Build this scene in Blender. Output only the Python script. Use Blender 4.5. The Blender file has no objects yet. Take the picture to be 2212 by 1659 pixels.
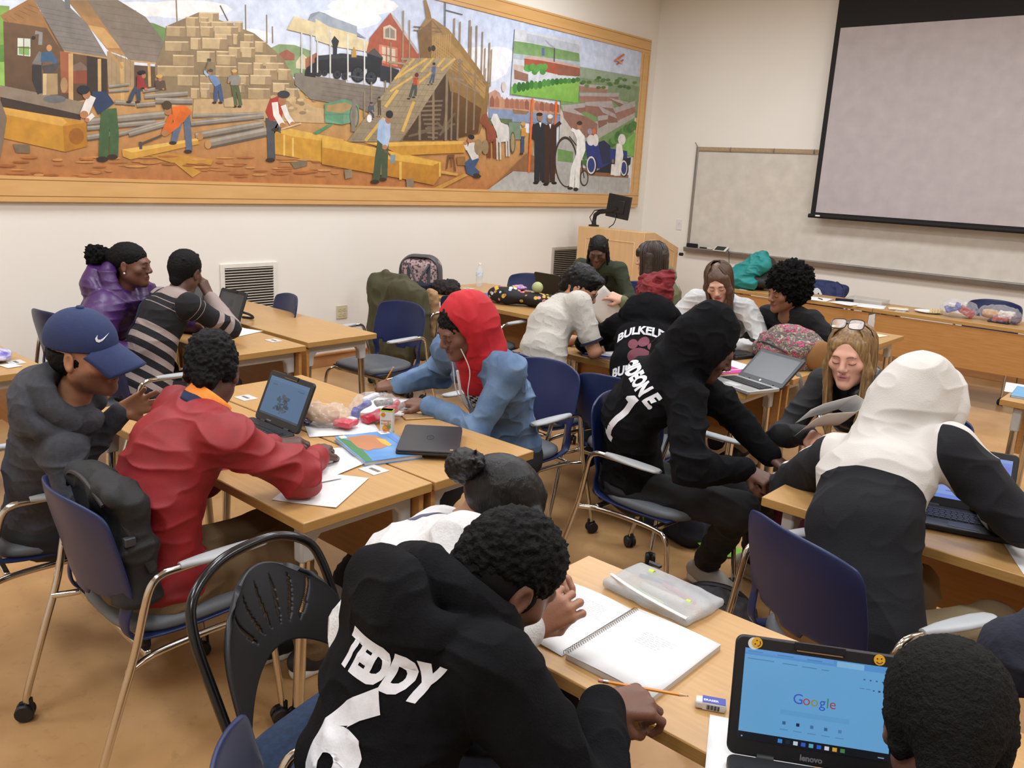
import bpy, bmesh, math, random
import numpy as np
from mathutils import Vector, Matrix
from mathutils.bvhtree import BVHTree
random.seed(7); np.random.seed(7)
S = bpy.context.scene; COL = S.collection
# ---------------------------------------------------------------- camera, world, lights, exposure
cam = bpy.data.objects.new('camera', bpy.data.cameras.new('camera')); COL.objects.link(cam); S.camera = cam
cam.data.sensor_width = 36.0; cam.data.lens = 29.712; cam.data.clip_start = .05
yaw, pit, rol = -.71558769, .24552309, .0532082
_f = Vector((math.sin(yaw)*math.cos(pit), math.cos(yaw)*math.cos(pit), -math.sin(pit)))
_r0 = Vector((math.cos(yaw), -math.sin(yaw), 0)); _u0 = _r0.cross(_f)
_r = _r0*math.cos(rol)+_u0*math.sin(rol); _u = _u0*math.cos(rol)-_r0*math.sin(rol)
cam.matrix_world = Matrix(((_r.x,_u.x,-_f.x,0),(_r.y,_u.y,-_f.y,0),(_r.z,_u.z,-_f.z,1.78),(0,0,0,1)))
S.view_settings.view_transform = 'Standard'; S.view_settings.look = 'None'
S.view_settings.exposure = 0.0; S.view_settings.gamma = 1.0
w = bpy.data.worlds.new('world'); S.world = w; w.use_nodes = True
w.node_tree.nodes['Background'].inputs[0].default_value = (1, 1, 1, 1); w.node_tree.nodes['Background'].inputs[1].default_value = .25
def lamp(x, y, z, sx, sy, e, col=(.95, 1, 1.07)):
    l = bpy.data.lights.new('ceiling_lamp', 'AREA'); l.shape = 'RECTANGLE'; l.size = sx; l.size_y = sy; l.energy = e; l.color = col
    o = bpy.data.objects.new('ceiling_lamp', l); COL.objects.link(o); o.location = (x, y, z); return o
for x in (-4.6, -2.0, .6):
    for y in (-.6, 1.9, 4.4, 6.9): lamp(x, y, 3.93, 1.2, .6, 44 if y < 6 else 50)
sp = bpy.data.lights.new('light_glint', 'SPOT'); sp.energy = 60; sp.spot_size = math.radians(1.6); sp.spot_blend = .6; sp.shadow_soft_size = .01
spo = bpy.data.objects.new('light_glint', sp); COL.objects.link(spo); spo.location = (.5, 2.2, 2.6)
spo.rotation_euler = (Vector((-6.05, 2.91, 1.49))-spo.location).to_track_quat('-Z', 'Y').to_euler()
# ---------------------------------------------------------------- helpers
def lin(h):
    if not isinstance(h, str): return tuple(h)+((1,) if len(h) == 3 else ())
    v = [int(h[i:i+2], 16)/255 for i in (0, 2, 4)]
    return tuple((c/12.92 if c <= .04045 else ((c+.055)/1.055)**2.4) for c in v)+(1,)
MATS = {}
def mat(name, col='808080', rough=.55, metal=0., col2=None, scale=8., stretch=(1,1,1), bump=0., bscale=60., spec=.5, emit=0., alpha=1., trans=0., attr=None, detail=3., coat=0., lo=.35, hi=.65, sheen=0., vary=.08):
    if name in MATS: return MATS[name]
    m = bpy.data.materials.new(name); m.use_nodes = True; nt = m.node_tree; N = nt.nodes; Lk = nt.links
    b = N['Principled BSDF']; c1 = lin(col); b.inputs['Base Color'].default_value = c1; b.inputs['Roughness'].default_value = rough
    b.inputs['Metallic'].default_value = metal; b.inputs['Specular IOR Level'].default_value = spec
    b.inputs['Alpha'].default_value = alpha; b.inputs['Transmission Weight'].default_value = trans; b.inputs['Coat Weight'].default_value = coat
    b.inputs['Sheen Weight'].default_value = sheen
    tc = N.new('ShaderNodeTexCoord'); mp = N.new('ShaderNodeMapping'); Lk.new(tc.outputs['Object'], mp.inputs[0]); mp.inputs['Scale'].default_value = stretch
    csock = None
    if attr:
        a = N.new('ShaderNodeVertexColor'); a.layer_name = attr; csock = a.outputs[0]
    n = N.new('ShaderNodeTexNoise'); n.inputs['Scale'].default_value = scale; n.inputs['Detail'].default_value = detail; Lk.new(mp.outputs[0], n.inputs['Vector'])
    if col2 is not None:
        mr = N.new('ShaderNodeMapRange'); mr.inputs[1].default_value = lo; mr.inputs[2].default_value = hi; Lk.new(n.outputs[0], mr.inputs[0])
        mx = N.new('ShaderNodeMix'); mx.data_type = 'RGBA'; Lk.new(mr.outputs[0], mx.inputs[0]); mx.inputs[6].default_value = c1; mx.inputs[7].default_value = lin(col2); csock = mx.outputs[2]
    elif csock is None or attr:
        hs = N.new('ShaderNodeHueSaturation'); mr = N.new('ShaderNodeMapRange'); mr.inputs[1].default_value = .25; mr.inputs[2].default_value = .75; mr.inputs[3].default_value = 1-vary; mr.inputs[4].default_value = 1+vary; Lk.new(n.outputs[0], mr.inputs[0]); Lk.new(mr.outputs[0], hs.inputs['Value'])
        if csock: Lk.new(csock, hs.inputs['Color'])
        else: hs.inputs['Color'].default_value = c1
        csock = hs.outputs[0]
    Lk.new(csock, b.inputs['Base Color'])
    if bump:
        n2 = N.new('ShaderNodeTexNoise'); n2.inputs['Scale'].default_value = bscale; n2.inputs['Detail'].default_value = 2; Lk.new(mp.outputs[0], n2.inputs['Vector'])
        bp = N.new('ShaderNodeBump'); bp.inputs['Strength'].default_value = min(1, bump); bp.inputs['Distance'].default_value = .004; Lk.new(n2.outputs[0], bp.inputs['Height']); Lk.new(bp.outputs[0], b.inputs['Normal'])
    if emit:
        Lk.new(csock, b.inputs['Emission Color']); Lk.remove(b.inputs['Base Color'].links[0]); b.inputs['Base Color'].default_value = (.01,.01,.012,1); b.inputs['Emission Strength'].default_value = emit
    MATS[name] = m; return m
def pbr(m): return m.node_tree.nodes['Principled BSDF']
V = Vector
def tag(o, label, cat, group=None):
    o['label'] = label; o['category'] = cat
    if group: o['group'] = group
    return o
def empty(name, label, cat, loc=(0,0,0), rz=0., group=None):
    o = bpy.data.objects.new(name, None); COL.objects.link(o); o.location = loc; o.rotation_euler = (0,0,rz); o.empty_display_size = .1
    return tag(o, label, cat, group)
class MB:
    """collects shapes and links them as one mesh object"""
    def __init__(s): s.v = []; s.f = []; s.mi = []; s.c = []; s.cur = 0; s.col = None
    def add(s, vs, fs, M=None):
        k = len(s.v)
        s.v += [tuple(M @ V(p)) for p in vs] if M is not None else [tuple(p) for p in vs]
        for f in fs: s.f.append([i+k for i in f]); s.mi.append(s.cur); s.c.append(s.col)
        return s
    def box(s, c, d, rz=0., M=None):
        x, y, z = (q/2 for q in d); R = Matrix.Translation(c) @ Matrix.Rotation(rz, 4, 'Z')
        if M is not None: R = M @ R
        vs = [(i*x, j*y, k*z) for i in (-1,1) for j in (-1,1) for k in (-1,1)]
        return s.add(vs, [(0,1,3,2),(4,6,7,5),(0,4,5,1),(2,3,7,6),(0,2,6,4),(1,5,7,3)], R)
    def tube(s, pts, r, n=10, M=None, flat=1., up=(0,0,1)):
        pts = [V(p) for p in pts]; rr = r if isinstance(r, (list, tuple)) else [r]*len(pts); vs = []; fs = []; u = None
        for i, p in enumerate(pts):
            t = (pts[min(i+1, len(pts)-1)]-pts[max(i-1, 0)]).normalized()
            if u is None:
                u = V(up) if abs(t.dot(V(up))) < .95 else V((1,0,0))
            u = (u-t*u.dot(t)).normalized(); b = t.cross(u)
            for k in range(n):
                a = 2*math.pi*k/n; vs.append(p+(u*math.cos(a)*flat+b*math.sin(a))*rr[i])
        for i in range(len(pts)-1):
            for k in range(n): fs.append((i*n+k, i*n+(k+1)%n, (i+1)*n+(k+1)%n, (i+1)*n+k))
        fs.append(tuple(range(n))[::-1]); fs.append(tuple((len(pts)-1)*n+k for k in range(n)))
        return s.add(vs, fs, M)
    def cyl(s, a, b, r, n=16, M=None): return s.tube([a, b], r, n, M)
    def lathe(s, prof, c=(0,0,0), n=20, M=None):
        vs = []; fs = []; c = V(c)
        for r, z in prof:
            for k in range(n): a = 2*math.pi*k/n; vs.append((c.x+r*math.cos(a), c.y+r*math.sin(a), c.z+z))
        for i in range(len(prof)-1):
            for k in range(n): fs.append((i*n+k, i*n+(k+1)%n, (i+1)*n+(k+1)%n, (i+1)*n+k))
        fs.append(tuple(range(n))[::-1]); fs.append(tuple((len(prof)-1)*n+k for k in range(n)))
        return s.add(vs, fs, M)
    def prism(s, poly, z0, z1, M=None):
        n = len(poly); vs = [(p[0], p[1], z0) for p in poly]+[(p[0], p[1], z1) for p in poly]
        return s.add(vs, [tuple(range(n))[::-1], tuple(range(n, 2*n))]+[(i, (i+1)%n, n+(i+1)%n, n+i) for i in range(n)], M)
    def grid(s, fn, nu, nv, M=None, skip=None):
        vs = [fn(i/nu, j/nv) for i in range(nu+1) for j in range(nv+1)]; fs = []
        for i in range(nu):
            for j in range(nv):
                if skip and skip((i+.5)/nu, (j+.5)/nv): continue
                a = i*(nv+1)+j; fs.append((a, a+nv+1, a+nv+2, a+1))
        return s.add(vs, fs, M)
    def build(s, name, m, parent=None, base=(0,0,0), smooth=True, bevel=0., solid=0., sub=0, ang=40, label=None):
        me = bpy.data.meshes.new(name); b = V(base)
        me.from_pydata([(p[0]-b.x, p[1]-b.y, p[2]-b.z) for p in s.v], [], s.f)
        for q in (m if isinstance(m, (list, tuple)) else [m]): me.materials.append(q)
        me.polygons.foreach_set('material_index', s.mi)
        if any(c is not None for c in s.c):
            ca = me.color_attributes.new('Col', 'FLOAT_COLOR', 'CORNER'); arr = []
            for f, c in zip(s.f, s.c):
                c = c or (1,1,1,1)
                arr += list(c)*len(f) if not isinstance(c, list) else [q for v in c for q in v]
            ca.data.foreach_set('color', arr)
        bm = bmesh.new(); bm.from_mesh(me); bmesh.ops.recalc_face_normals(bm, faces=bm.faces) if not getattr(s, 'raw', 0) else 0; bm.to_mesh(me); bm.free()
        if smooth:
            me.shade_smooth(); me.set_sharp_from_angle(angle=math.radians(ang))
        o = bpy.data.objects.new(name, me); COL.objects.link(o)
        if parent: o.parent = parent
        else: o.location = base
        if solid: d = o.modifiers.new('s', 'SOLIDIFY'); d.thickness = solid; d.offset = 0
        if sub: d = o.modifiers.new('u', 'SUBSURF'); d.levels = d.render_levels = sub
        if bevel: d = o.modifiers.new('b', 'BEVEL'); d.width = bevel; d.segments = 2; d.limit_method = 'ANGLE'; d.angle_limit = math.radians(50)
        if label: o['label'] = label
        return o
def dup(root, loc, rz, label, group=None, name=None):
    r = root.copy(); COL.objects.link(r); r.location = loc; r.rotation_euler = (0,0,rz); r['label'] = label
    if group: r['group'] = group
    def rec(a, b):
        for ch in list(a.children):
            c = ch.copy(); COL.objects.link(c); c.parent = b; rec(ch, c)
    rec(root, r); return r
def struct(o): o['kind'] = 'structure'; return o
def text_mesh(body, size, bold=0., shear=0., sx=1., ext=0.):
    cu = bpy.data.curves.new('t', 'FONT'); cu.body = body; cu.size = size; cu.offset = bold; cu.shear = shear; cu.align_x = 'CENTER'; cu.align_y = 'CENTER'; cu.extrude = ext; cu.resolution_u = 3
    o = bpy.data.objects.new('t', cu); COL.objects.link(o); dg = bpy.context.evaluated_depsgraph_get()
    me = bpy.data.meshes.new_from_object(o.evaluated_get(dg)); bpy.data.objects.remove(o)
    if sx != 1: me.transform(Matrix.Diagonal((sx,1,1,1)))
    return me
def put_text(name, body, size, m, parent, M, bold=0., sx=1., shear=0.):
    me = text_mesh(body, size, bold, shear, sx); me.transform(M); me.materials.clear(); me.materials.append(m)
    o = bpy.data.objects.new(name, me); COL.objects.link(o); o.parent = parent; return o
# ---------------------------------------------------------------- setting
LW, FW, CZ = -6.12, 9.43, 4.0
wallm = mat('wall_paint', 'eee9df', .85, col2='eae4d9', scale=.7, bump=.08, bscale=300)
MW = dict(wood='c39256', wood2='b98547')
def woodmat(name, c, c2, stretch, rough=.38, sc=14):
    return mat(name, c, rough, col2=c2, scale=sc, stretch=stretch, lo=.3, hi=.7, detail=6)
floorm = mat('linoleum', 'c59b69', .33, col2='a97f52', scale=2.6, detail=9, bump=.03, bscale=90, lo=.36, hi=.72)
def plane_obj(name, vs, m): return struct(MB().add(vs, [(0,1,2,3)]).build(name, m, smooth=False))
plane_obj('floor', [(LW,-3,0),(4,-3,0),(4,FW,0),(LW,FW,0)], floorm)
# darker worn blotches are part of the sheet's own marbling: extra noise layer
nt = floorm.node_tree; n3 = nt.nodes.new('ShaderNodeTexNoise'); n3.inputs['Scale'].default_value = 18; n3.inputs['Detail'].default_value = 8; n3.inputs['Roughness'].default_value = .7
tc = nt.nodes.new('ShaderNodeTexCoord'); nt.links.new(tc.outputs['Object'], n3.inputs['Vector'])
cr = nt.nodes.new('ShaderNodeMapRange'); cr.inputs[1].default_value = .56; cr.inputs[2].default_value = .74; cr.inputs[4].default_value = .55; nt.links.new(n3.outputs[0], cr.inputs[0])
old = pbr(floorm).inputs['Base Color'].links[0].from_socket; mx = nt.nodes.new('ShaderNodeMix'); mx.data_type = 'RGBA'
nt.links.new(cr.outputs[0], mx.inputs[0]); nt.links.new(old, mx.inputs[6]); mx.inputs[7].default_value = lin('8f6a45'); nt.links.new(mx.outputs[2], pbr(floorm).inputs['Base Color'])
def thickwall(name, c, d): struct(MB().box(c, d).build(name, wallm, smooth=False))
thickwall('wall_left', (LW-.1, 3.2, CZ/2), (.2, 12.46+.4, CZ))
thickwall('wall_front', (-1.06, FW+.1, CZ/2), (10.12, .2, CZ))
thickwall('wall_right', (4.1, 3.2, CZ/2), (.2, 12.86, CZ))
thickwall('wall_back', (-1.06, -3.1, CZ/2), (10.12, .2, CZ))
struct(MB().box((-1.06, 3.2, CZ+.05), (10.5, 13, .1)).build('ceiling', mat('ceiling_paint', 'e6dfd2', .9), smooth=False))
basem = woodmat('baseboard_wood', 'b98658', 'a8744a', (1,1,6), .4, 5)
for nm, c, d, c2, d2 in (('baseboard_left', (LW+.009, 3.2, .055), (.018, 12.4, .11), (LW+.015, 3.2, .115), (.03, 12.4, .018)), ('baseboard_front', (-1.06, FW-.009, .055), (10.1, .018, .11), (-1.06, FW-.015, .115), (10.1, .03, .018))):
    struct(MB().box(c, d).box(c2, d2).build(nm, basem, bevel=.003))
# ---- mural
HM = (.00188213767, -.000419776846, 2.04995872, -.000470498203, -.00290695066, 2.6368018, -.000346366098, -9.26745914e-05)
mb = MB(); mb.n = 0
def mpt(x, y, off):
    u, v = off+x/2.989, y/2.989; d = HM[6]*u+HM[7]*v+1
    return (HM[0]*u+HM[1]*v+HM[2])/d, (HM[3]*u+HM[4]*v+HM[5])/d
A, B = 0, 700
YA, YB, ZA, ZB = .95, 9.05, 1.585, 3.262
def PM(c, pts, c2=None):
    mb.n += 1; x = -6.088+mb.n*.000016
    out = []
    for y, z in pts: out.append((x, min(max(y, YA), YB), min(max(z, ZA), ZB)))
    c = lin(c)
    if c2:
        c2 = lin(c2); z0 = min(p[2] for p in out); z1 = max(p[2] for p in out)+1e-6
        mb.col = [tuple(b+(a-b)*((p[2]-z0)/(z1-z0)) for a, b in zip(c, c2)) for p in out]
    else: mb.col = c
    mb.add(out, [tuple(range(len(out)))])
def P(f, c, pts, c2=None): PM(c, [mpt(p[0], p[1], f) for p in pts], c2)
def L(f, c, wd, pts):
    pts = np.array(pts, float); l = []; r = []
    for i in range(len(pts)):
        d = pts[min(i+1, len(pts)-1)]-pts[max(i-1, 0)]; d /= np.hypot(*d)+1e-9; n = np.array([-d[1], d[0]])*wd/2
        l.append(pts[i]+n); r.append(pts[i]-n)
    P(f, c, l+r[::-1])
def El(f, c, x, y, rx, ry, a=0, n=12):
    ca, sa = math.cos(a), math.sin(a)
    P(f, c, [(x+rx*math.cos(q)*ca-ry*math.sin(q)*sa, y+rx*math.cos(q)*sa+ry*math.sin(q)*ca) for q in np.linspace(0, 2*math.pi, n, endpoint=False)])
PM('c3cfe6',[(YA,ZA),(YB,ZA),(YB,ZB),(YA,ZB)],'e6e4e2')
# clouds
for x,y,rx,ry in ((1200,60,300,60),(900,60,260,50),(1500,230,260,50)): El(A,'efecea',x,y,rx,ry)
for x,y,rx,ry in ((250,40,230,60),(150,120,220,70)): El(B,'eeebe8',x,y,rx,ry)
for x,y,rx,ry in ((1000,420,200,120),(1120,360,110,60)): El(B,'e6e6ea',x,y,rx,ry)
PM('bf9a62',[(YA,ZA),(7.15,ZA),(7.15,2.18),(5.2,2.33),(YA,2.33)],'b0713f')
# left: fields
P(A,'7fa04c',[(-400,0),(60,40),(60,540),(-400,540)]);P(A,'5f8a3c',[(-400,280),(60,290),(60,400),(-400,400)]);P(A,'8db75a',[(-400,400),(60,400),(60,560),(-400,560)])
P(A,'6f8d52',[(940,140),(990,150),(1090,190),(1080,280),(1000,250)])
P(A,'83986a',[(1700,330),(1800,285),(1900,290),(2010,330),(2010,520),(1800,480)])
P(A,'9a5a48',[(1800,345),(1850,320),(1900,350),(1900,390),(1800,390)]);P(A,'cdbf9a',[(1910,400),(1950,345),(1990,380),(1990,450),(1910,440)]);P(A,'a06a4c',[(1970,380),(2040,340),(2110,420),(2110,470),(1970,440)])
# posts
for x,y0,y1,x2 in ((1136,0,160,1143),(1583,30,230,1586),(1720,95,280,1722),(1757,170,280,1759)): L(A,'8b7a62',9,[(x,y0),(x2,y1)])
L(A,'6d6254',9,[(1420,35),(1470,135)])
# shed rear
P(A,'8a6a45',[(430,0),(600,0),(850,380),(700,330)],'b58a55')
P(A,'a87c4c',[(520,100),(640,120),(800,330),(690,320)])
P(A,'c39a5e',[(560,160),(670,180),(780,310),(690,310)])
P(A,'7a6d5c',[(560,0),(760,0),(940,110),(1165,420),(830,390)],'85786a')
for i in range(7): L(A,'6b6055',3,[(600+i*38,25+i*52),(880+i*40,70+i*50)])
L(A,'c39a63',10,[(830,392),(1165,424)])
P(A,'a38a66',[(690,330),(865,400),(865,560),(690,560)]);
for x in (720,750,780,810,840): L(A,'8e7654',3,[(x,350),(x,560)])
P(A,'5e4a36',[(865,420),(1010,430),(1010,590),(865,590)])
for x,w in ((785,24),(960,18),(1115,26)): L(A,'c9a268',w,[(x,400),(x+6,690 if w>20 else 560)])
L(A,'b48d57',16,[(700,330),(790,440)]);L(A,'b48d57',14,[(1070,435),(1110,480)]);L(A,'b48d57',14,[(1150,440),(1120,480)])
# shed front
P(A,'6f5439',[(20,140),(215,0),(420,330),(690,380),(700,620),(450,660),(30,560)],'5d4632')
P(A,'9a6f42',[(0,100),(210,-20),(390,320),(300,180),(30,140)])
for i in range(6): L(A,'7d5a38',4,[(30+i*30,120-i*18),(60+i*45,150-i*16)])
P(A,'77706a',[(215,-10),(390,-10),(560,150),(692,372),(412,330)],'827a70')
for i in range(8): L(A,'66605a',3,[(240+i*22,40+i*38),(480+i*27,90+i*36)])
L(A,'b98f58',9,[(412,332),(692,375)])
P(A,'cfd3c4',[(112,245),(195,250),(195,365),(112,355)]);P(A,'7fa25a',[(120,300),(188,300),(188,358),(120,350)]);L(A,'5d4632',5,[(152,248),(152,360)]);L(A,'5d4632',5,[(112,305),(195,310)])
P(A,'9a5a3c',[(385,330),(450,340),(450,600),(395,600)]);P(A,'7a6655',[(450,430),(520,400),(585,455),(450,460)]);P(A,'8c4a34',[(470,460),(560,460),(560,540),(470,540)])
P(A,'3a2f28',[(560,360),(690,385),(690,600),(560,600)])
for x,w,y0,y1 in ((455,30,345,670),(640,22,380,590)): L(A,'c7a068',w,[(x,y0),(x+2,y1)])
L(A,'6c6a68',34,[(432,-10),(436,60)])
P(A,'8a7a66',[(0,550),(250,600),(540,660),(520,740),(300,700),(0,640)])
P(A,'3d3128',[(0,625),(300,690),(520,740),(520,775),(0,690)])
# blacksmiths
P(A,'77736d',[(205,410),(250,330),(270,340),(265,420)]);P(A,'3f5f7d',[(265,340),(330,330),(370,390),(350,430),(260,400)]);El(A,'c08a5c',316,310,18,22);P(A,'7a5a3a',[(275,400),(340,400),(335,470),(270,470)]);P(A,'33312f',[(205,420),(265,420),(270,600),(240,610),(205,520)]);L(A,'8c8a86',26,[(225,210),(262,215),(258,290)]);El(A,'2a2523',215,245,14,12)
P(A,'4a4643',[(270,425),(390,405),(370,440),(330,480),(280,470)]);P(A,'a58a62',[(275,475),(370,475),(372,610),(275,615)]);P(A,'c9b184',[(275,475),(300,475),(298,612),(275,615)]);El(A,'a88458',412,550,24,50);El(A,'6b6a6a',350,640,75,26)
# stone pile
rows=[(75,[(1280,1415)]),(105,[(1195,1285),(1285,1350)]),(135,[(1290,1360),(1360,1510),(1510,1570)]),(165,[(1070,1200),(1200,1290),(1290,1380),(1380,1540)]),(215,[(1380,1500),(1500,1540),(1570,1640)]),(240,[(1225,1300),(1300,1470)]),(262,[(1060,1220),(1545,1640),(1640,1720)]),(300,[(1470,1555),(1555,1650)]),(325,[(1265,1390),(1390,1480)]),(350,[(1110,1255),(1395,1525),(1640,1790)]),(400,[(1530,1630),(1630,1700),(1710,1835)]),(420,[(1010,1255),(1385,1530)]),(440,[(1630,1790),(1790,1880)]),(480,[(1140,1285),(1285,1420),(1530,1610),(1610,1755)]),(530,[(1285,1380),(1500,1580),(1755,1870)]),(565,[(1225,1290),(1290,1355),(1595,1745),(1840,1925)])]
P(A,'8a7656',[(1070,170),(1280,80),(1420,130),(1640,215),(1730,290),(1830,380),(1900,520),(1940,640),(1600,660),(1000,600),(1000,420),(1060,270)])
for y,bs in rows:
    for a,b in bs:
        h=72+random.randint(-4,10); t=random.choice(['b39a72','c2a97e','a88f68','baa077'])
        P(A,t,[(a+3,y+3),(b-4,y+8+random.randint(-4,4)),(b-3,y+h),(a+4,y+h-4)])
        P(A,'9a8261',[(b-(b-a)*.3,y+8),(b-4,y+9),(b-3,y+h),(b-(b-a)*.33,y+h)])
        P(A,'d3bc92',[(a+3,y+3),(b-4,y+7),(b-10,y+14),(a+8,y+12)])
P(A,'bfa074',[(1480,640),(1750,640),(1860,600),(2020,690),(2200,720),(2200,800),(1240,760),(1250,640)])
for i in range(34): El(A,random.choice(['b79c72','a68a63','8f7656','c7ad80']),1740+random.random()*300,600+random.random()*130,14+random.random()*14,9+random.random()*7)
# logs
def log(f,x0,y0,x1,y1,w,c='8a7f70'):
    L(f,c,w,[(x0,y0),(x1,y1)]);L(f,'a69c8c',w*.3,[(x0,y0-w*.25),(x1,y1-w*.25)]);L(f,'5f564b',w*.22,[(x0,y0+w*.4),(x1,y1+w*.4)])
for a in ((920,590,1040,570,26),(930,625,1210,605,34),(880,680,1000,670,34),(1000,650,1240,655,42),(700,560,830,545,22),(700,590,830,580,22),(740,660,870,670,30)): log(A,*a)
for a in ((560,790,1060,740,52),(560,830,1000,790,34),(760,870,1060,790,30),(560,890,760,860,40),(830,870,1080,800,34),(1240,750,1700,735,26),(1230,800,1700,750,36),(1260,880,1700,800,48),(1340,930,1720,850,62)): log(A,*a)
El(A,'b98a55',1340,932,22,30);El(A,'b07f4c',1290,880,20,26)
# beams
P(A,'c18a2f',[(10,690),(555,795),(555,945),(415,980),(10,890)]);P(A,'d3a04a',[(10,690),(400,760),(430,790),(400,815),(10,735)]);P(A,'b07624',[(405,815),(555,790),(560,945),(412,982)]);El(A,'9a5f20',490,880,50,55);P(A,'77664e',[(80,930),(190,935),(190,990),(100,985)])
P(A,'c9963f',[(785,965),(1270,895),(1283,930),(840,1030),(790,1010)]);P(A,'dcb25c',[(785,965),(1262,893),(1283,905),(850,985)])
P(A,'bf8a38',[(960,1005),(1080,985),(1375,1030),(1360,1065),(1100,1050)]);P(A,'c08c3c',[(1110,1040),(1165,1040),(1295,1110),(1240,1145)])
P(A,'c69235',[(1770,850),(1860,830),(2215,905),(2215,1080),(1840,1005),(1770,995)]);P(A,'d6a94e',[(1770,850),(1870,830),(2215,900),(2215,930),(1880,880)]);L(A,'dfb967',12,[(1832,870),(1832,1005)]);L(A,'dfb967',12,[(1888,890),(1888,1010)]);P(A,'7a6a50',[(1870,1050),(1980,1030),(1980,1070),(1900,1090)])
for i in range(70): El(A,random.choice(['c98f50','b06a38','ba7d44','a0602f']),random.random()*2200,1010+random.random()*130,24+random.random()*50,3+random.random()*6)
# workers left
def man(f,x,hat,head,tor,tc,arm,ac,legs,lc):
    for l in legs: L(f,lc,l[0]*.8,l[1])
    for l in legs: El(f,'3b2c22',l[1][-1][0]-8,l[1][-1][1]+8,30*l[0]/60,14*l[0]/60)
    P(f,tc,tor)
    for a in arm: L(f,ac,a[0],a[1]); El(f,'b07a50',a[1][-1][0],a[1][-1][1],a[0]*.5,a[0]*.45)
    El(f,'a8734c',head[0],head[1],head[2],head[2]*1.2)
    El(f,hat[0],hat[1],hat[2],hat[3],hat[4])
man(A,0,('23262c',535,580,40,30),(555,610,26),[(590,590),(680,590),(735,665),(690,700),(630,740),(600,680)],'2c3c5a',[(56,[(590,620),(560,690),(540,740)]),(30,[(600,740),(560,775)])],'dcd6cc',[(78,[(680,710),(670,860),(665,1020)]),(72,[(720,700),(735,860),(730,1005)])],'43603a')
man(A,0,('4a3a22',1074,680,32,30),(1080,715,24),[(1105,690),(1190,680),(1235,720),(1180,790),(1120,810)],'d9691e',[(36,[(1110,740),(1080,800),(1060,850)]),(44,[(1180,720),(1140,800),(1060,860)])],'cf6420',[(52,[(1200,730),(1210,850),(1218,970)]),(50,[(1160,770),(1130,860),(1120,915)])],'5d6b80')
L(A,'5a4a38',14,[(1040,875),(905,930)]);P(A,'4b4a48',[(893,915),(912,915),(915,962),(897,962)])
man(A,0,('3a3a3c',1828,610,40,26),(1818,650,26),[(1740,640),(1790,620),(1830,670),(1815,770),(1740,780),(1710,720)],'a83a2c',[(40,[(1770,660),(1780,740),(1820,810)]),(34,[(1825,680),(1850,750),(1885,800)])],'e2ddd2',[(60,[(1735,760),(1745,880),(1750,1025)]),(50,[(1780,780),(1790,860),(1780,830)])],'4d4f52')
L(A,'d0b48a',10,[(1810,835),(1940,795)])
man(A,0,('1e1c1c',912,468,26,14),(925,490,14),[(880,490),(925,480),(930,560),(880,580)],'8c2f2c',[(20,[(905,500),(930,560),(940,575)])],'93332e',[(34,[(880,560),(850,610),(835,650)]),(34,[(890,570),(890,620),(893,650)])],'3a4658')
man(A,0,('c9a25a',1025,492,22,12),(1030,510,13),[(1000,520),(1060,520),(1070,580),(1000,575)],'5b4636',[(14,[(1060,540),(1050,575)])],'5b4636',[],'333333')
man(A,0,('4a4642',1356,456,17,11),(1350,468,13),[(1340,480),(1390,490),(1420,540),(1385,560),(1355,520)],'6f87ab',[(17,[(1340,490),(1320,470),(1320,450)])],'9db1cc',[(30,[(1400,540),(1390,600),(1388,655)]),(30,[(1410,540),(1420,600),(1428,655)])],'43557a')
L(A,'6d5a40',7,[(1318,455),(1345,385)]);L(A,'444444',16,[(1335,385),(1358,388)])
man(A,0,('d1b06a',1508,458,18,11),(1508,472,13),[(1480,485),(1540,485),(1550,550),(1485,550)],'8a877e',[(16,[(1480,495),(1472,530)]),(16,[(1545,500),(1540,540)])],'8a877e',[(28,[(1500,550),(1510,620),(1520,680)]),(28,[(1525,550),(1540,620),(1550,680)])],'56613f')
P(A,'bda37a',[(1440,640),(1500,625),(1508,690),(1445,690)]);P(A,'7d6a58',[(-300,640),(0,650),(40,760),(20,900),(-10,1060),(-300,1060)])
# station
P(B,'8a9098',[(-90,90),(-40,75),(0,85),(120,150),(270,250),(-110,140)]);P(A,'9aa2ac',[(1990,130),(2060,80),(2300,170),(2300,240)])
P(A,'d8c79c',[(1848,190),(1895,105),(2300,225),(2300,300)],'c9b68a');P(B,'d5c59c',[(-60,120),(100,215),(360,290),(280,335),(60,300),(-60,260)])
P(A,'7d7466',[(1900,470),(2230,520),(2230,680),(2000,640),(1900,545)]);P(B,'7f7568',[(-20,510),(200,540),(420,570),(370,700),(350,760),(210,690),(-20,640)],'74695c')
for i in range(5): L(B,'675d52',3,[(-20,530+i*28),(380,590+i*28)])
P(B,'a2553c',[(290,245),(425,82),(610,350),(610,470),(500,440),(300,430),(270,330)]);P(B,'c9b9a0',[(378,175),(420,160),(462,190),(462,262),(378,250)]);P(B,'8a7f72',[(390,190),(420,175),(452,200),(452,250),(390,240)]);L(B,'c9b9a0',5,[(420,170),(420,255)])
P(B,'c27a5e',[(350,285),(470,310),(470,430),(350,400)]);P(B,'cdb9a0',[(370,300),(455,318),(455,415),(370,390)]);
for i in range(2): L(B,'a2553c',7,[(398+i*28,300),(398+i*28,410)])
L(B,'a2553c',6,[(360,350),(470,372)]);P(B,'b2aca4',[(425,82),(470,130),(605,330),(600,350),(440,115)])
P(B,'4d4a48',[(275,345),(320,310),(375,370),(375,390),(280,360)])
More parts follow.
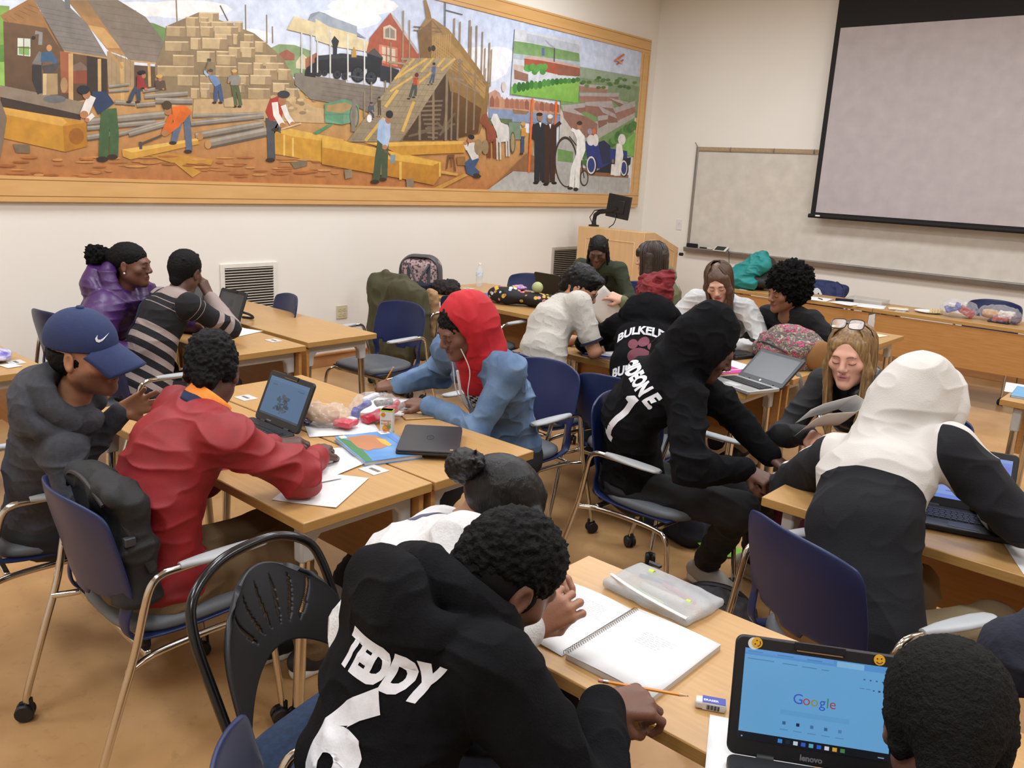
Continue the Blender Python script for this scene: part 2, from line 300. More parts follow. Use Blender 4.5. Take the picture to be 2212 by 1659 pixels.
# train
P(B,'2a2b2e',[(-60,370),(120,350),(280,370),(280,440),(120,470),(-60,470)],'1d1e21');P(B,'34363a',[(-50,360),(120,345),(270,365),(270,385),(120,375),(-50,390)])
P(B,'242629',[(275,345),(370,375),(365,500),(275,480)]);P(B,'2d3036',[(360,420),(480,450),(470,540),(360,520)])
P(B,'2b2c2f',[(42,265),(62,232),(92,265),(80,310),(78,355),(55,355),(55,310)]);P(B,'b89246',[(172,370),(175,330),(188,300),(202,330),(205,370)]);L(B,'2b2c2f',24,[(105,360),(105,345)])
for x,y,r in ((215,480,45),(300,500,38),(80,480,26),(130,490,22),(-40,470,22),(0,470,18)):
    El(B,'17181a',x,y,r,r*1.15,0,18);El(B,'3c3f44',x,y,r*.8,r*.95,0,18);El(B,'1b1c1e',x,y,r*.25,r*.3)
    for q in range(5): L(B,'17181a',3,[(x-r*.8*np.cos(q*.63),y-r*.9*np.sin(q*.63)),(x+r*.8*np.cos(q*.63),y+r*.9*np.sin(q*.63))])
L(B,'50545a',8,[(150,490),(310,510)]);P(B,'222326',[(-120,440),(-60,400),(-60,500),(-130,490)])
for x0,y0,x1,y1 in ((35,190,35,500),(148,220,150,520),(256,265,256,540)): L(B,'d6d4cc',9,[(x0,y0),(x1,y1)])
for x,y0,y1 in ((1943,205,470),(2005,180,470),(2045,240,470),(2128,210,500)): L(A,'c4c2bc',9,[(x,y0),(x,y1)])
# green cart
P(B,'5f8f6d',[(0,670),(130,640),(220,680),(220,780),(110,805),(0,790)],'6f9a7a');P(A,'5f8f6d',[(2090,670),(2212,640),(2212,800),(2090,765)]);P(B,'a88a5c',[(10,680),(130,660),(200,690),(110,730),(10,720)]);L(B,'5a7f66',6,[(0,740),(220,735)])
El(B,'4d6352',190,750,32,78);El(B,'8f8672',190,750,25,66);L(B,'7b7466',26,[(188,640),(182,850)]);P(A,'4d8a63',[(2015,860),(2120,800),(2150,800),(2040,868)])
# masts
for x0,y0,x1,y1,w in ((507,68,503,400,9),(547,130,545,390,9),(838,118,832,400,9),(875,140,868,400,8),(938,130,928,540,10),(947,170,940,520,7),(982,165,975,560,8),(1020,205,1010,520,7),(1036,310,1030,500,6),(1065,275,1055,560,8),(1078,318,1068,560,6),(1040,440,1035,520,5)): L(B,'9a8465',w,[(x0,y0),(x1,y1)])
L(B,'5a5148',7,[(778,0),(775,190)]);L(B,'5a5148',6,[(778,65),(890,95)])
# far harbor
P(B,'b98f7a',[(1060,600),(1100,580),(1130,600),(1140,640),(1320,640),(1520,680),(1520,740),(1060,720)]);
for i in range(14): P(B,random.choice(['a06a52','8f5a48','b58a6a']),[(1065+i*32,640+i*3),(1080+i*32,615+i*4),(1095+i*32,640+i*3),(1095+i*32,690+i*3),(1065+i*32,690+i*2)])
P(B,'7f8fa8',[(1060,700),(1200,710),(1520,745),(1520,800),(1060,780)]);P(B,'8a6a4e',[(1210,705),(1320,720),(1300,740),(1220,735)]);El(B,'c9b9b0',1155,560,14,34);P(B,'5d6f4a',[(1060,760),(1210,770),(1210,800),(1060,800)])
# hull
P(B,'9a7a48',[(600,200),(655,115),(700,120),(800,190),(880,290),(1000,450),(1060,560),(1050,720),(1000,860),(860,890),(720,600),(620,380)],'7d6038')
P(B,'7a5c34',[(600,210),(690,130),(690,380),(615,370)]);P(B,'a58350',[(690,230),(740,210),(870,330),(1040,560),(1030,640),(860,470),(700,390)]);
for i in range(7): L(B,'8a6a3e',4,[(700,260+i*20),(800+i*20,330+i*38),(1030,560+i*45)])
P(B,'6a4c2a',[(690,560),(850,600),(1010,700),(990,860),(860,890),(760,800)],'54391f')
for i in range(9): L(B,'b08c56',7,[(700+i*14,235-i*2),(690+i*14,370+i*6)])
P(B,'8f6c3a',[(638,0),(655,0),(680,80),(690,125),(655,125)]);El(B,'3a2c1f',700,312,14,20);El(B,'3a2c1f',675,318,10,18)
L(B,'7a6142',7,[(572,172),(755,185)]);L(B,'7a6142',7,[(572,195),(750,208)]);L(B,'7a6142',8,[(620,210),(690,130),(755,210)])
# scaffolding
P(B,'4a3a2a',[(720,540),(790,470),(860,900),(500,905),(600,760)])
for i in range(9): L(B,'7a6852',12,[(600+i*8,660+i*28),(760-i*4,650+i*30)])
for i in range(6): L(B,'6b5a46',14,[(540+i*60,880-i*30),(840-i*20,800+i*15)])
for x0,y0,x1,y1,w in ((790,420,780,910,16),(870,380,855,905,12),(826,470,815,905,10),(700,560,700,905,15),(612,570,612,905,15),(920,540,910,860,10),(970,450,960,840,10)): L(B,'87745c',w,[(x0,y0),(x1,y1)])
L(B,'8b7860',14,[(830,380),(890,400)]);L(B,'8b7860',12,[(800,500),(900,520)]);L(B,'8b7860',10,[(860,440),(1060,540)]);L(B,'8b7860',9,[(830,510),(1000,600)])
# ramp
P(B,'a39170',[(540,375),(850,378),(770,490),(560,810),(480,915),(145,915),(410,560)],'8f8068')
for i in range(14): L(B,'7d705c',3,[(500-i*25,430+i*36),(790-i*22,440+i*36)])
for i in range(8): L(B,'84765f',2.5,[(560+i*30,380),(180+i*45,910)])
for pts in (((450,510),(575,380)),((470,500),(660,378)),((620,465),(700,375)),((725,430),(775,375)),((750,455),(840,378)),((420,590),(565,495)),((600,540),(690,465)),((390,690),(470,580)),((500,850),(575,655)),((260,910),(380,760))): L(B,'cda758',20 if pts[0][1]>600 else 14,pts)
for x,y0,y1 in ((425,275,545),(300,530,690),(390,520,600),(255,590,760)): L(B,'8a7a64',11,[(x,y0),(x,y1)])
L(B,'9a8a70',14,[(410,400),(540,415)]);L(B,'9a8a70',14,[(490,380),(560,385)])
man(B,0,('6b2f22',592,484,14,14),(590,490,12),[(570,505),(600,495),(605,545),(570,550)],'b54a26',[(13,[(600,515),(603,550)])],'b07a50',[(24,[(575,540),(560,590),(548,630)]),(24,[(585,545),(585,590),(580,620)])],'4a4f4a')
man(B,0,('2c2c30',704,412,10,9),(703,420,9),[(690,430),(715,428),(712,480),(690,480)],'5a6a8a',[(9,[(695,440),(690,470)])],'5a6a8a',[(15,[(695,480),(685,510),(675,540)]),(15,[(705,480),(700,510),(697,535)])],'4d5666')
man(B,0,('3a4050',300,665,10,8),(300,672,9),[(285,680),(315,680),(318,720),(280,720)],'4a586a',[(9,[(285,690),(305,715)])],'4a586a',[(16,[(290,715),(310,740),(312,762)])],'3d4552')
El(B,'e4e0da',286,765,16,26);man(B,0,('3a3028',350,630,8,7),(350,638,8),[(338,648),(362,648),(360,695),(340,695)],'5a4a38',[],'000000',[(10,[(345,690),(345,745)]),(10,[(356,690),(358,745)])],'4a4036')
# near beams
P(B,'c1892f',[(-20,890),(230,940),(760,1040),(750,1130),(700,1195),(480,1150),(-20,1060)],'b27a2a');P(B,'d5a648',[(-20,890),(100,905),(330,955),(740,1045),(700,1070),(480,1040),(-20,950)]);P(B,'b67f2e',[(700,1065),(750,1045),(750,1120),(703,1195)]);L(B,'d9ae56',16,[(487,1045),(487,1160)]);L(B,'d9ae56',12,[(742,1045),(742,1140)])
P(B,'c28c36',[(250,920),(900,910),(905,985),(500,1003),(400,960)]);P(B,'d8ab52',[(250,920),(900,910),(890,930),(400,945)])
P(B,'c08f42',[(690,1220),(900,1120),(925,1130),(750,1225)]);P(B,'c79a4c',[(750,1100),(860,1120),(850,1135),(750,1120)])
for x,y in ((150,1125),(548,1185)): P(B,'8a7a62',[(x-25,y-30),(x+22,y-33),(x+28,y+20),(x-20,y+30)])
P(B,'6f4a2c',[(790,1000),(838,998),(832,1018),(795,1018)]);L(B,'6f4a2c',9,[(798,1010),(786,1090)]);L(B,'6f4a2c',9,[(830,1010),(842,1105)]);L(B,'6f4a2c',7,[(812,1010),(818,1080)]);P(B,'8f6638',[(850,1012),(905,1010),(905,1068),(855,1065)])
# man with axe, kneeling man
man(B,0,('2a2a2c',416,738,24,26),(408,775,20),[(350,775),(400,760),(425,800),(415,890),(385,945),(335,900),(340,820)],'9db3cf',[(34,[(400,800),(405,880),(385,950)])],'a9bcd4',[(58,[(365,890),(345,1020),(330,1165)]),(50,[(390,930),(385,1050),(382,1150)])],'46543f')
L(B,'6a5238',12,[(385,970),(440,1020)]);P(B,'7d8f9a',[(420,1000),(455,1000),(450,1055),(425,1055)])
man(B,0,('23262c',945,885,20,16),(935,905,17),[(930,920),(975,920),(995,970),(990,1020),(950,1035),(915,970)],'cfcac2',[(26,[(940,940),(915,960),(905,925)])],'cfcac2',[(52,[(970,1020),(920,1060),(930,1105),(990,1130)]),(44,[(980,1020),(950,1080),(985,1120)])],'3f5372')
# horses & wagon
P(B,'8a4a30',[(1000,790),(1020,740),(1045,730),(1060,790),(1100,830),(1110,910),(1050,920),(1040,830)]);
for x in (1050,1065,1090,1100): L(B,'7d4029',10,[(x,900),(x+2,1020)])
P(B,'cfcbc4',[(1070,775),(1085,735),(1110,735),(1135,790),(1180,810),(1198,850),(1190,910),(1120,920),(1105,850)])
for x in (1110,1130,1170,1185): L(B,'c2beb6',11,[(x,890),(x+3,1030 if x<1150 else 1010)])
P(B,'75866f',[(1185,790),(1260,790),(1265,900),(1190,900)]);El(B,'5a5a48',1212,920,18,72);El(B,'a48862',1212,920,12,60);El(B,'8f7a58',990,950,28,52);El(B,'8f7a58',1035,950,22,48)
man(B,0,('c99a4a',1280,798,16,12),(1282,812,11),[(1268,825),(1296,825),(1298,880),(1266,880)],'c98f3a',[],'000000',[(26,[(1277,850),(1275,985)])],'3a4a66')
# right end: park with monument
P(B,'8a5f3e',[(1060,1235),(1300,990),(1520,1060),(1960,1130),(1960,1160),(1200,1110)]);P(B,'aaa8a2',[(1045,1235),(1215,1105),(1970,1150),(1965,1260),(1045,1240)],'b4b2ab');L(B,'9c9a94',3,[(1770,1150),(1765,1250)]);L(B,'9c9a94',3,[(1440,1125),(1370,1240)])
P(B,'7d8f6c',[(1640,470),(2040,520),(2040,760),(1640,680)]);P(B,'8f9f86',[(1640,430),(2040,500),(2040,560),(1640,500)])
P(B,'73905a',[(1520,650),(2000,640),(2010,1010),(1700,1000),(1530,960)]);P(B,'a9a49a',[(1530,960),(1560,850),(2000,700),(2000,760),(1600,990)]);P(B,'bdb8ae',[(1520,700),(1600,850),(1610,985),(1510,960)])
for pts in ([(1525,680),(1680,665),(1680,720),(1560,760)],[(1530,690),(1600,700),(1760,800),(1755,870),(1640,900),(1540,760)],[(1680,660),(1850,640),(1880,760),(1830,790),(1680,720)],[(1760,680),(1880,740),(1890,790),(1830,795)],[(1860,700),(2000,650),(2005,725),(1890,780)],[(1640,600),(1900,600),(1890,650),(1650,660)],[(1640,540),(1830,555),(1820,600),(1640,590)],[(1830,630),(1960,660),(1900,690)],[(1760,750),(1830,740),(1820,800),(1765,830)]):
    P(B,random.choice(['8f6658','9a7060','85604f']),pts);P(B,'a8a09a',[pts[0],pts[1],((pts[1][0]+pts[2][0])/2,(pts[1][1]+pts[2][1])/2),((pts[0][0]+pts[-1][0])/2,(pts[0][1]+pts[-1][1])/2-10)])
for i in range(26): El(B,random.choice(['4d7038','5d8045','3f6330']),1660+random.random()*350,500+random.random()*70,16,10)
for i in range(26): El(B,random.choice(['4d7a35','3f6a2c','5f8f42']),1790+i*8+random.random()*12,960-i*7+random.random()*30,22,26)
P(B,'79b04e',[(1920,920),(2005,850),(1995,1010),(1930,1000)])
for i in range(30): El(B,random.choice(['3f6a34','4d7a3c','35592c']),1490+random.random()*200,980+random.random()*80,18,16)
# inset picture
P(B,'c9cbd0',[(1225,185),(1650,270),(1635,665),(1197,608)]);P(B,'b4b9c2',[(1300,215),(1640,290),(1640,350),(1300,270)]);P(B,'6d9058',[(1218,265),(1330,280),(1640,345),(1645,420),(1480,400),(1215,345)],'7fa06a');P(B,'a9b4bc',[(1215,345),(1645,400),(1645,440),(1215,380)])
P(B,'8bb858',[(1200,560),(1640,520),(1636,665),(1197,608)],'79ad48');P(B,'a2553f',[(1285,360),(1400,370),(1645,430),(1645,490),(1490,480),(1285,430)]);P(B,'c0a49a',[(1285,360),(1400,370),(1645,425),(1645,440),(1400,392),(1285,378)]);P(B,'8f5a48',[(1500,430),(1560,425),(1645,445),(1640,495),(1500,485)]);P(B,'c0b0a4',[(1215,415),(1280,425),(1275,470),(1215,450)]);P(B,'8c6a58',[(1220,450),(1310,480),(1310,530),(1220,510)])
L(B,'4d4a50',7,[(1480,310),(1478,400)]);L(B,'5a6a8a',18,[(1405,310),(1408,360)]);L(B,'9a9aa0',9,[(1478,310),(1450,290),(1420,260)])
for i in range(16): El(B,random.choice(['3f7a34','4f8c40','356a2c']),1225+i*27,560-i*3.5+random.random()*10,16,34-i*1.2)
for i in range(10): El(B,random.choice(['4f8c40','5f9a4a']),1300+i*13,430+random.random()*40,20,22)
for x0,y0,x1,y1,w in ((1338,635,1315,1115,13),(1492,655,1468,1125,13),(1535,965,1533,1085,10)): L(B,'d9672a',w,[(x0,y0),(x1,y1)])
# dark-suited men, white suit man
def suit(x,y,c,h,legx):
    P(B,c,[(x-40,y+60),(x,y+40),(x+42,y+62),(x+40,y+190),(x+32,y+250),(x-36,y+250),(x-36,y+160)]);L(B,c,34,[(x-18,y+240),(x-22,y+h)]);L(B,c,34,[(x+16,y+240),(x+14,y+h-8)]);El(B,'14120f',x-28,y+h+5,18,9);El(B,'14120f',x+26,y+h-4,18,9);El(B,'9a6f52',x-2,y+14,18,25);P(B,'e8e6e2',[(x-8,y+45),(x+8,y+45),(x+2,y+78)])
suit(1388,745,'23252b',430,0);El(B,'2a2018',1384,738,20,12);suit(1452,755,'3a241c',430,0);El(B,'d8d6d2',1452,752,18,14);L(B,'3a241c',22,[(1480,820),(1520,790)]);L(B,'23252b',24,[(1352,800),(1345,890),(1385,900)])
El(B,'3a2a26',1555,1045,74,165,-.05,28);El(B,'aaa8a2',1555,1050,66,152,-.05,28);P(B,'6c8f52',[(1500,960),(1600,980),(1600,1050),(1500,1040)]);El(B,'3a2a26',1672,1150,28,52,0,18);El(B,'aaa8a2',1672,1150,21,43,0,18);L(B,'3a2a26',7,[(1575,880),(1640,960),(1672,1150)])
P(B,'e9e6e0',[(1600,840),(1640,835),(1675,880),(1680,970),(1655,1035),(1620,1000),(1625,900)]);L(B,'e6e3dd',22,[(1640,860),(1590,835)]);L(B,'e6e3dd',30,[(1635,1000),(1600,1090),(1590,1210)]);L(B,'e6e3dd',30,[(1640,1010),(1630,1100),(1625,1215)]);El(B,'a87a5a',1640,815,15,22);El(B,'3a2c20',1642,795,18,14);El(B,'2a2420',1582,1215,18,9);El(B,'2a2420',1618,1222,16,12)
# blue car
P(B,'22337a',[(1680,910),(1740,935),(1850,960),(1950,975),(1950,1060),(1850,1085),(1740,1085),(1690,1010)]);P(B,'1c2548',[(1760,920),(1800,905),(1840,940),(1840,1050),(1790,1060)]);P(B,'16181f',[(1860,1040),(1975,1015),(1970,1060),(1900,1120),(1740,1110)])
for x,y,rx,ry in ((1717,1066,30,58),(1928,1085,22,50)): El(B,'1a1a1c',x+4,y+2,rx+5,ry+4,0,18);El(B,'dfdcd6',x,y,rx,ry,0,18);El(B,'2a3a7a',x,y,rx*.78,ry*.8,0,18)
El(B,'dcd8d2',1715,905,26,36);El(B,'dcd8d2',1745,905,20,40);El(B,'9a90a0',1708,850,16,22);El(B,'c9703a',1735,850,13,20)
P(B,'e6e2da',[(1880,930),(1915,920),(1925,1000),(1905,1135),(1865,1135)]);El(B,'a87a5a',1905,910,10,14);El(B,'e0ddd6',1915,900,25,36);P(B,'e6e2da',[(1848,1060),(1868,1060),(1872,1130),(1842,1130)]);El(B,'8a6a50',1858,1040,8,14)
# plane
L(B,'c4684a',12,[(1868,395),(1930,350)]);L(B,'b5563c',10,[(1882,415),(1925,385)]);L(B,'c9a088',10,[(1880,385),(1920,410)])
mb.raw = 1
mural = empty('mural', 'long framed mural painting of shipbuilders and workers on the left wall', 'painting', (LW, 5, 1.43))
paint = mat('mural_paint', 'ffffff', .45, attr='Col', scale=16, bump=.12, bscale=40, detail=10, vary=.17)
canvas = mb.build('canvas', paint, mural, (LW, 5, 1.43), smooth=False)
maple = woodmat('maple_frame', 'd8ab70', 'cfa062', (6,1,6), .3, 3); groove = mat('frame_groove', '8a5d30', .5)
def frame_piece(y0, y1, z0, z1, vert=False):
    m = MB(); m.box((LW+.022, (y0+y1)/2, (z0+z1)/2), (.044, y1-y0, z1-z0))
    m.cur = 1
    for t in (.22, .86):
        if vert: m.box((LW+.0442, y0+(y1-y0)*t, (z0+z1)/2), (.001, .005, z1-z0-.04))
        else: m.box((LW+.0442, (y0+y1)/2, z0+(z1-z0)*t), (.001, y1-y0, .005))
    return m
for a in ((.77, 9.23, 1.43, 1.592), (.77, 9.23, 3.255, 3.41)): frame_piece(*a).build('frame_rail', [maple, groove], mural, (LW, 5, 1.43), bevel=.004)
for a in ((9.05, 9.23, 1.5925, 3.2545), (.77, .95, 1.5925, 3.2545)): frame_piece(*a, vert=True).build('frame_stile', [maple, groove], mural, (LW, 5, 1.43), bevel=.004)
# ---- vents
def vent(y0, y1, z0, z1, label, c, cs):
    e = empty('air_vent', label, 'vent', (LW, (y0+y1)/2, z0), group=None); b = (LW, (y0+y1)/2, z0); m = MB(); t = .035
    for cc, d in (((y0+t/2, (z0+z1)/2), (t, z1-z0)), ((y1-t/2, (z0+z1)/2), (t, z1-z0)), (((y0+y1)/2, z1-t/2), (y1-y0-2*t-.0005, t)), (((y0+y1)/2, z0+t/2), (y1-y0-2*t-.0005, t))): m.box((LW+.008, *cc), (.016, *d))
    m.build('vent_frame', mat('vent_'+c, c, .45), e, b, bevel=.003)
    MB().box((LW+.002, (y0+y1)/2, (z0+z1)/2), (.003, y1-y0-.06, z1-z0-.06)).build('duct_opening', mat('duct_dark', '2a241d', .9), e, b)
    sl = MB(); n = 22
    for i in range(n):
        z = z0+t+(z1-z0-2*t)*(i+.5)/n; M = Matrix.Translation((LW+.012, (y0+y1)/2, z)) @ Matrix.Rotation(-.6, 4, 'Y')
        sl.box((0,0,0), (.014, y1-y0-2*t, .0035), M=M)
    sl.build('louvre', mat('slat_'+cs, cs, .45), e, b)
vent(3.47, 3.98, .42, .96, 'white louvred air vent low on the wall beside the small blue chair', 'e4dfd4', 'dcd6cb')
vent(7.61, 8.1, .42, .97, 'grey louvred air vent low on the wall beside the lectern', 'b3aca0', 'a49d91')
e = empty('power_outlet', 'beige double power outlet low on the left wall', 'outlet', (LW, 4.65, .42))
MB().box((LW+.004, 4.65, .48), (.008, .118, .118)).build('cover_plate', mat('outlet_beige', 'cbbf9c', .4), e, (LW, 4.65, .42), bevel=.002)
for dy in (-.024, .024):
    for dz in (-.022, .022):
        m = MB(); m.lathe([(.0165, 0), (.0165, .003)], n=16, M=Matrix.Translation((LW+.008, 4.65+dy, .48+dz)) @ Matrix.Rotation(math.pi/2, 4, 'Y')); m.cur = 1
        for q in (-.005, .005): m.box((LW+.0115, 4.65+dy+q, .48+dz+.003), (.001, .002, .008))
        m.build('socket', [mat('outlet_beige'), mat('slot_dark', '3a3428', .6)], e, (LW, 4.65, .42))
e = empty('light_switch', 'white light switch plate on the front wall beside the whiteboard', 'switch', (-5.57, FW, 1.2))
MB().box((-5.57, FW-.004, 1.25), (.075, .008, .13)).build('cover_plate', mat('switch_white', 'e3dbdb', .4), e, (-5.57, FW, 1.2), bevel=.002)
MB().box((-5.57, FW-.011, 1.265), (.012, .01, .022)).build('toggle', mat('switch_white'), e, (-5.57, FW, 1.2), bevel=.001)
# ---- whiteboard
wb = empty('whiteboard', 'whiteboard with aluminium frame and pen tray on the front wall', 'whiteboard', (-3.1, FW, .92)); bb = (-3.1, FW, .92)
alu = mat('aluminium', '9b958d', .38, .6); x0, x1 = -5.40, -.6
MB().box(((x0+x1)/2, FW-.008, 1.58), (x1-x0, .014, 1.2)).build('writing_surface', mat('whiteboard_enamel', 'd3ccc0', .16, spec=.5), wb, bb)
MB().box((x0-.005, FW-.014, 1.58), (.034, .028, 1.22)).build('frame_side', alu, wb, bb, bevel=.003)
m = MB(); m.box(((x0+x1)/2, FW-.014, 2.165), (x1-x0+.04, .026, .05)); m.cur = 1; m.box(((x0+x1)/2+.02, FW-.028, 2.168), (x1-x0, .003, .036)); m.build('map_rail', [alu, mat('rail_cork', 'b59b76', .8, col2='a58a66', scale=80)], wb, bb)
for x in (-4.96, -4.42, -3.95): 
    MB().tube([(x, FW-.03, 2.19), (x, FW-.045, 2.18), (x, FW-.045, 2.155), (x, FW-.035, 2.145)], .005, 6).build('rail_hook', alu, wb, bb)
MB().tube([(x0, FW-.02, 2.18), (x0-.03, FW-.05, 2.24)], .006, 6).build('flag_holder', alu, wb, bb)
m = MB(); m.prism([(FW, .925), (FW-.075, .935), (FW-.09, .985), (FW-.08, .992), (FW, .992)], -x0+.03, -x1, M=Matrix(((0,0,-1,0),(1,0,0,0),(0,1,0,0),(0,0,0,1))))
m.build('pen_tray', alu, wb, bb, bevel=.003)
m = MB().box((-5.33, FW-.05, 1.017), (.14, .045, .045)); o = m.build('board_eraser', mat('felt_black', '17161a', .95), base=(-5.33, FW-.05, .992), bevel=.006); tag(o, 'black felt board eraser on the left end of the pen tray', 'eraser')
m = MB().cyl((-5.22, FW-.05, 1.001), (-5.13, FW-.045, 1.001), .008); m.cur = 1; m.cyl((-5.12, FW-.045, 1.001), (-5.05, FW-.05, 1.001), .009)
o = m.build('marker_pen', [mat('felt_black'), mat('white_plastic', 'e2ded8', .4)], base=(-5.14, FW-.05, .992)); tag(o, 'white and black marker pen lying on the pen tray', 'pen')
e = empty('tablet', 'small white framed tablet leaning on the pen tray with a black cable', 'tablet', (-4.93, FW-.05, .992)); Mt = Matrix.Translation((-4.93, FW-.06, 1.012)) @ Matrix.Rotation(.5, 4, 'X')
MB().box((0,0,0), (.17, .1, .009), M=Mt).build('tablet_body', mat('white_plastic'), e, e.location, bevel=.003); MB().box((-.005,0,.0055), (.125, .085, .002), M=Mt).build('tablet_screen', mat('screen_off', '1b1a18', .15), e, e.location)
MB().tube([(-4.84, FW-.05, 1.0), (-4.8, FW-.1, .99), (-4.78, FW-.1, .85), (-4.74, FW-.06, .6), (-4.7, FW-.04, .25)], .0035, 6).build('charging_cable', mat('cable_black', '1d1b1a', .5), e, e.location)
# ---- projector screen
ps = empty('projector_screen', 'pulled-down projection screen with black borders hanging over the whiteboard', 'screen', (-2.2, 9.25, 1.47)); bb = (-2.2, 9.25, 1.47)
sx0, sx1 = -3.835, -.55; m = MB(); m.box(((sx0+sx1)/2, 9.25, (1.5+3.99)/2), (sx1-sx0, .004, 2.49)); m.build('black_masking', mat('screen_black', '0e0c0b', .8), ps, bb)
MB().box(((-3.78+sx1-.06)/2, 9.2465, (1.525+3.405)/2), (sx1-.06+3.78, .002, 1.88)).build('projection_surface', mat('screen_white', 'b3aaaa', .75), ps, bb)
MB().tube([(sx0-.02, 9.25, 1.485), (sx1+.02, 9.25, 1.485)], .022, 12).build('weight_bar', mat('screen_black'), ps, bb)
MB().box((-3.745, 9.226, 1.49), (.05, .002, .016)).build('maker_badge', mat('white_plastic'), ps, bb)
# ---- lectern
lec = empty('lectern', 'tall maple lectern cabinet with panelled front standing in the corner', 'lectern', (-5.3, 8.0, 0)); bb = (-5.3, 8.0, 0)
lm = woodmat('lectern_maple', 'd9b283', 'cda470', (4,4,.5), .42, 4); lx0, lx1, ly0, ly1 = -5.77, -4.9, 7.62, 8.33
m = MB(); side = [(ly0, .02), (ly1, .02), (ly1, 1.06), (7.82, 1.235), (ly0, 1.235)]
Mx = Matrix(((0,0,1,0),(1,0,0,0),(0,1,0,0),(0,0,0,1)))
m.prism(side, lx0, lx1, M=Mx); m.build('cabinet', lm, lec, bb, bevel=.004)
def raised(c, d, ax):
    m = MB(); m.box(c, d); return m
groovem = mat('lectern_groove', 'a37d52', .5)
def panel(x0_, x1_, z0_, z1_, y):
    m = MB(); t = .012
    for c, d in ((((x0_+x1_)/2, y, z1_), (x1_-x0_, .006, t)), (((x0_+x1_)/2, y, z0_), (x1_-x0_, .006, t)), ((x0_, y, (z0_+z1_)/2), (t, .006, z1_-z0_)), ((x1_, y, (z0_+z1_)/2), (t, .006, z1_-z0_))): m.box(c, d)
    m.build('panel_moulding', groovem if 0 else lm, lec, bb, bevel=.003)
panel(-5.66, -5.02, .56, 1.12, ly0-.001); panel(-5.66, -5.02, .1, .5, ly0-.001)
m = MB(); pts = [(7.72, .6), (8.24, .6), (8.24, 1.02), (7.84, 1.155), (7.72, 1.155)]
for i in range(5): m.tube([(lx1+.001, *pts[i]), (lx1+.001, *pts[(i+1)%5])], .005, 4)
m.build('panel_moulding', lm, lec, bb)
m = MB().box((lx1+.001, 8.0, .82), (.002, .5, .004)); m.build('door_gap', groovem, lec, bb)
m = MB().lathe([(.006,0),(.006,.012)], M=Matrix.Translation((lx1, 7.92, .78)) @ Matrix.Rotation(math.pi/2, 4, 'Y')); m.build('lock', alu, lec, bb)
m = MB().tube([(lx1+.01, ly1+.02, .99), (lx1+.05, ly1+.02, .99)], .018, 10); m.build('latch_knob', mat('felt_black'), lec, bb)
MB().tube([(lx1+.0, ly1-.03, .62), (lx1+.05, ly1, .63), (lx1+.08, ly1+.01, .57), (lx1+.08, ly1+.01, .05), (lx1+.0, ly1-.03, .05)], .012, 8).build('push_handle', mat('steel_grey', '8e8c88', .35, .8), lec, bb)
mo = empty('monitor', 'black monitor seen from behind on an arm above the lectern', 'monitor', (-5.6, 7.85, 1.235)); bb = (-5.6, 7.85, 1.235); bk = mat('black_plastic', '121214', .45)
Mm = Matrix.Translation((-5.42, 7.86, 1.47)) @ Matrix.Rotation(.12, 4, 'Z') @ Matrix.Rotation(.12, 4, 'Y')
MB().box((0,0,0), (.28, .028, .25), M=Mm).box((0,.0,0), (.16, .05, .14), M=Mm).build('monitor_housing', bk, mo, bb, bevel=.005)
MB().tube([(-5.73, 7.85, 1.235), (-5.73, 7.85, 1.30), (-5.72, 7.85, 1.36), (-5.66, 7.85, 1.40), (-5.48, 7.84, 1.425), (-5.42, 7.85, 1.45)], [.03,.022,.024,.026,.026,.03], 10).lathe([(.06,0),(.06,.015),(.03,.02)], (-5.73, 7.85, 1.235)).build('monitor_arm', bk, mo, bb)
MB().tube([(-5.45, 7.85, 1.42), (-5.42, 7.82, 1.33), (-5.43, 7.8, 1.28), (-5.5, 7.82, 1.24)], .006, 6).build('cable', bk, mo, bb)
MB().tube([(-5.74, 7.83, 1.27), (-5.78, 7.83, 1.33), (-5.72, 7.83, 1.41), (-5.6, 7.83, 1.43)], .006, 6).build('cable', bk, mo, bb)
# ---------------------------------------------------------------- furniture
oak = woodmat('table_oak', 'bd945f', 'b28a54', (1.2,16,16), .34, 5)
oakp = woodmat('panel_oak', 'b5844c', 'a8763f', (1.2,16,16), .4, 5)
edgem = woodmat('edge_oak', 'b38b50', 'a47c42', (2,2,40), .4, 6)
greym = mat('leg_grey', 'b0b0ae', .45); chrome = mat('chrome', 'c9c4bb', .14, 1.); rubber = mat('caster_black', '17171a', .5); navyp = mat('navy_plastic', '1d2850', .38, spec=.4)
padm = mat('seat_vinyl', '5d6166', .5, bump=.15, bscale=160); armm = mat('arm_grey', 'a5a7a8', .45)
def oval_rings(cx, cy, z, rx, ry, n=32, e=4.):
    out = []
    for k in range(n):
        a = 2*math.pi*k/n; c, s = math.cos(a), math.sin(a)
        out.append((cx+rx*math.copysign(abs(c)**(2/e), c), cy+ry*math.copysign(abs(s)**(2/e), s), z))
    return out
def loft(m, rings, M=None, cap=True):
    n = len(rings[0]); vs = [p for r in rings for p in r]; fs = []
    for i in range(len(rings)-1):
        for k in range(n): fs.append((i*n+k, i*n+(k+1)%n, (i+1)*n+(k+1)%n, (i+1)*n+k))
    if cap: fs += [tuple(range(n))[::-1], tuple((len(rings)-1)*n+k for k in range(n))]
    return m.add(vs, fs, M)
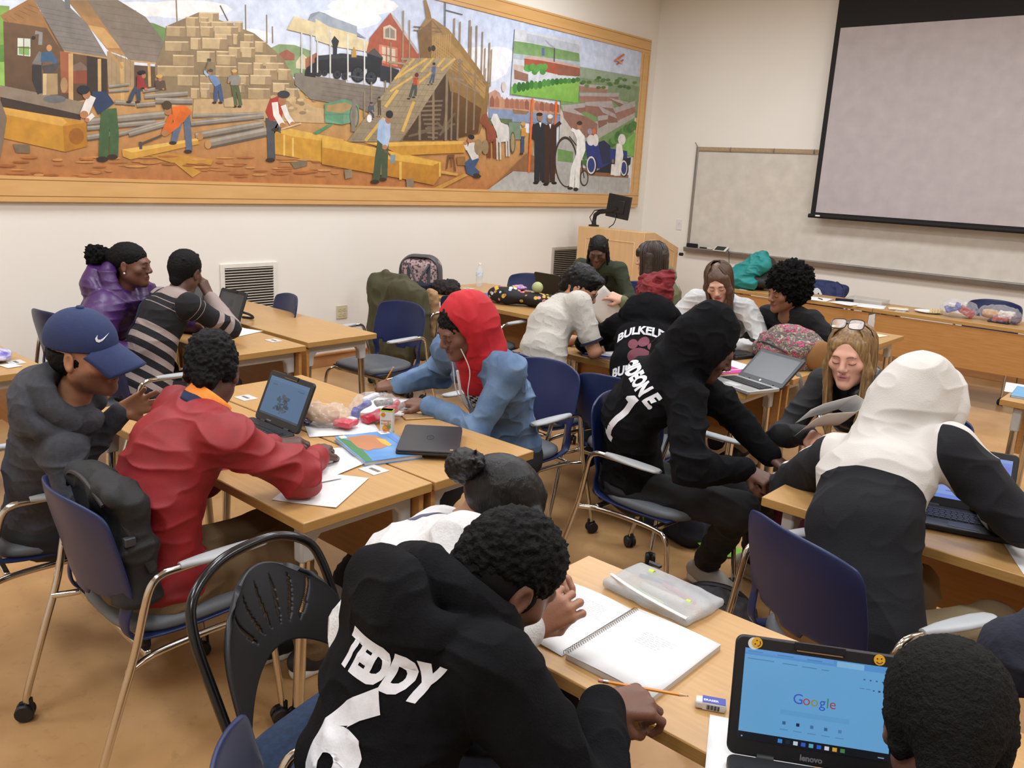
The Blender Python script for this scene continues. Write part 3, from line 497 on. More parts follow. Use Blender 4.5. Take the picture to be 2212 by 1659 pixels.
def add_caster(m, x, y, a=.4):
    M = Matrix.Translation((x, y, .0)) @ Matrix.Rotation(a, 4, 'Z'); R = Matrix.Rotation(math.pi/2, 4, 'Y')
    for s in (-1, 1): m.lathe([(.018,-.009),(.026,-.009),(.029,-.005),(.029,.005),(.026,.009),(.018,.009)], n=18, M=M @ Matrix.Translation((s*.0135, -.008, .03)) @ R)
    m.box((0,-.006,.045), (.012,.034,.034), M=M); m.cyl((0,.008,.03), (0,.008,.075), .009, 10, M)
    return m
def smooth_path(pts, n=6):
    pts = [V(p) for p in pts]; out = []
    for i in range(len(pts)-1):
        p0, p1, p2, p3 = pts[max(i-1,0)], pts[i], pts[i+1], pts[min(i+2,len(pts)-1)]
        for k in range(n):
            t = k/n; out.append(.5*((2*p1)+(p2-p0)*t+(2*p0-5*p1+4*p2-p3)*t*t+(3*p1-p0-3*p2+p3)*t**3))
    return out+[pts[-1]]
def make_chair():
    e = empty('stacking_chair', '-', 'chair', group='blue shell classroom chairs')
    prof = smooth_path([(0,-.30,.865),(0,-.285,.78),(0,-.262,.68),(0,-.242,.58),(0,-.228,.50),(0,-.19,.445),(0,-.12,.428),(0,-.02,.424),(0,.10,.428),(0,.19,.432)], 4)
    nv = len(prof)-1
    def fn(u, v):
        i = min(int(round(v*nv)), nv); p = prof[i]; z = p.z; a = (u-.5)*2; back = min(1, max(0, (z-.44)/.12))
        wd = .225+.015*math.sin(min(1, max(0, (z-.5)/.36))*math.pi)
        tt = 1.
        if i < 4: tt = 1-.10*(1-i/4)**2      # rounded top corners
        return (a*wd*tt, p.y+.055*a*a*back, z+.012*a*a*(1-back)-(.03*abs(a)**3 if i < 3 else 0)*(1-i/3)-.010*back*0)
    def skip(u, v):
        p = prof[min(int(v*nv), nv)]; a = abs(u-.5)*2; lo = .575-.05*(1-a*a)
        return a < .8 and p.z < lo+.03 and p.y < -.15 and p.z > .43
    sh = MB().grid(fn, 20, nv, skip=skip).build('shell', navyp, e, solid=.011, sub=1)
    m = MB(); loft(m, [oval_rings(0,.02,z,rx,ry,36,3.4) for z,rx,ry in ((.436,.19,.185),(.44,.212,.21),(.455,.222,.222),(.47,.22,.218),(.479,.205,.2),(.483,.17,.17),(.485,.1,.1))]); m.build('seat_pad', padm, e, ang=60)
    for s in (-1, 1):
        MB().tube(smooth_path([(s*.285,-.335,.06),(s*.285,-.33,.10),(s*.287,-.265,.30),(s*.29,-.215,.45),(s*.297,-.185,.58),(s*.302,-.165,.645),(s*.302,-.135,.668),(s*.302,-.08,.672),(s*.302,.10,.672)], 4), .0115, 10).build('leg', chrome, e)
        MB().tube(smooth_path([(s*.265,.25,.06),(s*.262,.235,.2),(s*.258,.22,.34),(s*.255,.20,.395),(s*.25,.15,.412),(s*.245,0,.412),(s*.25,-.15,.405),(s*.287,-.235,.40)], 4), .0105, 10).build('leg', chrome, e)
        m = MB(); rings = []
        for y, wd, t in ((-.085,.013,.010),(-.06,.016,.012),(-.02,.024,.012),(.05,.030,.011),(.12,.031,.010),(.165,.026,.009),(.182,.014,.006)):
            rings.append([(s*.302+wd*math.cos(2*math.pi*k/16), y, .678+t*math.sin(2*math.pi*k/16)) for k in range(16)])
        loft(m, rings); m.build('arm_pad', armm, e, ang=70)
        add_caster(MB(), s*.285, -.335, .5*s).build('caster', rubber, e); add_caster(MB(), s*.265, .25, -.3).build('caster', rubber, e)
    for y in (-.16, .14): MB().box((0,y,.408), (.485,.02,.02)).build('cross_bar', chrome, e, bevel=.004)
    return e
chair0 = make_chair(); used = []
def place_chair(x, y, phi, label):
    rz = math.radians(phi)-math.pi/2
    if not used:
        used.append(1); chair0.location = (x, y, 0); chair0.rotation_euler = (0,0,rz); chair0['label'] = label; return chair0
    return dup(chair0, (x, y, 0), rz, label)
CH = dict(
 c1=(-3.10,1.03,82,'blue chair at the left edge holding the man in the navy cap'),
 c2=(-2.37,1.12,88,'blue chair with a black backpack hung over its back, under the red jacket'),
 c4=(-.88,.80,61,'blue chair under the boy in the black TEDDY hoodie'),
 c5=(-5.27,2.13,98,'blue chair behind the woman in the purple puffer coat'),
 c6=(-4.36,2.03,88,'blue chair under the striped sweater wearer'),
 c7=(-5.15,3.15,-105,'small-looking empty blue chair against the left wall beside the white vent'),
 c8=(-4.41,3.64,-86,'empty blue chair with grey seat at the right end of the back-left tables'),
 c9=(-5.08,4.72,82,'blue chair draped with the olive coat'),
 c10=(-4.44,4.72,95,'empty blue chair behind the person with the red hood'),
 c11=(-5.02,5.86,-68,'empty blue chair on the far side of the table behind the patterned bag'),
 c12=(-2.90,3.60,83,'blue chair under the man in the grey polo shirt'),
 c13=(-2.24,3.56,98,'blue chair between the polo shirt man and the boy in the GIDEON hoodie'),
 c14=(-1.76,3.05,-3,'blue chair under the boy in the GIDEON hoodie'),
 c15=(-1.03,3.70,-95,'blue chair behind the white hood, only its back edge showing'),
 c16=(-.71,2.42,65,'blue chair under the wearer of the white and navy hoodie'),
 c17=(-2.10,5.28,-98,'blue chair under the woman with the afro'),
 c18=(-3.36,8.42,-90,'blue chair by the front wall with a navy jacket over it'),
 c19=(-1.78,8.55,-88,'blue chair by the front wall behind the clear food bags'),
 c20=(-4.22,6.36,-88,'blue chair behind the woman in the dark green sweater'),
 c21=(-2.62,3.02,-92,'blue chair under the person in the denim jacket'),
 c22=(-3.42,5.62,178,'blue chair under the woman with the brown bob'),
 c23=(-2.76,5.45,-84,'blue chair under the woman in the white sweatshirt'))
CHO = {k: place_chair(*v) for k, v in CH.items()}
# ---- tables
def make_table(L_=1.53, D_=.52):
    e = empty('training_table', '-', 'table', group='wooden training tables'); h = .74; t = .034
    m = MB(); m.box((0,0,h-t/2), (L_,D_,t)); m.build('table_top', oak, e, bevel=.003)
    m = MB(); q = .0004
    for c, d in (((0,D_/2+q,h-t/2), (L_-.004,.001,t-.006)), ((0,-D_/2-q,h-t/2), (L_-.004,.001,t-.006)), ((L_/2+q,0,h-t/2), (.001,D_-.004,t-.006)), ((-L_/2-q,0,h-t/2), (.001,D_-.004,t-.006))): m.box(c, d)
    m.build('edge_band', edgem, e)
    for s in (-1, 1):
        x = s*(L_/2-.085); m = MB(); z1 = h-t-.001
        prof = [(-.215,z1),(.215,z1),(.225,z1-.01),(.225,z1-.135),(.175,z1-.135),(.17,z1-.075),(.15,z1-.052),(-.15,z1-.052),(-.17,z1-.075),(-.175,z1-.135),(-.225,z1-.135),(-.225,z1-.01)]
        m.prism(prof, x-.022, x+.022, M=Mx); m.build('end_frame', greym, e, bevel=.008)
        for f in (-1, 1):
            MB().tube([(x, f*.2, z1-.13), (x+s*.0, f*.228, .07)], [.021,.019], 14).build('leg', chrome, e); add_caster(MB(), x, f*.228, f*.5).build('caster', rubber, e)
    m = MB().box((0,D_/2-.02,.515), (L_-.06,.02,.36)); m.build('modesty_panel', oakp, e, bevel=.002)
    m = MB()
    for s in (-1, 1): m = MB(); m.prism([(D_/2-.032,.70),(D_/2-.10,.70),(D_/2-.032,.635)], s*(L_/2-.2)-.006, s*(L_/2-.2)+.006, M=Mx); m.build('panel_bracket', rubber, e)
    m = MB().box((L_/2-.22, D_/2-.075, h+.0015), (.085,.07,.003)); m.cur = 1; m.box((L_/2-.215, D_/2-.075, h+.0034), (.05,.014,.001)); m.build('cable_plate', [mat('plate_grey', 'cdcac6', .4), mat('slot_grey', '6b6660', .6)], e, bevel=.001)
    return e
tab0 = make_table(); tused = []
def place_table(x, y, rz, label):
    rz = math.radians(rz)
    if not tused: tused.append(1); tab0.location = (x,y,0); tab0.rotation_euler = (0,0,rz); tab0['label'] = label; return tab0
    return dup(tab0, (x,y,0), rz, label)
TB = [(-2.735,1.62,0,'wooden table in front of the boy in the red jacket with papers on it'),
 (-2.73,2.15,180,'wooden table under the closed black laptop and food bags'),
 (-4.83,2.575,0,'wooden table in front of the striped sweater at the back left'),
 (-4.895,3.155,180,'empty-looking wooden table nearest the white vent at the back left'),
 (-5.06,1.26,0,'wooden table cut by the left edge of the picture'),
 (-4.77,5.09,0,'wooden table carrying the emoji-patterned bag and the picture books'),
 (-4.77,5.63,180,'wooden table carrying the water bottle near the left wall'),
 (-2.615,4.225,0,'wooden table under the open silver laptop'),
 (-2.60,4.76,180,'wooden table carrying the colourful woven backpack'),
 (-.50,1.565,0,'wooden table in the foreground under the spiral notebook'),
 (-.37,2.91,0,'wooden table in front of the white and navy hoodie'),
 (-3.365,8.21,180,'long wooden table by the front wall under the teal coat, panel facing the room'),
 (-1.83,8.21,180,'long wooden table by the front wall under the plate and food bags'),
 (-2.68,6.39,180,'wooden table with loose sheets behind the woman with the afro'),
 (-.15,5.29,0,'wooden table at the right edge with a blue folder on it')]
TBO = [place_table(*t) for t in TB]
# ---- black folding chair
fc = empty('folding_chair', 'black folding chair with fan-slotted plastic back and blue padded seat', 'chair', (-1.40,1.09,0), math.radians(-78)); bkp = mat('folding_black', '1c1d20', .42); tubem = mat('folding_tube', '0d0d0f', .2)
def fb(u, v):  # fan back, local forward +Y
    a = (u-.5)*2; z = .50+.32*v+.13*(1-a*a)*(1-v); t = (z-.5)/.36; wd = .203*(1-.42*v**4)*(1-.06*v)
    return (a*wd, -.165-.15*t+.05*a*a, z-.05*a*a*v**3)
def fskip(u, v):
    a = (u-.5)*2
    if not .22 < v < .84: return False
    return any(abs(a-c*(.25+1.0*v)) < .026*min(1, (v-.2)*8, (.86-v)*8) for c in (-.72,-.44,-.15,.15,.44,.72))
MB().grid(fb, 120, 44, skip=fskip).build('back_panel', bkp, fc, solid=.014)
pth = smooth_path([(-.215,.22,.02),(-.215,.05,.25),(-.215,-.12,.46),(-.212,-.215,.62),(-.212,-.27,.74),(-.185,-.30,.81),(-.10,-.32,.853),(0,-.325,.862),(.10,-.32,.853),(.185,-.30,.81),(.212,-.27,.74),(.212,-.215,.62),(.215,-.12,.46),(.215,.05,.25),(.215,.22,.02)], 5)
MB().tube(pth, .0125, 10).build('back_frame', tubem, fc)
MB().tube(smooth_path([(-.19,-.30,.02),(-.19,-.1,.28),(-.19,.12,.43),(-.19,.2,.44)],4), .0115, 10).build('leg', tubem, fc); MB().tube(smooth_path([(.19,-.30,.02),(.19,-.1,.28),(.19,.12,.43),(.19,.2,.44)],4), .0115, 10).build('leg', tubem, fc)
MB().tube([(-.19,-.24,.1),(.19,-.24,.1)], .009, 8).build('stretcher', tubem, fc); MB().tube([(-.215,.16,.1),(.215,.16,.1)], .009, 8).build('stretcher', tubem, fc)
m = MB(); loft(m, [oval_rings(0,.03,z,rx,ry,36,5.) for z,rx,ry in ((.435,.2,.195),(.44,.207,.203),(.452,.207,.203))]); m.build('seat_pan', bkp, fc)
m = MB(); loft(m, [oval_rings(0,.03,z,rx,ry,36,5.) for z,rx,ry in ((.452,.203,.2),(.468,.205,.202),(.482,.19,.188),(.486,.13,.13))]); m.build('seat_cushion', mat('navy_fabric', '1f3350', .9, col2='18283f', scale=60, bump=.5, bscale=140), fc, ang=60)
# ---------------------------------------------------------------- signed distance modelling for people, cloth and bags
def nv(v): v = np.asarray(v, float); return v/(np.linalg.norm(v)+1e-12)
A3 = lambda *a: np.array(a, float)
def d_cap(p, a, b, ra, rb, sr=None, s=1.):
    if sr is not None:   # squash along axis sr: elliptical section
        q = 1-1/s; p = p-(p@sr)[..., None]*(sr*q).astype(np.float32); a = a-a.dot(sr)*sr*q; b = b-b.dot(sr)*sr*q
    ab = (b-a).astype(np.float32); pa = p-a.astype(np.float32); h = np.clip(pa@ab/max(float(ab@ab), 1e-9), 0, 1)
    return np.sqrt(((pa-h[..., None]*ab)**2).sum(-1))-(ra+(rb-ra)*h)
def d_ell(p, c, r, R):
    q = (p-c.astype(np.float32))@R.T.astype(np.float32); r = np.asarray(r, np.float32)
    k0 = np.sqrt(((q/r)**2).sum(-1)); k1 = np.sqrt(((q/r**2).astype(np.float32)**2).sum(-1))+1e-9
    return k0*(k0-1)/k1
def d_box(p, c, hs, R, rd):
    q = np.abs((p-c.astype(np.float32))@R.T.astype(np.float32))-(np.asarray(hs, np.float32)-rd)
    return np.sqrt((np.maximum(q, 0)**2).sum(-1))+np.minimum(q.max(-1), 0)-rd
I3 = np.eye(3)
def C(a, b, ra, rb=None, k=.02, sr=None, s=1., sub=0): return ('c', np.asarray(a, float), np.asarray(b, float), ra, ra if rb is None else rb, k, None if sr is None else nv(sr), s, sub)
def E(c, r, k=.02, R=I3, sub=0): return ('e', np.asarray(c, float), r, k, np.asarray(R, float), sub)
def X(c, hs, rd=.01, k=.01, R=I3, sub=0): return ('x', np.asarray(c, float), hs, rd, k, np.asarray(R, float), sub)
def bounds(q):
    if q[0] == 'c': r = max(q[3], q[4])*max(1, q[7])+q[5]; return np.minimum(q[1], q[2])-r, np.maximum(q[1], q[2])+r, q[5], q[8]
    if q[0] == 'e': r = max(q[2])+q[3]; return q[1]-r, q[1]+r, q[3], q[5]
    r = np.linalg.norm(q[2])+q[4]; return q[1]-r, q[1]+r, q[4], q[6]
def sdf_mesh(prims, h):
    bs = [bounds(q) for q in prims]; lo = np.min([b[0] for b in bs if not b[3]], 0)-3*h; hi = np.max([b[1] for b in bs if not b[3]], 0)+3*h
    n = np.ceil((hi-lo)/h).astype(int)+1; F = np.full(n, .15, np.float32)
    ax = [(lo[i]+h*np.arange(n[i])).astype(np.float32) for i in range(3)]
    for q, (l, u, k, sub) in zip(prims, bs):
        i0 = np.clip(((l-lo)/h).astype(int)-3, 0, n); i1 = np.clip(((u-lo)/h).astype(int)+5, 0, n)
        if (i1 <= i0).any(): continue
        sl = tuple(slice(i0[i], i1[i]) for i in range(3)); p = np.stack(np.meshgrid(*[ax[i][sl[i]] for i in range(3)], indexing='ij'), -1)
        if q[0] == 'c': d = d_cap(p, q[1], q[2], q[3], q[4], q[6], q[7])
        elif q[0] == 'e': d = d_ell(p, q[1], q[2], q[4])
        else: d = d_box(p, q[1], q[2], q[5], q[3])
        f = F[sl]; k = max(k, 1e-4)
        if sub: d = -d; t = np.clip(.5+.5*(d-f)/k, 0, 1); F[sl] = f*(1-t)+d*t+k*t*(1-t)
        else: t = np.clip(.5+.5*(f-d)/k, 0, 1); F[sl] = f*(1-t)+d*t-k*t*(1-t)
    return snet(F, lo, h)
def snet(F, lo, h):
    ins = F < 0; s = np.zeros(np.array(F.shape)-1, np.int8)
    cs = [(i, j, k) for i in (0,1) for j in (0,1) for k in (0,1)]; m = np.array(F.shape)-1
    for i, j, k in cs: s += ins[i:i+m[0], j:j+m[1], k:k+m[2]]
    act = np.argwhere((s > 0) & (s < 8)); idx = np.full(s.shape, -1, np.int32); idx[tuple(act.T)] = np.arange(len(act))
    val = {c: F[act[:,0]+c[0], act[:,1]+c[1], act[:,2]+c[2]] for c in cs}; acc = np.zeros((len(act), 3)); cnt = np.zeros(len(act))
    for c in cs:
        for x in range(3):
            if c[x]: continue
            d = list(c); d[x] = 1; a, b = val[c], val[tuple(d)]; cr = (a < 0) != (b < 0); t = np.where(cr, a/np.where(cr, a-b, 1), 0)
            pt = np.tile(np.array(c, float), (len(act), 1)); pt[:, x] += t; acc += pt*cr[:, None]; cnt += cr
    v = lo+h*(act+acc/cnt[:, None]); quads = []
    for x in range(3):
        y, z = (x+1) % 3, (x+2) % 3; a = np.moveaxis(ins, x, 0); e = np.argwhere(a[:-1] != a[1:])
        e = e if x == 0 else e; full = np.zeros_like(e); rest = [q for q in range(3) if q != x]; full[:, x] = e[:, 0]; full[:, rest[0]] = e[:, 1]; full[:, rest[1]] = e[:, 2]
        ok = (full[:, y] > 0) & (full[:, z] > 0) & (full[:, y] < m[y]) & (full[:, z] < m[z]); full = full[ok]; sgn = ins[tuple(full.T)]
        def g(dy, dz): q = full.copy(); q[:, y] -= dy; q[:, z] -= dz; return idx[tuple(q.T)]
        q = np.stack([g(1,1), g(0,1), g(0,0), g(1,0)], 1); q[~sgn] = q[~sgn][:, ::-1]; quads.append(q)
    return v, np.concatenate(quads)
def normals(v, q):
    n = np.cross(v[q[:,2]]-v[q[:,0]], v[q[:,3]]-v[q[:,1]]); N = np.zeros_like(v)
    for i in range(4): np.add.at(N, q[:, i], n)
    return N/(np.linalg.norm(N, axis=1)[:, None]+1e-12)
def relax(v, q, it=1, f=.5):
    for _ in range(it):
        S_ = np.zeros_like(v); c = np.zeros(len(v))
        for i in range(4):
            for j in (1, 3): np.add.at(S_, q[:, i], v[q[:, (i+j) % 4]]); np.add.at(c, q[:, i], 1)
        v = v*(1-f)+f*S_/c[:, None]
    return v
def hsh(i, j, k, s):
    n = (i*374761393+j*668265263+k*2147483647+s*1274126177) & 0x7fffffff; n = ((n ^ (n >> 13))*1274126177) & 0x7fffffff
    return ((n ^ (n >> 16)) & 0xffff)/65535.
def noise(p, s=0):
    f = np.floor(p).astype(np.int64); t = p-f; t = t*t*(3-2*t); r = 0
    for i in (0,1):
        for j in (0,1):
            for k in (0,1): r = r+hsh(f[:,0]+i, f[:,1]+j, f[:,2]+k, s)*(t[:,0] if i else 1-t[:,0])*(t[:,1] if j else 1-t[:,1])*(t[:,2] if k else 1-t[:,2])
    return r
def mesh_obj(name, v, q, m, parent=None, base=(0,0,0), attrs=None, label=None):
    me = bpy.data.meshes.new(name); n = len(v); me.vertices.add(n); me.vertices.foreach_set('co', (v-np.array(base)).astype(np.float32).ravel())
    me.loops.add(q.size); me.loops.foreach_set('vertex_index', q.astype(np.int32).ravel()); me.polygons.add(len(q)); me.polygons.foreach_set('loop_start', np.arange(0, q.size, 4, dtype=np.int32))
    me.update(calc_edges=True); me.shade_smooth()
    for q_ in (m if isinstance(m, (list, tuple)) else [m]): me.materials.append(q_)
    for an, (ty, arr) in (attrs or {}).items():
        a = me.attributes.new(an, ty, 'POINT'); a.data.foreach_set('color' if 'COLOR' in ty else 'vector' if 'VEC' in ty else 'value', np.asarray(arr, np.float32).ravel())
    o = bpy.data.objects.new(name, me); COL.objects.link(o)
    if parent: o.parent = parent
    else: o.location = base
    if label: o['label'] = label
    return o
def wrinkle(v, q, amp, fr=(9., 9., 9.), s=0, mask=None):
    """cloth folds: ridged noise pushed along the normals"""
    N = normals(v, q); fr = np.array(fr); w = np.stack([noise(v*4+7, s+9), noise(v*4+31, s+5), noise(v*4+57, s+3)], 1)*.8
    r = 1-np.abs(2*noise((v+w*.12)*fr, s)-1); r2 = 1-np.abs(2*noise((v+w*.08)*fr*2.1+11, s+1)-1)
    d = amp*(1.3*r**3+.6*r2**3-.55); d = d if mask is None else d*mask
    return v+N*d[:, None]
def rough(v, q, amp, fr, s=0, oct_=2):
    N = normals(v, q); d = 0
    for o in range(oct_): d = d+(noise(v*fr*2**o, s+o)-.5)/1.6**o
    return v+N*(amp*d)[:, None]
# ---------------------------------------------------------------- people
def rotm(yaw, pitch, roll):
    """rows right, forward, up; yaw = heading angle, pitch>0 looks down, roll>0 tips to the right"""
    f0 = A3(math.cos(yaw), math.sin(yaw), 0); r0 = A3(math.sin(yaw), -math.cos(yaw), 0); u0 = A3(0,0,1)
    f = f0*math.cos(pitch)-u0*math.sin(pitch); u = u0*math.cos(pitch)+f0*math.sin(pitch)
    r = r0*math.cos(roll)-u*math.sin(roll); u = u*math.cos(roll)+r0*math.sin(roll)
    return np.array([r, f, u])
def frame_prims(pr, o, R, sc=1.):
    """prims given in a local frame -> world"""
    out = []; W = lambda p: o+(np.asarray(p, float)*sc)@R
    for q in pr:
        if q[0] == 'c': out.append(('c', W(q[1]), W(q[2]), q[3]*sc, q[4]*sc, q[5]*sc, None if q[6] is None else q[6]@R, q[7], q[8]))
        elif q[0] == 'e': out.append(('e', W(q[1]), tuple(np.array(q[2])*sc), q[3]*sc, q[4]@R, q[5]))
        else: out.append(('x', W(q[1]), tuple(np.array(q[2])*sc), q[3]*sc, q[4]*sc, q[5]@R, q[6]))
    return out
def rx(a): c, s = math.cos(a), math.sin(a); return np.array([[1,0,0],[0,c,s],[0,-s,c]])
def ry(a): c, s = math.cos(a), math.sin(a); return np.array([[c,0,s],[0,1,0],[-s,0,c]])
def rz(a): c, s = math.cos(a), math.sin(a); return np.array([[c,s,0],[-s,c,0],[0,0,1]])
def head_prims(jaw=1., nose=1., fem=0.):
    H = [E((0,-.014,.03), (.074,.096,.085)), E((0,.022,-.03), (.060-.003*fem,.064,.084), .03), C((-.047,0,-.055), (0,.058,-.094), .021*jaw, .019, .03), C((.047,0,-.055), (0,.058,-.094), .021*jaw, .019, .03),
         E((0,.070,-.098), (.021*jaw,.016,.016), .02), E((-.043,.056,-.022), (.022,.02,.018), .025), E((.043,.056,-.022), (.022,.02,.018), .025),
         C((-.032,.079,.019), (.032,.079,.019), .0125, .0125, .018), E((-.030,.101,-.002), (.020,.017,.0125), .014, sub=1), E((.030,.101,-.002), (.020,.017,.0125), .014, sub=1)]
    for s in (-1, 1): H += [E((s*.031,.0755,-.003), (.0145,.014,.0125), .005)]
    H += [C((0,.084,.012), (0,.104*1,-.028), .0085*nose, .0125*nose, .012), E((-.0125*nose,.0955,-.034), (.009,.010,.008), .008), E((.0125*nose,.0955,-.034), (.009,.010,.008), .008),
          C((-.017,.0835,-.059), (.017,.0835,-.059), .0065, k=.008), C((0,.089,-.0575), (0,.089,-.0575), .007, k=.008), C((-.014,.083,-.0705), (.014,.083,-.0705), .0078, k=.008), E((0,.097,-.0645), (.024,.010,.0016), .003, sub=1)]
    for s in (-1, 1):
        R = rz(-s*.35)@ry(0)
        H += [E((s*.077,-.012,-.004), (.009,.019,.031), .006, R), E((s*.076,-.010,-.027), (.008,.011,.012), .006, R), E((s*.087,-.008,-.002), (.008,.010,.019), .005, R, sub=1)]
    return H
def hand_prims(wr, d, nrm, curl=(.5,.5,.5,.5), thumb=.5, left=False, spread=.1, sc=1., tc=.4):
    """palm and five separate fingers; d = direction of the palm, nrm = back of the hand"""
    d = nv(d); nrm = nv(np.asarray(nrm, float)-d*np.dot(nrm, d)); sd = np.cross(d, nrm)*(-1 if left else 1)   # sd points to the thumb side
    o = []; wr = np.asarray(wr, float); pos = (.030,.010,-.010,-.028); ln = (.076,.084,.078,.062); base = (.088,.092,.088,.080)
    for i in range(4):
        k = wr+(d*base[i]+sd*pos[i]+nrm*(.004 if i in (1,2) else 0))*sc; w0 = wr+(d*.012+sd*pos[i]*.62)*sc
        o.append(C(w0, k, .0135*sc, .0118*sc, .012))
        dirn = nv(d+sd*spread*(1.5-i)); c = curl[i] if not np.isscalar(curl) else curl; a = 0; p = k; r = (.0094,.0097,.0093,.0082)[i]*sc
        for j, (fr, cm) in enumerate(((.44,.9),(.31,1.25),(.25,.9))):
            a += c*cm; dd = dirn*math.cos(a)-nrm*math.sin(a); p2 = p+dd*ln[i]*fr*sc; o.append(C(p, p2, r*(1-.08*j), r*(1-.08*(j+1)), .004)); p = p2
    b = wr+(d*.022+sd*.022-nrm*.006)*sc; t1 = b+(nv(d*.6+sd*(.8-.45*max(0, thumb))-nrm*.6*thumb)*.046)*sc; t2 = t1+nv(d*(.9)+sd*(.45-.7*thumb)-nrm*(.2+.5*thumb))*.034*sc; t3 = t2+nv(d*(.95-.3*tc)+sd*(.1-.8*thumb)-nrm*(.2+.5*tc))*.027*sc
    o += [C(b, t1, .0165*sc, .0125*sc, .012), C(t1, t2, .0118*sc, .0105*sc, .004), C(t2, t3, .0105*sc, .0085*sc, .004)]
    return o
def ik(s, w, l1, l2, pole):
    s = np.asarray(s, float); w = np.asarray(w, float); v = w-s; L_ = np.linalg.norm(v); sc = max(1., L_/(l1+l2)*1.005); l1 *= sc; l2 *= sc
    u = v/L_; a = (l1*l1-l2*l2+L_*L_)/(2*L_); hgt = math.sqrt(max(0, l1*l1-a*a)); pl = np.asarray(pole, float); pl = nv(pl-u*pl.dot(u)); return s+u*a+pl*hgt
SKIN = {}
def skinmat(c):
    if c not in SKIN:
        m = mat('skin_'+c, c, .48, attr='Col', scale=25, bump=.12, bscale=220, detail=3); pbr(m).inputs['Subsurface Weight'].default_value = .08; pbr(m).inputs['Subsurface Radius'].default_value = (.012,.005,.003); SKIN[c] = m
    return SKIN[c]
def person(label, pel, phi, head, hy, hp, hr, skin, top, arms, topm, pants='202226', h=.005, lip=None, spine=.05, sh=.175, tw=0., hs=1., jaw=1., nose=1., fem=0., legs=True, thick=1., hood=None, extra=(), knees=None, feet=None, shoes=None, sleeve=1., amp=.007, topname='hoodie', neckdrop=0., col=None, stubble=None, pelz=.53, pantm=None, fold=(7,7,11), tsmooth=1, topx=None, nk=None, neckr=.052, bare=(), sdir=None):
    phi = math.radians(phi); hy = math.radians(hy); hp = math.radians(hp); hr = math.radians(hr); f = A3(math.cos(phi), math.sin(phi), 0); r = A3(math.sin(phi), -math.cos(phi), 0); up = A3(0,0,1)
    Pl = A3(pel[0], pel[1], pelz); Hc = A3(*head); RH = rotm(hy, hp, hr); base = (pel[0], pel[1], 0)
    N_ = Hc+(RH.T@A3(0,-.042,-.10))*hs+A3(0,0,-.032-neckdrop)-f*.01 if nk is None else A3(*nk)
    ax = nv(N_-Pl); rt = nv(r-ax*ax.dot(r)); bk = -np.cross(rt, ax)*-1; bk = np.cross(ax, rt); bk = bk if bk.dot(f) < 0 else -bk
    Mid = (Pl*.52+N_*.48)+bk*spine; Ch = Pl*.25+N_*.75+bk*spine*.75
    ca, sa = math.cos(math.radians(tw)), math.sin(math.radians(tw)); rs = rt*ca-bk*sa
    tang = nv(N_-Ch); shc = N_-tang*.045-bk*.01; SL, SR = shc-rs*sh, shc+rs*sh
    body = []; clo = []; T = thick
    # torso (skin core and cloth)
    seq = [(Pl, .118), (Mid, .102), (Ch, .106), (N_-tang*.05, .078)]
    for (a, ra), (b, rb) in zip(seq, seq[1:]):
        body.append(C(a, b, ra*.8, rb*.8, .04, rt, 1.4)); clo.append(C(a, b, ra*T, rb*T, .05, rt, 1.46))
    body += [C(SL, SR, .05, k=.05), C(N_-tang*.06, Hc+(RH.T@A3(0,-.012,-.06))*hs, neckr+.006, neckr-.002, .03)]
    clo += [C(SL, SR, .060*T, k=.055), C(N_-tang*.08, N_-tang*.02, .085*T, .06, .04), E(Pl-up*.02, (.172*T,.14*T,.12), .05, np.array([r, f, up]))]
    body += frame_prims(head_prims(jaw, nose, fem), Hc, RH, hs)
    joints = {}
    for side, s, S_ in (('L', -1, SL), ('R', 1, SR)):
        a = arms.get(side)
        if not a: a = dict(w=S_-up*.42+f*.25, d=f, n=up)
        W_ = A3(*a['w']); El_ = ik(S_, W_, .29, .255, a.get('pole', bk*.5+rs*s*.8-up*.8)); joints[side] = (S_, El_, W_)
        body += [C(S_, El_, .045, .038, .02), C(El_, W_, .038, .026, .015)]
        body += hand_prims(W_, a.get('d', nv(W_-El_)), a.get('n', up), a.get('curl', .5), a.get('thumb', .5), s < 0, a.get('spread', .12), a.get('sc', 1.), a.get('tc', .4))
        if a.get('bare'): We = S_*.35+El_*.65; clo += [C(S_, We, .068*T, .062*T, .03)]
        else:
            Wc = W_-nv(W_-El_)*.012; clo += [C(S_, El_, .060*T*sleeve, .049*T*sleeve, .035), C(El_, Wc, .049*T*sleeve, .036*sleeve, .03)]
            clo += [C(Wc-nv(W_-El_)*.035, Wc, .039*sleeve, .037*sleeve, .006)]
    joints.update(N=N_, Ch=Ch, Pl=Pl, Mid=Mid, rt=rt, bk=bk, tang=tang, Hc=Hc, RH=RH, f=f, r=r, rs=rs)
    # legs
    pan = [E(Pl-up*.045, (.178,.155,.105), .04, np.array([r, f, up])), C(Pl-up*.04-r*.08, Pl-up*.04+r*.08, .11, k=.04)]; ank = []
    for i, s in enumerate((-1, 1)):
        hip = Pl-up*.05+r*s*.09; kn = A3(*knees[i]) if knees else hip+f*.40+r*s*.05-up*.0; kn[2] = kn[2] if knees else .515
        an = A3(*feet[i]) if feet else A3(*(kn+f*(-.02)))*A3(1,1,0)+A3(0,0,.10); ank.append((kn, an))
        body += [C(hip, kn, .07, .048, .03), C(kn, an, .045, .03, .03)]; pan += [C(hip, kn, .092, .068, .045), C(kn, an+up*.0, .066, .055, .03)]
    v, q = sdf_mesh(body, h); v = relax(v, q, 1, .4)
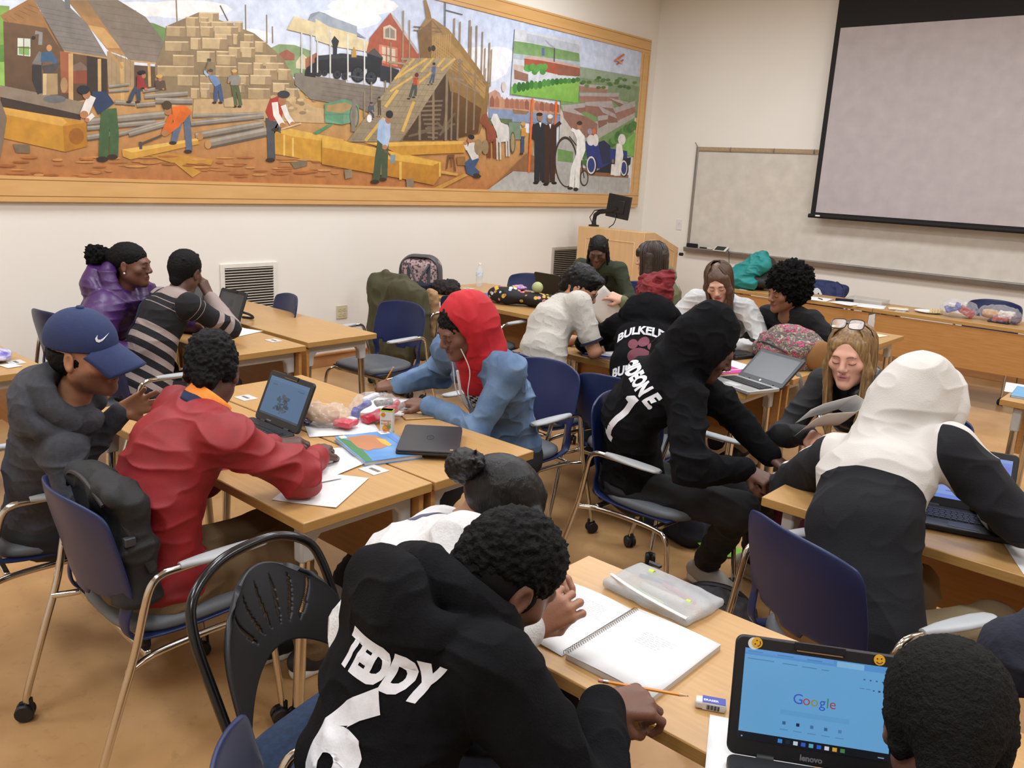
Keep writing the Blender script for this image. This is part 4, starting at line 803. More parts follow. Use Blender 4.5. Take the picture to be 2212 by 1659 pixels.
    # painted features of the skin: lips, stubble
    lc = (v-Hc)@RH.T/hs; base_c = np.tile(np.array(lin(skin)), (len(v), 1)); L_ = np.array(lin(lip or skin))
    m_ = np.clip(1.25-np.hypot(lc[:,0]/.023, (lc[:,2]+.064)/.0125), 0, 1)*(lc[:,1] > .06); m_ = np.clip(m_*2.5, 0, 1)[:, None]; base_c = base_c*(1-m_)+L_*m_
    if stubble:
        st = np.clip((np.clip((-.028-lc[:,2])/.02, 0, 1))*np.clip((lc[:,1]+.02)/.03, 0, 1)*np.clip((.125+lc[:,2])/.02, 0, 1), 0, 1)[:, None]*(1-m_)*.6; base_c = base_c*(1-st)+np.array(lin(stubble))*st
    pale = np.clip((lc[:,2]+.25)*0, 0, 1)
    root = mesh_obj('person', v, q, skinmat(skin), None, base, {'Col': ('FLOAT_COLOR', base_c)}); tag(root, label, 'person')
    bvh = BVHTree.FromPolygons([tuple(p) for p in v], [tuple(p) for p in q])
    joints.update(root=root, bvh=bvh, base=base, hs=hs)
    # trousers
    if legs:
        pv, pq = sdf_mesh(pan, .0075); pv = wrinkle(pv, pq, .008, (6,6,12), 3); pm = pantm or mat('cloth_'+pants, pants, .85, bump=.3, bscale=300); mesh_obj('trousers', pv, pq, pm, root, base)
        if shoes is not None:
            for kn, an in ank: make_shoe(an, A3(*sdir) if sdir else f, root, base, shoes)
    # upper garment
    pr = clo+[p for p in (topx(joints) if topx else [])]
    if hood: pr += hood(joints)
    tv, tq = sdf_mesh(pr, h); Hd = np.linalg.norm(tv-N_, axis=1)
    wr = np.minimum(np.linalg.norm(tv-joints['L'][2], axis=1), np.linalg.norm(tv-joints['R'][2], axis=1)); el = np.minimum(np.linalg.norm(tv-joints['L'][1], axis=1), np.linalg.norm(tv-joints['R'][1], axis=1))
    mask = np.clip(wr/.07-.3, .05, 1)*(1+1.2*np.exp(-(el/.12)**2))
    tv = relax(tv, tq, tsmooth, .5); tv = wrinkle(tv, tq, amp, fold, 1, mask)
    at = {}
    if col:
        # garment coordinates: x = across, y = along spine or sleeve, z = back-front
        t = (tv-Pl)@tang; cx = (tv-N_)@rs; cz = (tv-N_)@bk; armk = np.zeros(len(tv)); dm = np.full(len(tv), 9.)
        for i, s in enumerate('LR'):
            S_, E_, W_ = joints[s]
            for a, b, o in ((S_, E_, 0), (E_, W_, np.linalg.norm(E_-S_))):
                ab = b-a; hh = np.clip((tv-a)@ab/(ab@ab), 0, 1); dd = np.linalg.norm(tv-a-hh[:, None]*ab, axis=1); upd = dd < dm; dm = np.where(upd, dd, dm); armk = np.where(upd, o+hh*np.linalg.norm(ab), armk)
        onarm = (dm < .085) & (np.abs(cx) > sh+.005) if True else 0
        at = {'gx': ('FLOAT_VECTOR', np.stack([cx, t, cz], 1)), 'ga': ('FLOAT_VECTOR', np.stack([armk, onarm.astype(float), dm], 1))}
    to = mesh_obj(topname, tv, tq, topm, root, base, at); joints['top'] = to; joints['tbvh'] = BVHTree.FromPolygons([tuple(p) for p in tv], [tuple(p) for p in tq])
    return joints
def make_shoe(an, f, root, base, st):
    up = A3(0,0,1); r = np.cross(f, up); g = A3(an[0], an[1], 0); c1, c2 = st; b = g-f*.055; t = g+f*.165
    sole = [C(b+up*.022, g+f*.05+up*.018, .034, .030, .02, r, 1.15), C(g+f*.05+up*.018, t+up*.018, .030, .024, .02, r, 1.5), X(g+f*.055-up*.03, (.06,.2,.03), .002, .004, np.array([r, f, up]), sub=1)]
    u = [C(b+up*.06, g+f*.06+up*.05, .042, .042, .02, r, .95), C(g+f*.06+up*.045, t+up*.036, .042, .026, .02, r, 1.2), C(g+up*.06, an+up*.02-f*.01, .048, .048, .03)]
    v, q = sdf_mesh(u, .005); s = mesh_obj('shoe', v, q, mat('shoe_'+c1, c1, .6), root, base)
    v, q = sdf_mesh(sole, .005); mesh_obj('sole', v, q, mat('sole_'+c2, c2, .5), s, base)
    m = MB()
    for k in range(5):
        p = g+f*(.04+.022*k)+up*(.098-.010*k); m.tube([p-r*.026-up*.008, p, p+r*.026-up*.008], .0042, 6)
    m.build('shoelace', mat('lace', 'cfccc4', .8), s, base)
def face_line(J, name, pts, w, m, flat=.6, off=.0005, parent=None):
    """thin strip lying on the face: pts are (x, z) in head coordinates"""
    out = []; RH, Hc, hs = J['RH'], J['Hc'], J['hs']
    for x, z in pts:
        o = Hc+(A3(x, .2, z)*hs)@RH; hit = J['bvh'].ray_cast(V(o), V(-RH[1]))[0]
        if hit is not None: out.append(V(hit)+V(RH[1])*off)
    if len(out) > 1:
        ww = [w*(.45+.55*math.sin(math.pi*(i+.5)/len(out))) for i in range(len(out))]
        return MB().tube(out, ww, 6).build(name, m, parent or J['root'], J['base'])
def strands(J, n, m, zend, a0=.9, a1=3.1, fringe=None, r=.0032, part=0., rad=1., seed=1, name='hair_strands', fwd=0.):
    """locks combed from the parting over the skull; azimuth 0 is the face"""
    rg = random.Random(seed); mb_ = MB(); Mh = Matrix.Translation(V(J['Hc'])) @ Matrix(J['RH'].T.tolist()).to_4x4() @ Matrix.Scale(J['hs'], 4)
    for i in range(n):
        s = rg.choice((-1, 1)); th = rg.uniform(a0, a1)*s; fr = fringe is not None and rg.random() < .3
        if fr: th = rg.uniform(-.75, .75)
        z1 = (fringe if fr else zend)+rg.uniform(-.012, .012); k = rad*rg.uniform(.99, 1.045); sx, cx = math.sin(th), math.cos(th); pts = []
        top = (part+.012*s+.02*sx, -.02+.045*cx, .128*k)
        for t in np.linspace(0, 1, 10):
            z = top[2]+(z1-top[2])*t**1.15; q = min(1, max(0, (.125-z)/.075)); e_ = math.sqrt(max(0, 1-(1-q)**2)); dn = max(0, -z-.02)
            pts.append((top[0]*(1-e_)+.0885*sx*k*e_*(1-dn*.6), top[1]*(1-e_)+(-.022+.110*cx*k)*e_+fwd*dn, z))
        mb_.tube(pts, [r*(.7+.5*math.sin(math.pi*(j+.5)/10)) for j in range(10)], 5, Mh)
    return mb_.build(name, m, J['root'], J['base'])
hairblk = mat('hair_black', '070606', .7, bump=.6, bscale=160, spec=.2); browm = mat('brow_dark', '15100d', .7)
def face(J, brow='15100d', open_=False, lash='0d0908', bw=.0028):
    bm_ = mat('brow_'+brow, brow, .7); lm_ = mat('lash_'+lash, lash, .6)
    for s in (-1, 1):
        face_line(J, 'eyebrow', [(s*x, z) for x, z in ((.013,.0165),(.022,.0205),(.034,.0215),(.045,.016))], bw, bm_)
        face_line(J, 'eyelash', [(s*x, z) for x, z in ((.017,-.0085),(.024,-.0105),(.032,-.011),(.040,-.009),(.046,-.005))], .0017, lm_)
        face_line(J, 'nostril', [(s*.004,-.0405),(s*.008,-.041),(s*.011,-.0395)], .0014, lm_)
    face_line(J, 'mouth_line', [(-.022,-.0635),(-.012,-.0645),(0,-.0635),(.012,-.0645),(.022,-.0635)], .0012, mat('mouth_dark', '2a120f', .6))
def hair_obj(J, prims, m, h=.0045, amp=.0, fr=90, label=None, name='hair', it=1, sc=None):
    v, q = sdf_mesh(frame_prims(prims, J['Hc'], J['RH'], sc or J['hs']), h); v = relax(v, q, it, .5)
    if amp: v = rough(v, q, amp, fr, 2, 2)
    return mesh_obj(name, v, q, m, J['root'], J['base'], label=label)
def on_top(J, body, size, o, xd, yd, m, name='lettering', bold=.0, sx=1., arc=0., wave=None, off=.0018, shear=0., target='tbvh', nd=None):
    """lettering wrapped on the cloth: o = centre, xd / yd = text axes in world space"""
    xd, yd = nv(xd), nv(yd); n = np.cross(xd, yd) if nd is None else nv(nd)
    me = body if not isinstance(body, str) else text_mesh(body, size, bold, shear, sx); bm = bmesh.new(); bm.from_mesh(me)
    bmesh.ops.triangulate(bm, faces=bm.faces)
    for _ in range(3):
        ed = [e for e in bm.edges if e.calc_length() > .012]
        if ed: bmesh.ops.subdivide_edges(bm, edges=ed, cuts=1)
        bmesh.ops.triangulate(bm, faces=bm.faces)
    for v in bm.verts:
        x, y = v.co.x, v.co.y
        if arc: y -= arc*x*x
        if wave: x += wave(y)
        p = A3(*o)+xd*x+yd*y; hit, hn, _, _ = J[target].ray_cast(V(p+n*.25), V(-n)); v.tag = hit is None or abs((V(p)-hit).dot(V(n))) > .16; v.co = (V(hit)+(V(n)*.6+hn*(.4 if hn.dot(V(n)) > 0 else -.4)).normalized()*off if hit else V(p))-V(J['base'])
    bmesh.ops.delete(bm, geom=[v for v in bm.verts if v.tag], context='VERTS'); me2 = bpy.data.meshes.new(name); bm.to_mesh(me2); bm.free(); me2.materials.append(m); me2.shade_smooth(); o_ = bpy.data.objects.new(name, me2); COL.objects.link(o_); o_.parent = J['root']; return o_
def hood_down(sc=1., bag=1., m=0):
    def fn(J):
        N, rs, bk, tg = J['N'], J['rs'], J['bk'], J['tang']; R = np.array([rs, bk, tg]); P_ = lambda a, b, c: N+rs*a*sc+bk*b*sc+tg*c*sc
        o = [E(P_(0,.108,-.015), (.140*sc,.062*sc*bag,.092*sc), .025, R)]
        ring = [P_(math.sin(a)*.100, .022+math.cos(a)*.098, .040+.046*math.cos(a)) for a in np.linspace(-2.7, 2.7, 26)]
        for a, b in zip(ring, ring[1:]): o.append(C(a, b, .034*sc, k=.016))
        ring = [P_(math.sin(a)*.130, .045+math.cos(a)*.112, -.005+.02*math.cos(a)) for a in np.linspace(-1.9, 1.9, 22)]
        for a, b in zip(ring, ring[1:]): o.append(C(a, b, .032*sc, k=.010))
        o.append(E(P_(0,.045,.085), (.066*sc,.05*sc,.05*sc), .015, R, sub=1))
        return o
    return fn
def hood_up(sc=1., open_=1., peak=0., back=0., rim=.02):
    def fn(J):
        N, bk = J['N'], J['bk']; RH, Hc = J['RH'], J['Hc']; L_ = lambda *p: Hc+(np.array(p)*sc)@RH
        o = [E(L_(0,-.032-back,.022), (.099*sc,.118*sc,.124*sc), .03, RH), C(L_(0,-.075,-.02), N+bk*.045, .082*sc, .10, .05), C(L_(0,-.03,-.08), N, .080*sc, .095, .05)]
        if peak: o.append(E(L_(0,-.05,.110), (.05*sc,.06*sc,.05*sc), .05, RH))
        pts = [L_(math.sin(a)*.084, rim-.022*math.cos(a), .008+.116*math.cos(a)) for a in np.linspace(-2.6, 2.6, 34)]
        for a, b in zip(pts, pts[1:]): o.append(C(a, b, .016*sc, k=.018))
        o.append(E(L_(0,rim+.088,-.022), (.076*sc*open_,.100*sc,.112*sc*open_), .012, RH, sub=1))
        return o
    return fn
def cloth(name, c, rough=.9, b=.35, bs=260, c2=None, sc=60, **k): return mat('cloth_'+name, c, rough, col2=c2, scale=sc, bump=b, bscale=bs, **k)
blackc = cloth('black_fleece', '09090b', c2='0d0d10', spec=.15); whitep = cloth('white_print', 'd9d9dc', .7, .1)
def curly(J, m=hairblk, top=.0, amp=.011, fr=85, side=0., cut=(0,.09,-.075), low=-.02, h=.004, back=0., name='hair'):
    pr = [E((0,-.018-back*.5,.040+top*.4), (.081+side,.103+back,.088+top), .02), C((0,-.075,-.0), (0,-.085,low-.02), .045, .04, .03), C((-.055,-.03,.0), (-.06,-.03,low), .026, .02, .02), C((.055,-.03,.0), (.06,-.03,low), .026, .02, .02), E((0,.118,-.045), (.075,.085,.092), .012, sub=1)]
    return hair_obj(J, pr, m, h, amp, fr, name=name)
afm = mat('hair_afro', '070606', .85, bump=1., bscale=120, spec=.15)
ALL = {}
# 1 man in navy cap
def add(key, *a, **k): J = person(*a, **k); ALL[key] = J; return J
J = add('cap', 'man in charcoal hoodie and navy cap gesturing with an open hand at the left edge', (-3.07,1.04), 68, (-2.755,1.09,1.145), 38, 5, 4, 'ad7c5e', None,
    dict(L=dict(w=(-2.80,1.21,.925), d=(.70,.56,.42), n=(-.66,.74,.05), curl=(.12,.15,.2,.28), thumb=-.45, spread=.22, pole=(0,-.4,-1)), R=dict(w=(-2.62,1.13,.775), d=(.8,.6,0), n=(0,0,1), curl=.6, pole=(.2,-.7,-.7))), cloth('charcoal', '34353a', c2='3c3d43'), pants='1b1c20', h=.004, lip='7a4a3e', stubble='2b1d17', neckdrop=.045, hood=hood_down(1.), hs=1.06, jaw=1.1, nose=1.15)
face(J); hair_obj(J, [E((0,-.03,.0), (.079,.088,.075)), E((0,.12,-.05), (.08,.115,.11), .01, sub=1), X((0,0,.09), (.2,.2,.07), sub=1)], hairblk, .004, .004, 120)
navc = cloth('navy_cap', '1f2d55', .8, .2)
cp = hair_obj(J, [E((0,-.018,.042), (.088,.108,.10)), X((0,-.02,-.075), (.3,.3,.10), sub=1, k=.004)], navc, .004, name='cap', it=3)
brim = MB()
def brimf(u, v): a = (u-.5)*2; y = .068+.110*v*math.sqrt(max(0, 1-.6*a*a)); return (a*.086*(1-.12*v), y-.030*a*a, .050-.045*v-.034*a*a-.012*v*v)
brim.grid(brimf, 20, 10, M=Matrix.Translation(V(J['Hc'])) @ Matrix(J['RH'].T.tolist()).to_4x4() @ Matrix.Scale(J['hs'], 4)); brim.build('cap_brim', navc, cp, J['base'], solid=.006)
hair_obj(J, [E((0,-.018,.143), (.012,.012,.007))], navc, .003, name='cap_button')
J['cbvh'] = BVHTree.FromObject(cp, bpy.context.evaluated_depsgraph_get()); 
def local_bvh(o, base): me = o.data; return BVHTree.FromPolygons([tuple(v.co+V(base)) for v in me.vertices], [tuple(p.vertices) for p in me.polygons])
J['cbvh'] = local_bvh(cp, J['base'])
def poly_mesh(pts):
    me = bpy.data.meshes.new('p'); me.from_pydata([(x, y, 0) for x, y in pts], [], [tuple(range(len(pts)))]); return me
sw = [(-.026,.004),(-.024,-.006),(-.016,-.011),(-.004,-.008),(.026,.014),(.026,.014),(0,.0),(-.010,-.003),(-.018,-.001),(-.019,.004),(-.016,.014)]
RH = J['RH']; on_top(J, poly_mesh([(x*.95, y*1.05) for x, y in sw]), 0, J['Hc']+A3(.040,.075,.075)@RH, -RH[0]*.35+RH[1]*.45*0+nv(np.cross(RH[2], nv(RH[0]*.45+RH[1]*.8))), RH[2], whitep, 'swoosh_emblem', target='cbvh', nd=nv(RH[0]*.5+RH[1]*.75+RH[2]*.4))
# 2 red jacket
redm = cloth('red_jacket', '90171d', .6, .12, 300, c2='84141a', sc=20)
J = add('red', 'boy in a red jacket with an orange collar band writing beside the open black laptop', (-2.37,1.10), 86, (-2.415,1.33,1.118), 138, 24, 0, '54362a', None,
    dict(R=dict(w=(-2.32,1.66,.79), d=(-.7,.7,0), n=(0,0,1), curl=.7, pole=(1,-.15,-.35)), L=dict(w=(-2.52,1.62,.79), d=(.3,.9,0), n=(0,0,1), curl=.6, pole=(-.35,-.2,-1))), redm, pants='6b5638', h=.004, sh=.168, spine=.07, topname='jacket', amp=.014, fold=(5,5,9), thick=1.03, sleeve=1.12, shoes=('1f2024','d8d6d0'), feet=((-2.44,1.52,.1),(-2.27,1.60,.1)), knees=((-2.44,1.52,.52),(-2.25,1.50,.52)),
    topx=lambda J: [C(J['N']+J['bk']*.03-J['rs']*.07+J['tang']*.0, J['N']+J['bk']*.03+J['rs']*.07, .05, k=.03)])
curly(J, amp=.012, fr=85, top=.004, low=-.015, side=-.003)
N, rs, bk, tg = J['N'], J['rs'], J['bk'], J['tang']
def collar(J, nm, m, rad, h0, h1, t=.004, a0=-2.5, a1=2.5, tilt=.03):
    N, rs, bk, tg = J['N'], J['rs'], J['bk'], J['tang']
    mm = MB().grid(lambda u, v: tuple(N+rs*math.sin(a0+(a1-a0)*u)*rad*(1-.08*v)+bk*(.012+math.cos(a0+(a1-a0)*u)*rad*.95*(1-.1*v))+tg*(h0+(h1-h0)*v+tilt*math.cos(a0+(a1-a0)*u))), 28, 3)
    return mm.build(nm, m, J['root'], J['base'], solid=t)
collar(J, 'collar_band', cloth('orange', 'f08a2c', .7), .083, .022, .062); collar(J, 'inner_collar', cloth('navy_knit', '1c2444'), .090, .0, .03)
# 3 purple puffer
pur = mat('purple_puffer', '45205c', .42, col2='3c1b52', scale=10, bump=.2, bscale=60)
def puff(J): return hood_down(1.15, 1.5)(J)
J = add('purple', 'woman in a purple puffer coat with hair in a puff leaning towards her neighbour', (-5.02,1.98), 40, (-4.735,2.15,1.165), 41, 1, 0, '6e4836', None,
    dict(R=dict(w=(-4.5,2.05,.72), n=(0,0,1), curl=.6, pole=(.3,-.8,-.6)), L=dict(w=(-4.7,2.5,.8), n=(0,0,1), curl=.6)), pur, pants='22222a', h=.006, lip='6a3230', thick=1.2, sleeve=1.4, neckdrop=.035, hood=puff, topname='puffer_coat', amp=.011, fold=(3,3,13), fem=1., hs=1.0, spine=.03)
face(J); hair_obj(J, [E((0,-.022,.042), (.081,.104,.086)), C((0,-.1,.03), (0,-.15,.035), .045, .03, .03), E((0,.118,-.045), (.08,.088,.098), .012, sub=1)], hairblk, .005, .004, 120)
hair_obj(J, [E((0,-.185,.035), (.058,.07,.062)), E((-.02,-.225,.02), (.035,.04,.035), .02), E((.01,-.215,.06), (.03,.035,.03), .02)], afm, .005, .028, 60, name='hair_puff')
hair_obj(J, [E((.083,-.006,-.038), (.006,.006,.006))], mat('pearl', 'e6e2da', .2), .002, name='earring')
# 4 striped sweater
def stripemat():
    m = mat('striped_knit', '17161a', .9, bump=.5, bscale=240); nt = m.node_tree; N = nt.nodes; Lk = nt.links
    a = N.new('ShaderNodeAttribute'); a.attribute_name = 'gx'; b = N.new('ShaderNodeAttribute'); b.attribute_name = 'ga'
    s = N.new('ShaderNodeSeparateXYZ'); Lk.new(a.outputs['Vector'], s.inputs[0]); s2 = N.new('ShaderNodeSeparateXYZ'); Lk.new(b.outputs['Vector'], s2.inputs[0])
    sel = N.new('ShaderNodeMix'); sel.data_type = 'FLOAT'; Lk.new(s2.outputs[1], sel.inputs[0]); Lk.new(s.outputs[1], sel.inputs[2])
    sb = N.new('ShaderNodeMath'); sb.operation = 'MULTIPLY_ADD'; Lk.new(s2.outputs[0], sb.inputs[0]); sb.inputs[1].default_value = -1; sb.inputs[2].default_value = .47; Lk.new(sb.outputs[0], sel.inputs[3])
    def band(src, per, lo, off=0.):
        ad = N.new('ShaderNodeMath'); ad.operation = 'ADD'; Lk.new(src, ad.inputs[0]); ad.inputs[1].default_value = off
        md = N.new('ShaderNodeMath'); md.operation = 'FLOORED_MODULO'; Lk.new(ad.outputs[0], md.inputs[0]); md.inputs[1].default_value = per
        g = N.new('ShaderNodeMath'); g.operation = 'LESS_THAN'; Lk.new(md.outputs[0], g.inputs[0]); g.inputs[1].default_value = lo; return g.outputs[0]
    def mth(op, x, y):
        g = N.new('ShaderNodeMath'); g.operation = op
        for i, q in enumerate((x, y)):
            if isinstance(q, float): g.inputs[i].default_value = q
            else: Lk.new(q, g.inputs[i])
        return g.outputs[0]
    wide = mth('MULTIPLY', band(sel.outputs[0], .068, .032), mth('LESS_THAN', sel.outputs[0], .335)); thin = mth('MULTIPLY', band(sel.outputs[0], .034, .004), mth('MULTIPLY', mth('GREATER_THAN', sel.outputs[0], .40), mth('LESS_THAN', sel.outputs[0], .455)))
    neck = mth('GREATER_THAN', sel.outputs[0], .475); al = mth('MAXIMUM', mth('MAXIMUM', wide, thin), neck)
    mx = N.new('ShaderNodeMix'); mx.data_type = 'RGBA'; Lk.new(al, mx.inputs[0]); mx.inputs[6].default_value = lin('131216'); mx.inputs[7].default_value = lin('9a8a84'); Lk.new(mx.outputs[2], pbr(m).inputs['Base Color']); return m
J = add('striped', 'person in a black and taupe striped sweater seen from behind, cheek on hand', (-4.42,2.05), 85, (-4.455,2.32,1.15), 120, 12, 4, '5a3c2e', None,
    dict(R=dict(w=(-4.46,2.46,1.0), d=(-.35,-.25,.9), n=(.8,.3,.3), curl=.8, pole=(.8,.6,-.9)), L=dict(w=(-4.75,2.55,.79), n=(0,0,1), curl=.6)), stripemat(), pants='15151a', h=.005, topname='sweater', amp=.005, col=1, spine=.05)
hair_obj(J, [E((0,-.018,.036), (.081,.103,.09)), C((0,-.07,0), (0,-.08,-.05), .05, .035, .03), E((0,.118,-.045), (.08,.088,.092), .012, sub=1)]+[C((x,.03,.118-abs(x)*.35), (x,-.10,.075-abs(x)*.3), .008, k=.004) for x in (-.04,-.014,.014,.04)], hairblk, .0045, .003, 150, name='braided_hair')
st = [J['N']-J['rs']*.10+J['bk']*.0+J['tang']*.02, J['N']-J['rs']*.10+J['bk']*.10-J['tang']*.05, J['Ch']-J['rs']*.06+J['bk']*.15-J['tang']*.05, J['Mid']-J['rs']*.12+J['bk']*.15, J['Pl']-J['rs']*.17+J['bk']*.12]
def strap_on(J, pts, w, m, name='bag_strap'):
    out = []
    for p in smooth_path(pts, 5):
        c = (J['Mid']*.5+J['Ch']*.5); d = nv(np.array(p)-c); hit = J['tbvh'].ray_cast(V(np.array(p)+d*.15), V(-d))[0]; out.append(hit+V(d)*.002 if hit is not None else V(p))
    return MB().tube(out, w, 8).build(name, m, J['root'], J['base'])
strap_on(J, st, .006, cloth('strap_navy', '1a1f33'))
hair_obj(J, [E((0,0,0),(.001,.001,.001))], hairblk, .002) if 0 else None
# 5 denim jacket, red hood
den = mat('denim', '667f9c', .85, col2='506a8c', scale=14, bump=.3, bscale=350, detail=6)
def denim_cut(J):
    N, rs, bk, tg, Ch, Pl = (J[k] for k in ('N','rs','bk','tang','Ch','Pl')); o = []
    for s in (-1, 1): o += [C(N+rs*s*.075-bk*.03-tg*.01, N+rs*s*.10-bk*.12-tg*.14, .024, .018, .02)]
    o.append(C(N-bk*.155-tg*.02-rs*.01, Pl*.6+Ch*.4-bk*.19-rs*.01, .055, .05, .01, sub=1)); o.append(C(N+tg*.02, N-bk*.1-tg*.03, .06, .05, .01, sub=1)); return o
J = add('denim', 'boy in a red hood and light denim jacket writing with a pencil', (-2.53,2.88), -92, (-2.475,2.50,1.125), -104, 22, -3, '704a39', None,
    dict(R=dict(w=(-2.875,2.50,.80), d=(-.85,-.35,-.15), n=(.25,-.2,.9), curl=(.9,.8,1.1,1.3), thumb=.6, tc=.2, pole=(-.6,.8,-.5)), L=dict(w=(-2.585,2.42,.785), d=(-.9,-.15,-.05), n=(.1,-.2,1), curl=(.35,.4,.5,.6), thumb=.3, spread=.15, pole=(1,.35,-.3))), den, pants='23252c', h=.0042, lip='5a2f2c', thick=1.04, sleeve=1.12, topname='denim_jacket', amp=.010, topx=denim_cut, spine=.06, sh=.18, fold=(7,7,9), shoes=('b9b6b0','d2d0ca'), feet=((-2.42,2.06,.1),(-2.60,2.0,.1)), knees=((-2.42,2.46,.52),(-2.62,2.46,.52)), sdir=(-.1,-1,0))
face(J); curly(J, amp=.016, fr=75, top=.004, side=-.004, low=.0)
N, rs, bk, tg, Ch, Pl = (J[k] for k in ('N','rs','bk','tang','Ch','Pl'))
redh = mat('red_hoodie_cloth', 'b3131f', .75, bump=.2, bscale=260)
def hoodcloth(J, name, m, prims, h=.0045, amp=.006): v, q = sdf_mesh(prims, h); v = relax(v, q, 2, .5); v = wrinkle(v, q, amp, (8,8,8), 4); o = mesh_obj(name, v, q, m, J['root'], J['base']); J['hbvh'] = BVHTree.FromPolygons([tuple(p) for p in v], [tuple(p) for p in q]); return o
hoodcloth(J, 'hood', redh, hood_up(1.06, 1.04, back=.010, rim=-.008)(J))
nt = redh  # front of the hooded pullover: red yoke over a black and white check
chk = mat('check_pullover', 'b3131f', .8, bump=.2, bscale=260); ntt = chk.node_tree; Nn = ntt.nodes; Lk = ntt.links
a = Nn.new('ShaderNodeAttribute'); a.attribute_name = 'gx'; cb = Nn.new('ShaderNodeTexChecker'); cb.inputs['Scale'].default_value = 62; cb.inputs[1].default_value = lin('e8e6e4'); cb.inputs[2].default_value = lin('0d0d0f'); Lk.new(a.outputs['Vector'], cb.inputs['Vector'])
sp_ = Nn.new('ShaderNodeSeparateXYZ'); Lk.new(a.outputs['Vector'], sp_.inputs[0]); lt = Nn.new('ShaderNodeMath'); lt.operation = 'LESS_THAN'; Lk.new(sp_.outputs[1], lt.inputs[0]); lt.inputs[1].default_value = .43; mx = Nn.new('ShaderNodeMix'); mx.data_type = 'RGBA'; Lk.new(lt.outputs[0], mx.inputs[0]); mx.inputs[6].default_value = lin('b3131f'); Lk.new(cb.outputs[0], mx.inputs[7]); Lk.new(mx.outputs[2], pbr(chk).inputs['Base Color'])
v, q = sdf_mesh([C(J['Mid']-bk*.075, Ch-bk*.055, .07, .088, .05, rs, 1.15), C(Ch-bk*.055, N-bk*.03-tg*.03, .088, .08, .05, rs, 1.15)], .006); v = wrinkle(v, q, .006, (8,8,8), 6); t_ = (v-Pl)@tg; ang = np.arctan2((v-Ch)@rs, -(v-Ch)@bk)
mesh_obj('pullover', v, q, chk, J['root'], J['base'], {'gx': ('FLOAT_VECTOR', np.stack([ang*.13, t_, np.full(len(v), .004)], 1))})
wm = mat('white_cord', 'e6e3e0', .5)
for s, e_ in ((-1, .0), (1, .02)):
    pth = smooth_path([J['Hc']+A3(s*.06,.055,-.05)@J['RH'], N-bk*.10+rs*s*.05-tg*.0, N-bk*.175+rs*(s*.035)-tg*.12, N-bk*.20+rs*s*.02-tg*.24, N-bk*.20+rs*(.01+s*.015)-tg*.34], 5); MB().tube(pth, .0024, 6).build('earphone_cord', wm, J['root'], J['base'])
MB().tube([N-bk*.125+tg*.0, N-bk*.178-tg*.11, N-bk*.195-tg*.2], .006, 6).build('zip', wm, J['root'], J['base'])
# 6 white sweatshirt with hair bun
J = add('bun', 'girl in a white sweatshirt with black hair in a bun bent low over the notebook', (-1.22,1.05), 52, (-1.225,1.385,1.015), 40, 44, 6, '9a6b52', None,
    dict(R=dict(w=(-1.02,1.27,.84), d=(.5,.7,.5), n=(.6,-.5,.5), curl=.75, thumb=.95, pole=(.3,-.9,-.5)), L=dict(w=(-1.25,1.55,.79), n=(0,0,1), curl=.5, pole=(-1,.2,-.3))), cloth('white_sweat', 'cfcdcb', .85, .35, 200), pants='1c1f2b', h=.004, topname='sweatshirt', amp=.011, spine=.085, sh=.175, fem=1., thick=1.02, sleeve=1.12, fold=(6,6,8))
strm = mat('hair_straight_black', '080707', .42, bump=.35, bscale=50, stretch=(6,6,1), spec=.35)
hair_obj(J, [E((0,-.018,.038), (.081,.104,.089)), C((.055,.055,.075), (.066,.082,-.02), .020, .008, .02), C((.066,.082,-.02), (.060,.098,-.075), .008, .003, .01), C((-.055,.055,.075), (-.066,.07,-.03), .020, .008, .02), E((0,.122,-.05), (.064,.075,.095), .012, sub=1), E((.082,-.006,-.014), (.03,.020,.030), .006, sub=1), X((0,-.03,-.125), (.2,.09,.07), .01, .01, sub=1)], strm, .004, .0025, 60)
hair_obj(J, [E((0,-.135,.012), (.042,.040,.042)), E((.03,-.13,.04), (.034,.030,.036), .012), E((0,-.105,.012), (.03,.02,.03), .01)]+[C((.03,-.135,.045), (.065+.02*math.sin(i),-.135+.02*math.cos(i*2),.075+.012*math.sin(i*3)), .008, .003, .004) for i in range(7)], strm, .0035, .005, 120, name='hair_bun')
on_top(J, poly_mesh([(-.05,-.006),(-.03,-.012),(-.012,-.004),(.0,-.009),(.02,.0),(.045,.008),(.02,.012),(.0,.006),(-.02,.006)]), 0, (-1.314,1.244,1.01), (.80,.58,.2), (-.55,.8,.1), cloth('ink_blue', '55586e'), 'printed_mark', nd=(-.22,-.13,.97))
# 7 boy in black TEDDY hoodie
J = add('teddy', 'boy in a black hoodie lettered TEDDY holding a pencil over the foreground table', (-.92,.82), 68, (-.925,1.08,1.055), 72, 36, 6, '6f4937', None,
    dict(R=dict(w=(-.765,1.19,.815), d=(.5,.82,-.04), n=(.25,-.25,.95), curl=(.7,.85,.95,1.0), thumb=.95, tc=.5, pole=(.7,-.6,-.5)), L=dict(w=(-1.0,1.22,.66), n=(0,0,1), curl=.8, pole=(-.8,-.2,-.4))), blackc, pants='101114', h=.0035, hood=hood_down(1.05, 1.1), spine=.10, neckdrop=-.03, sh=.175, thick=1.05, sleeve=1.18, amp=.010, fold=(6,6,8))
hair_obj(J, [E((0,-.016,.046), (.083,.104,.088)), C((0,-.072,.02), (0,-.08,-.025), .05, .045, .03), E((0,.118,-.035), (.08,.088,.075), .012, sub=1), E((.082,-.008,-.018), (.03,.026,.042), .006, sub=1)], mat('hair_curly_black', '060505', .75, bump=.8, bscale=200, spec=.2), .0035, .010, 95)
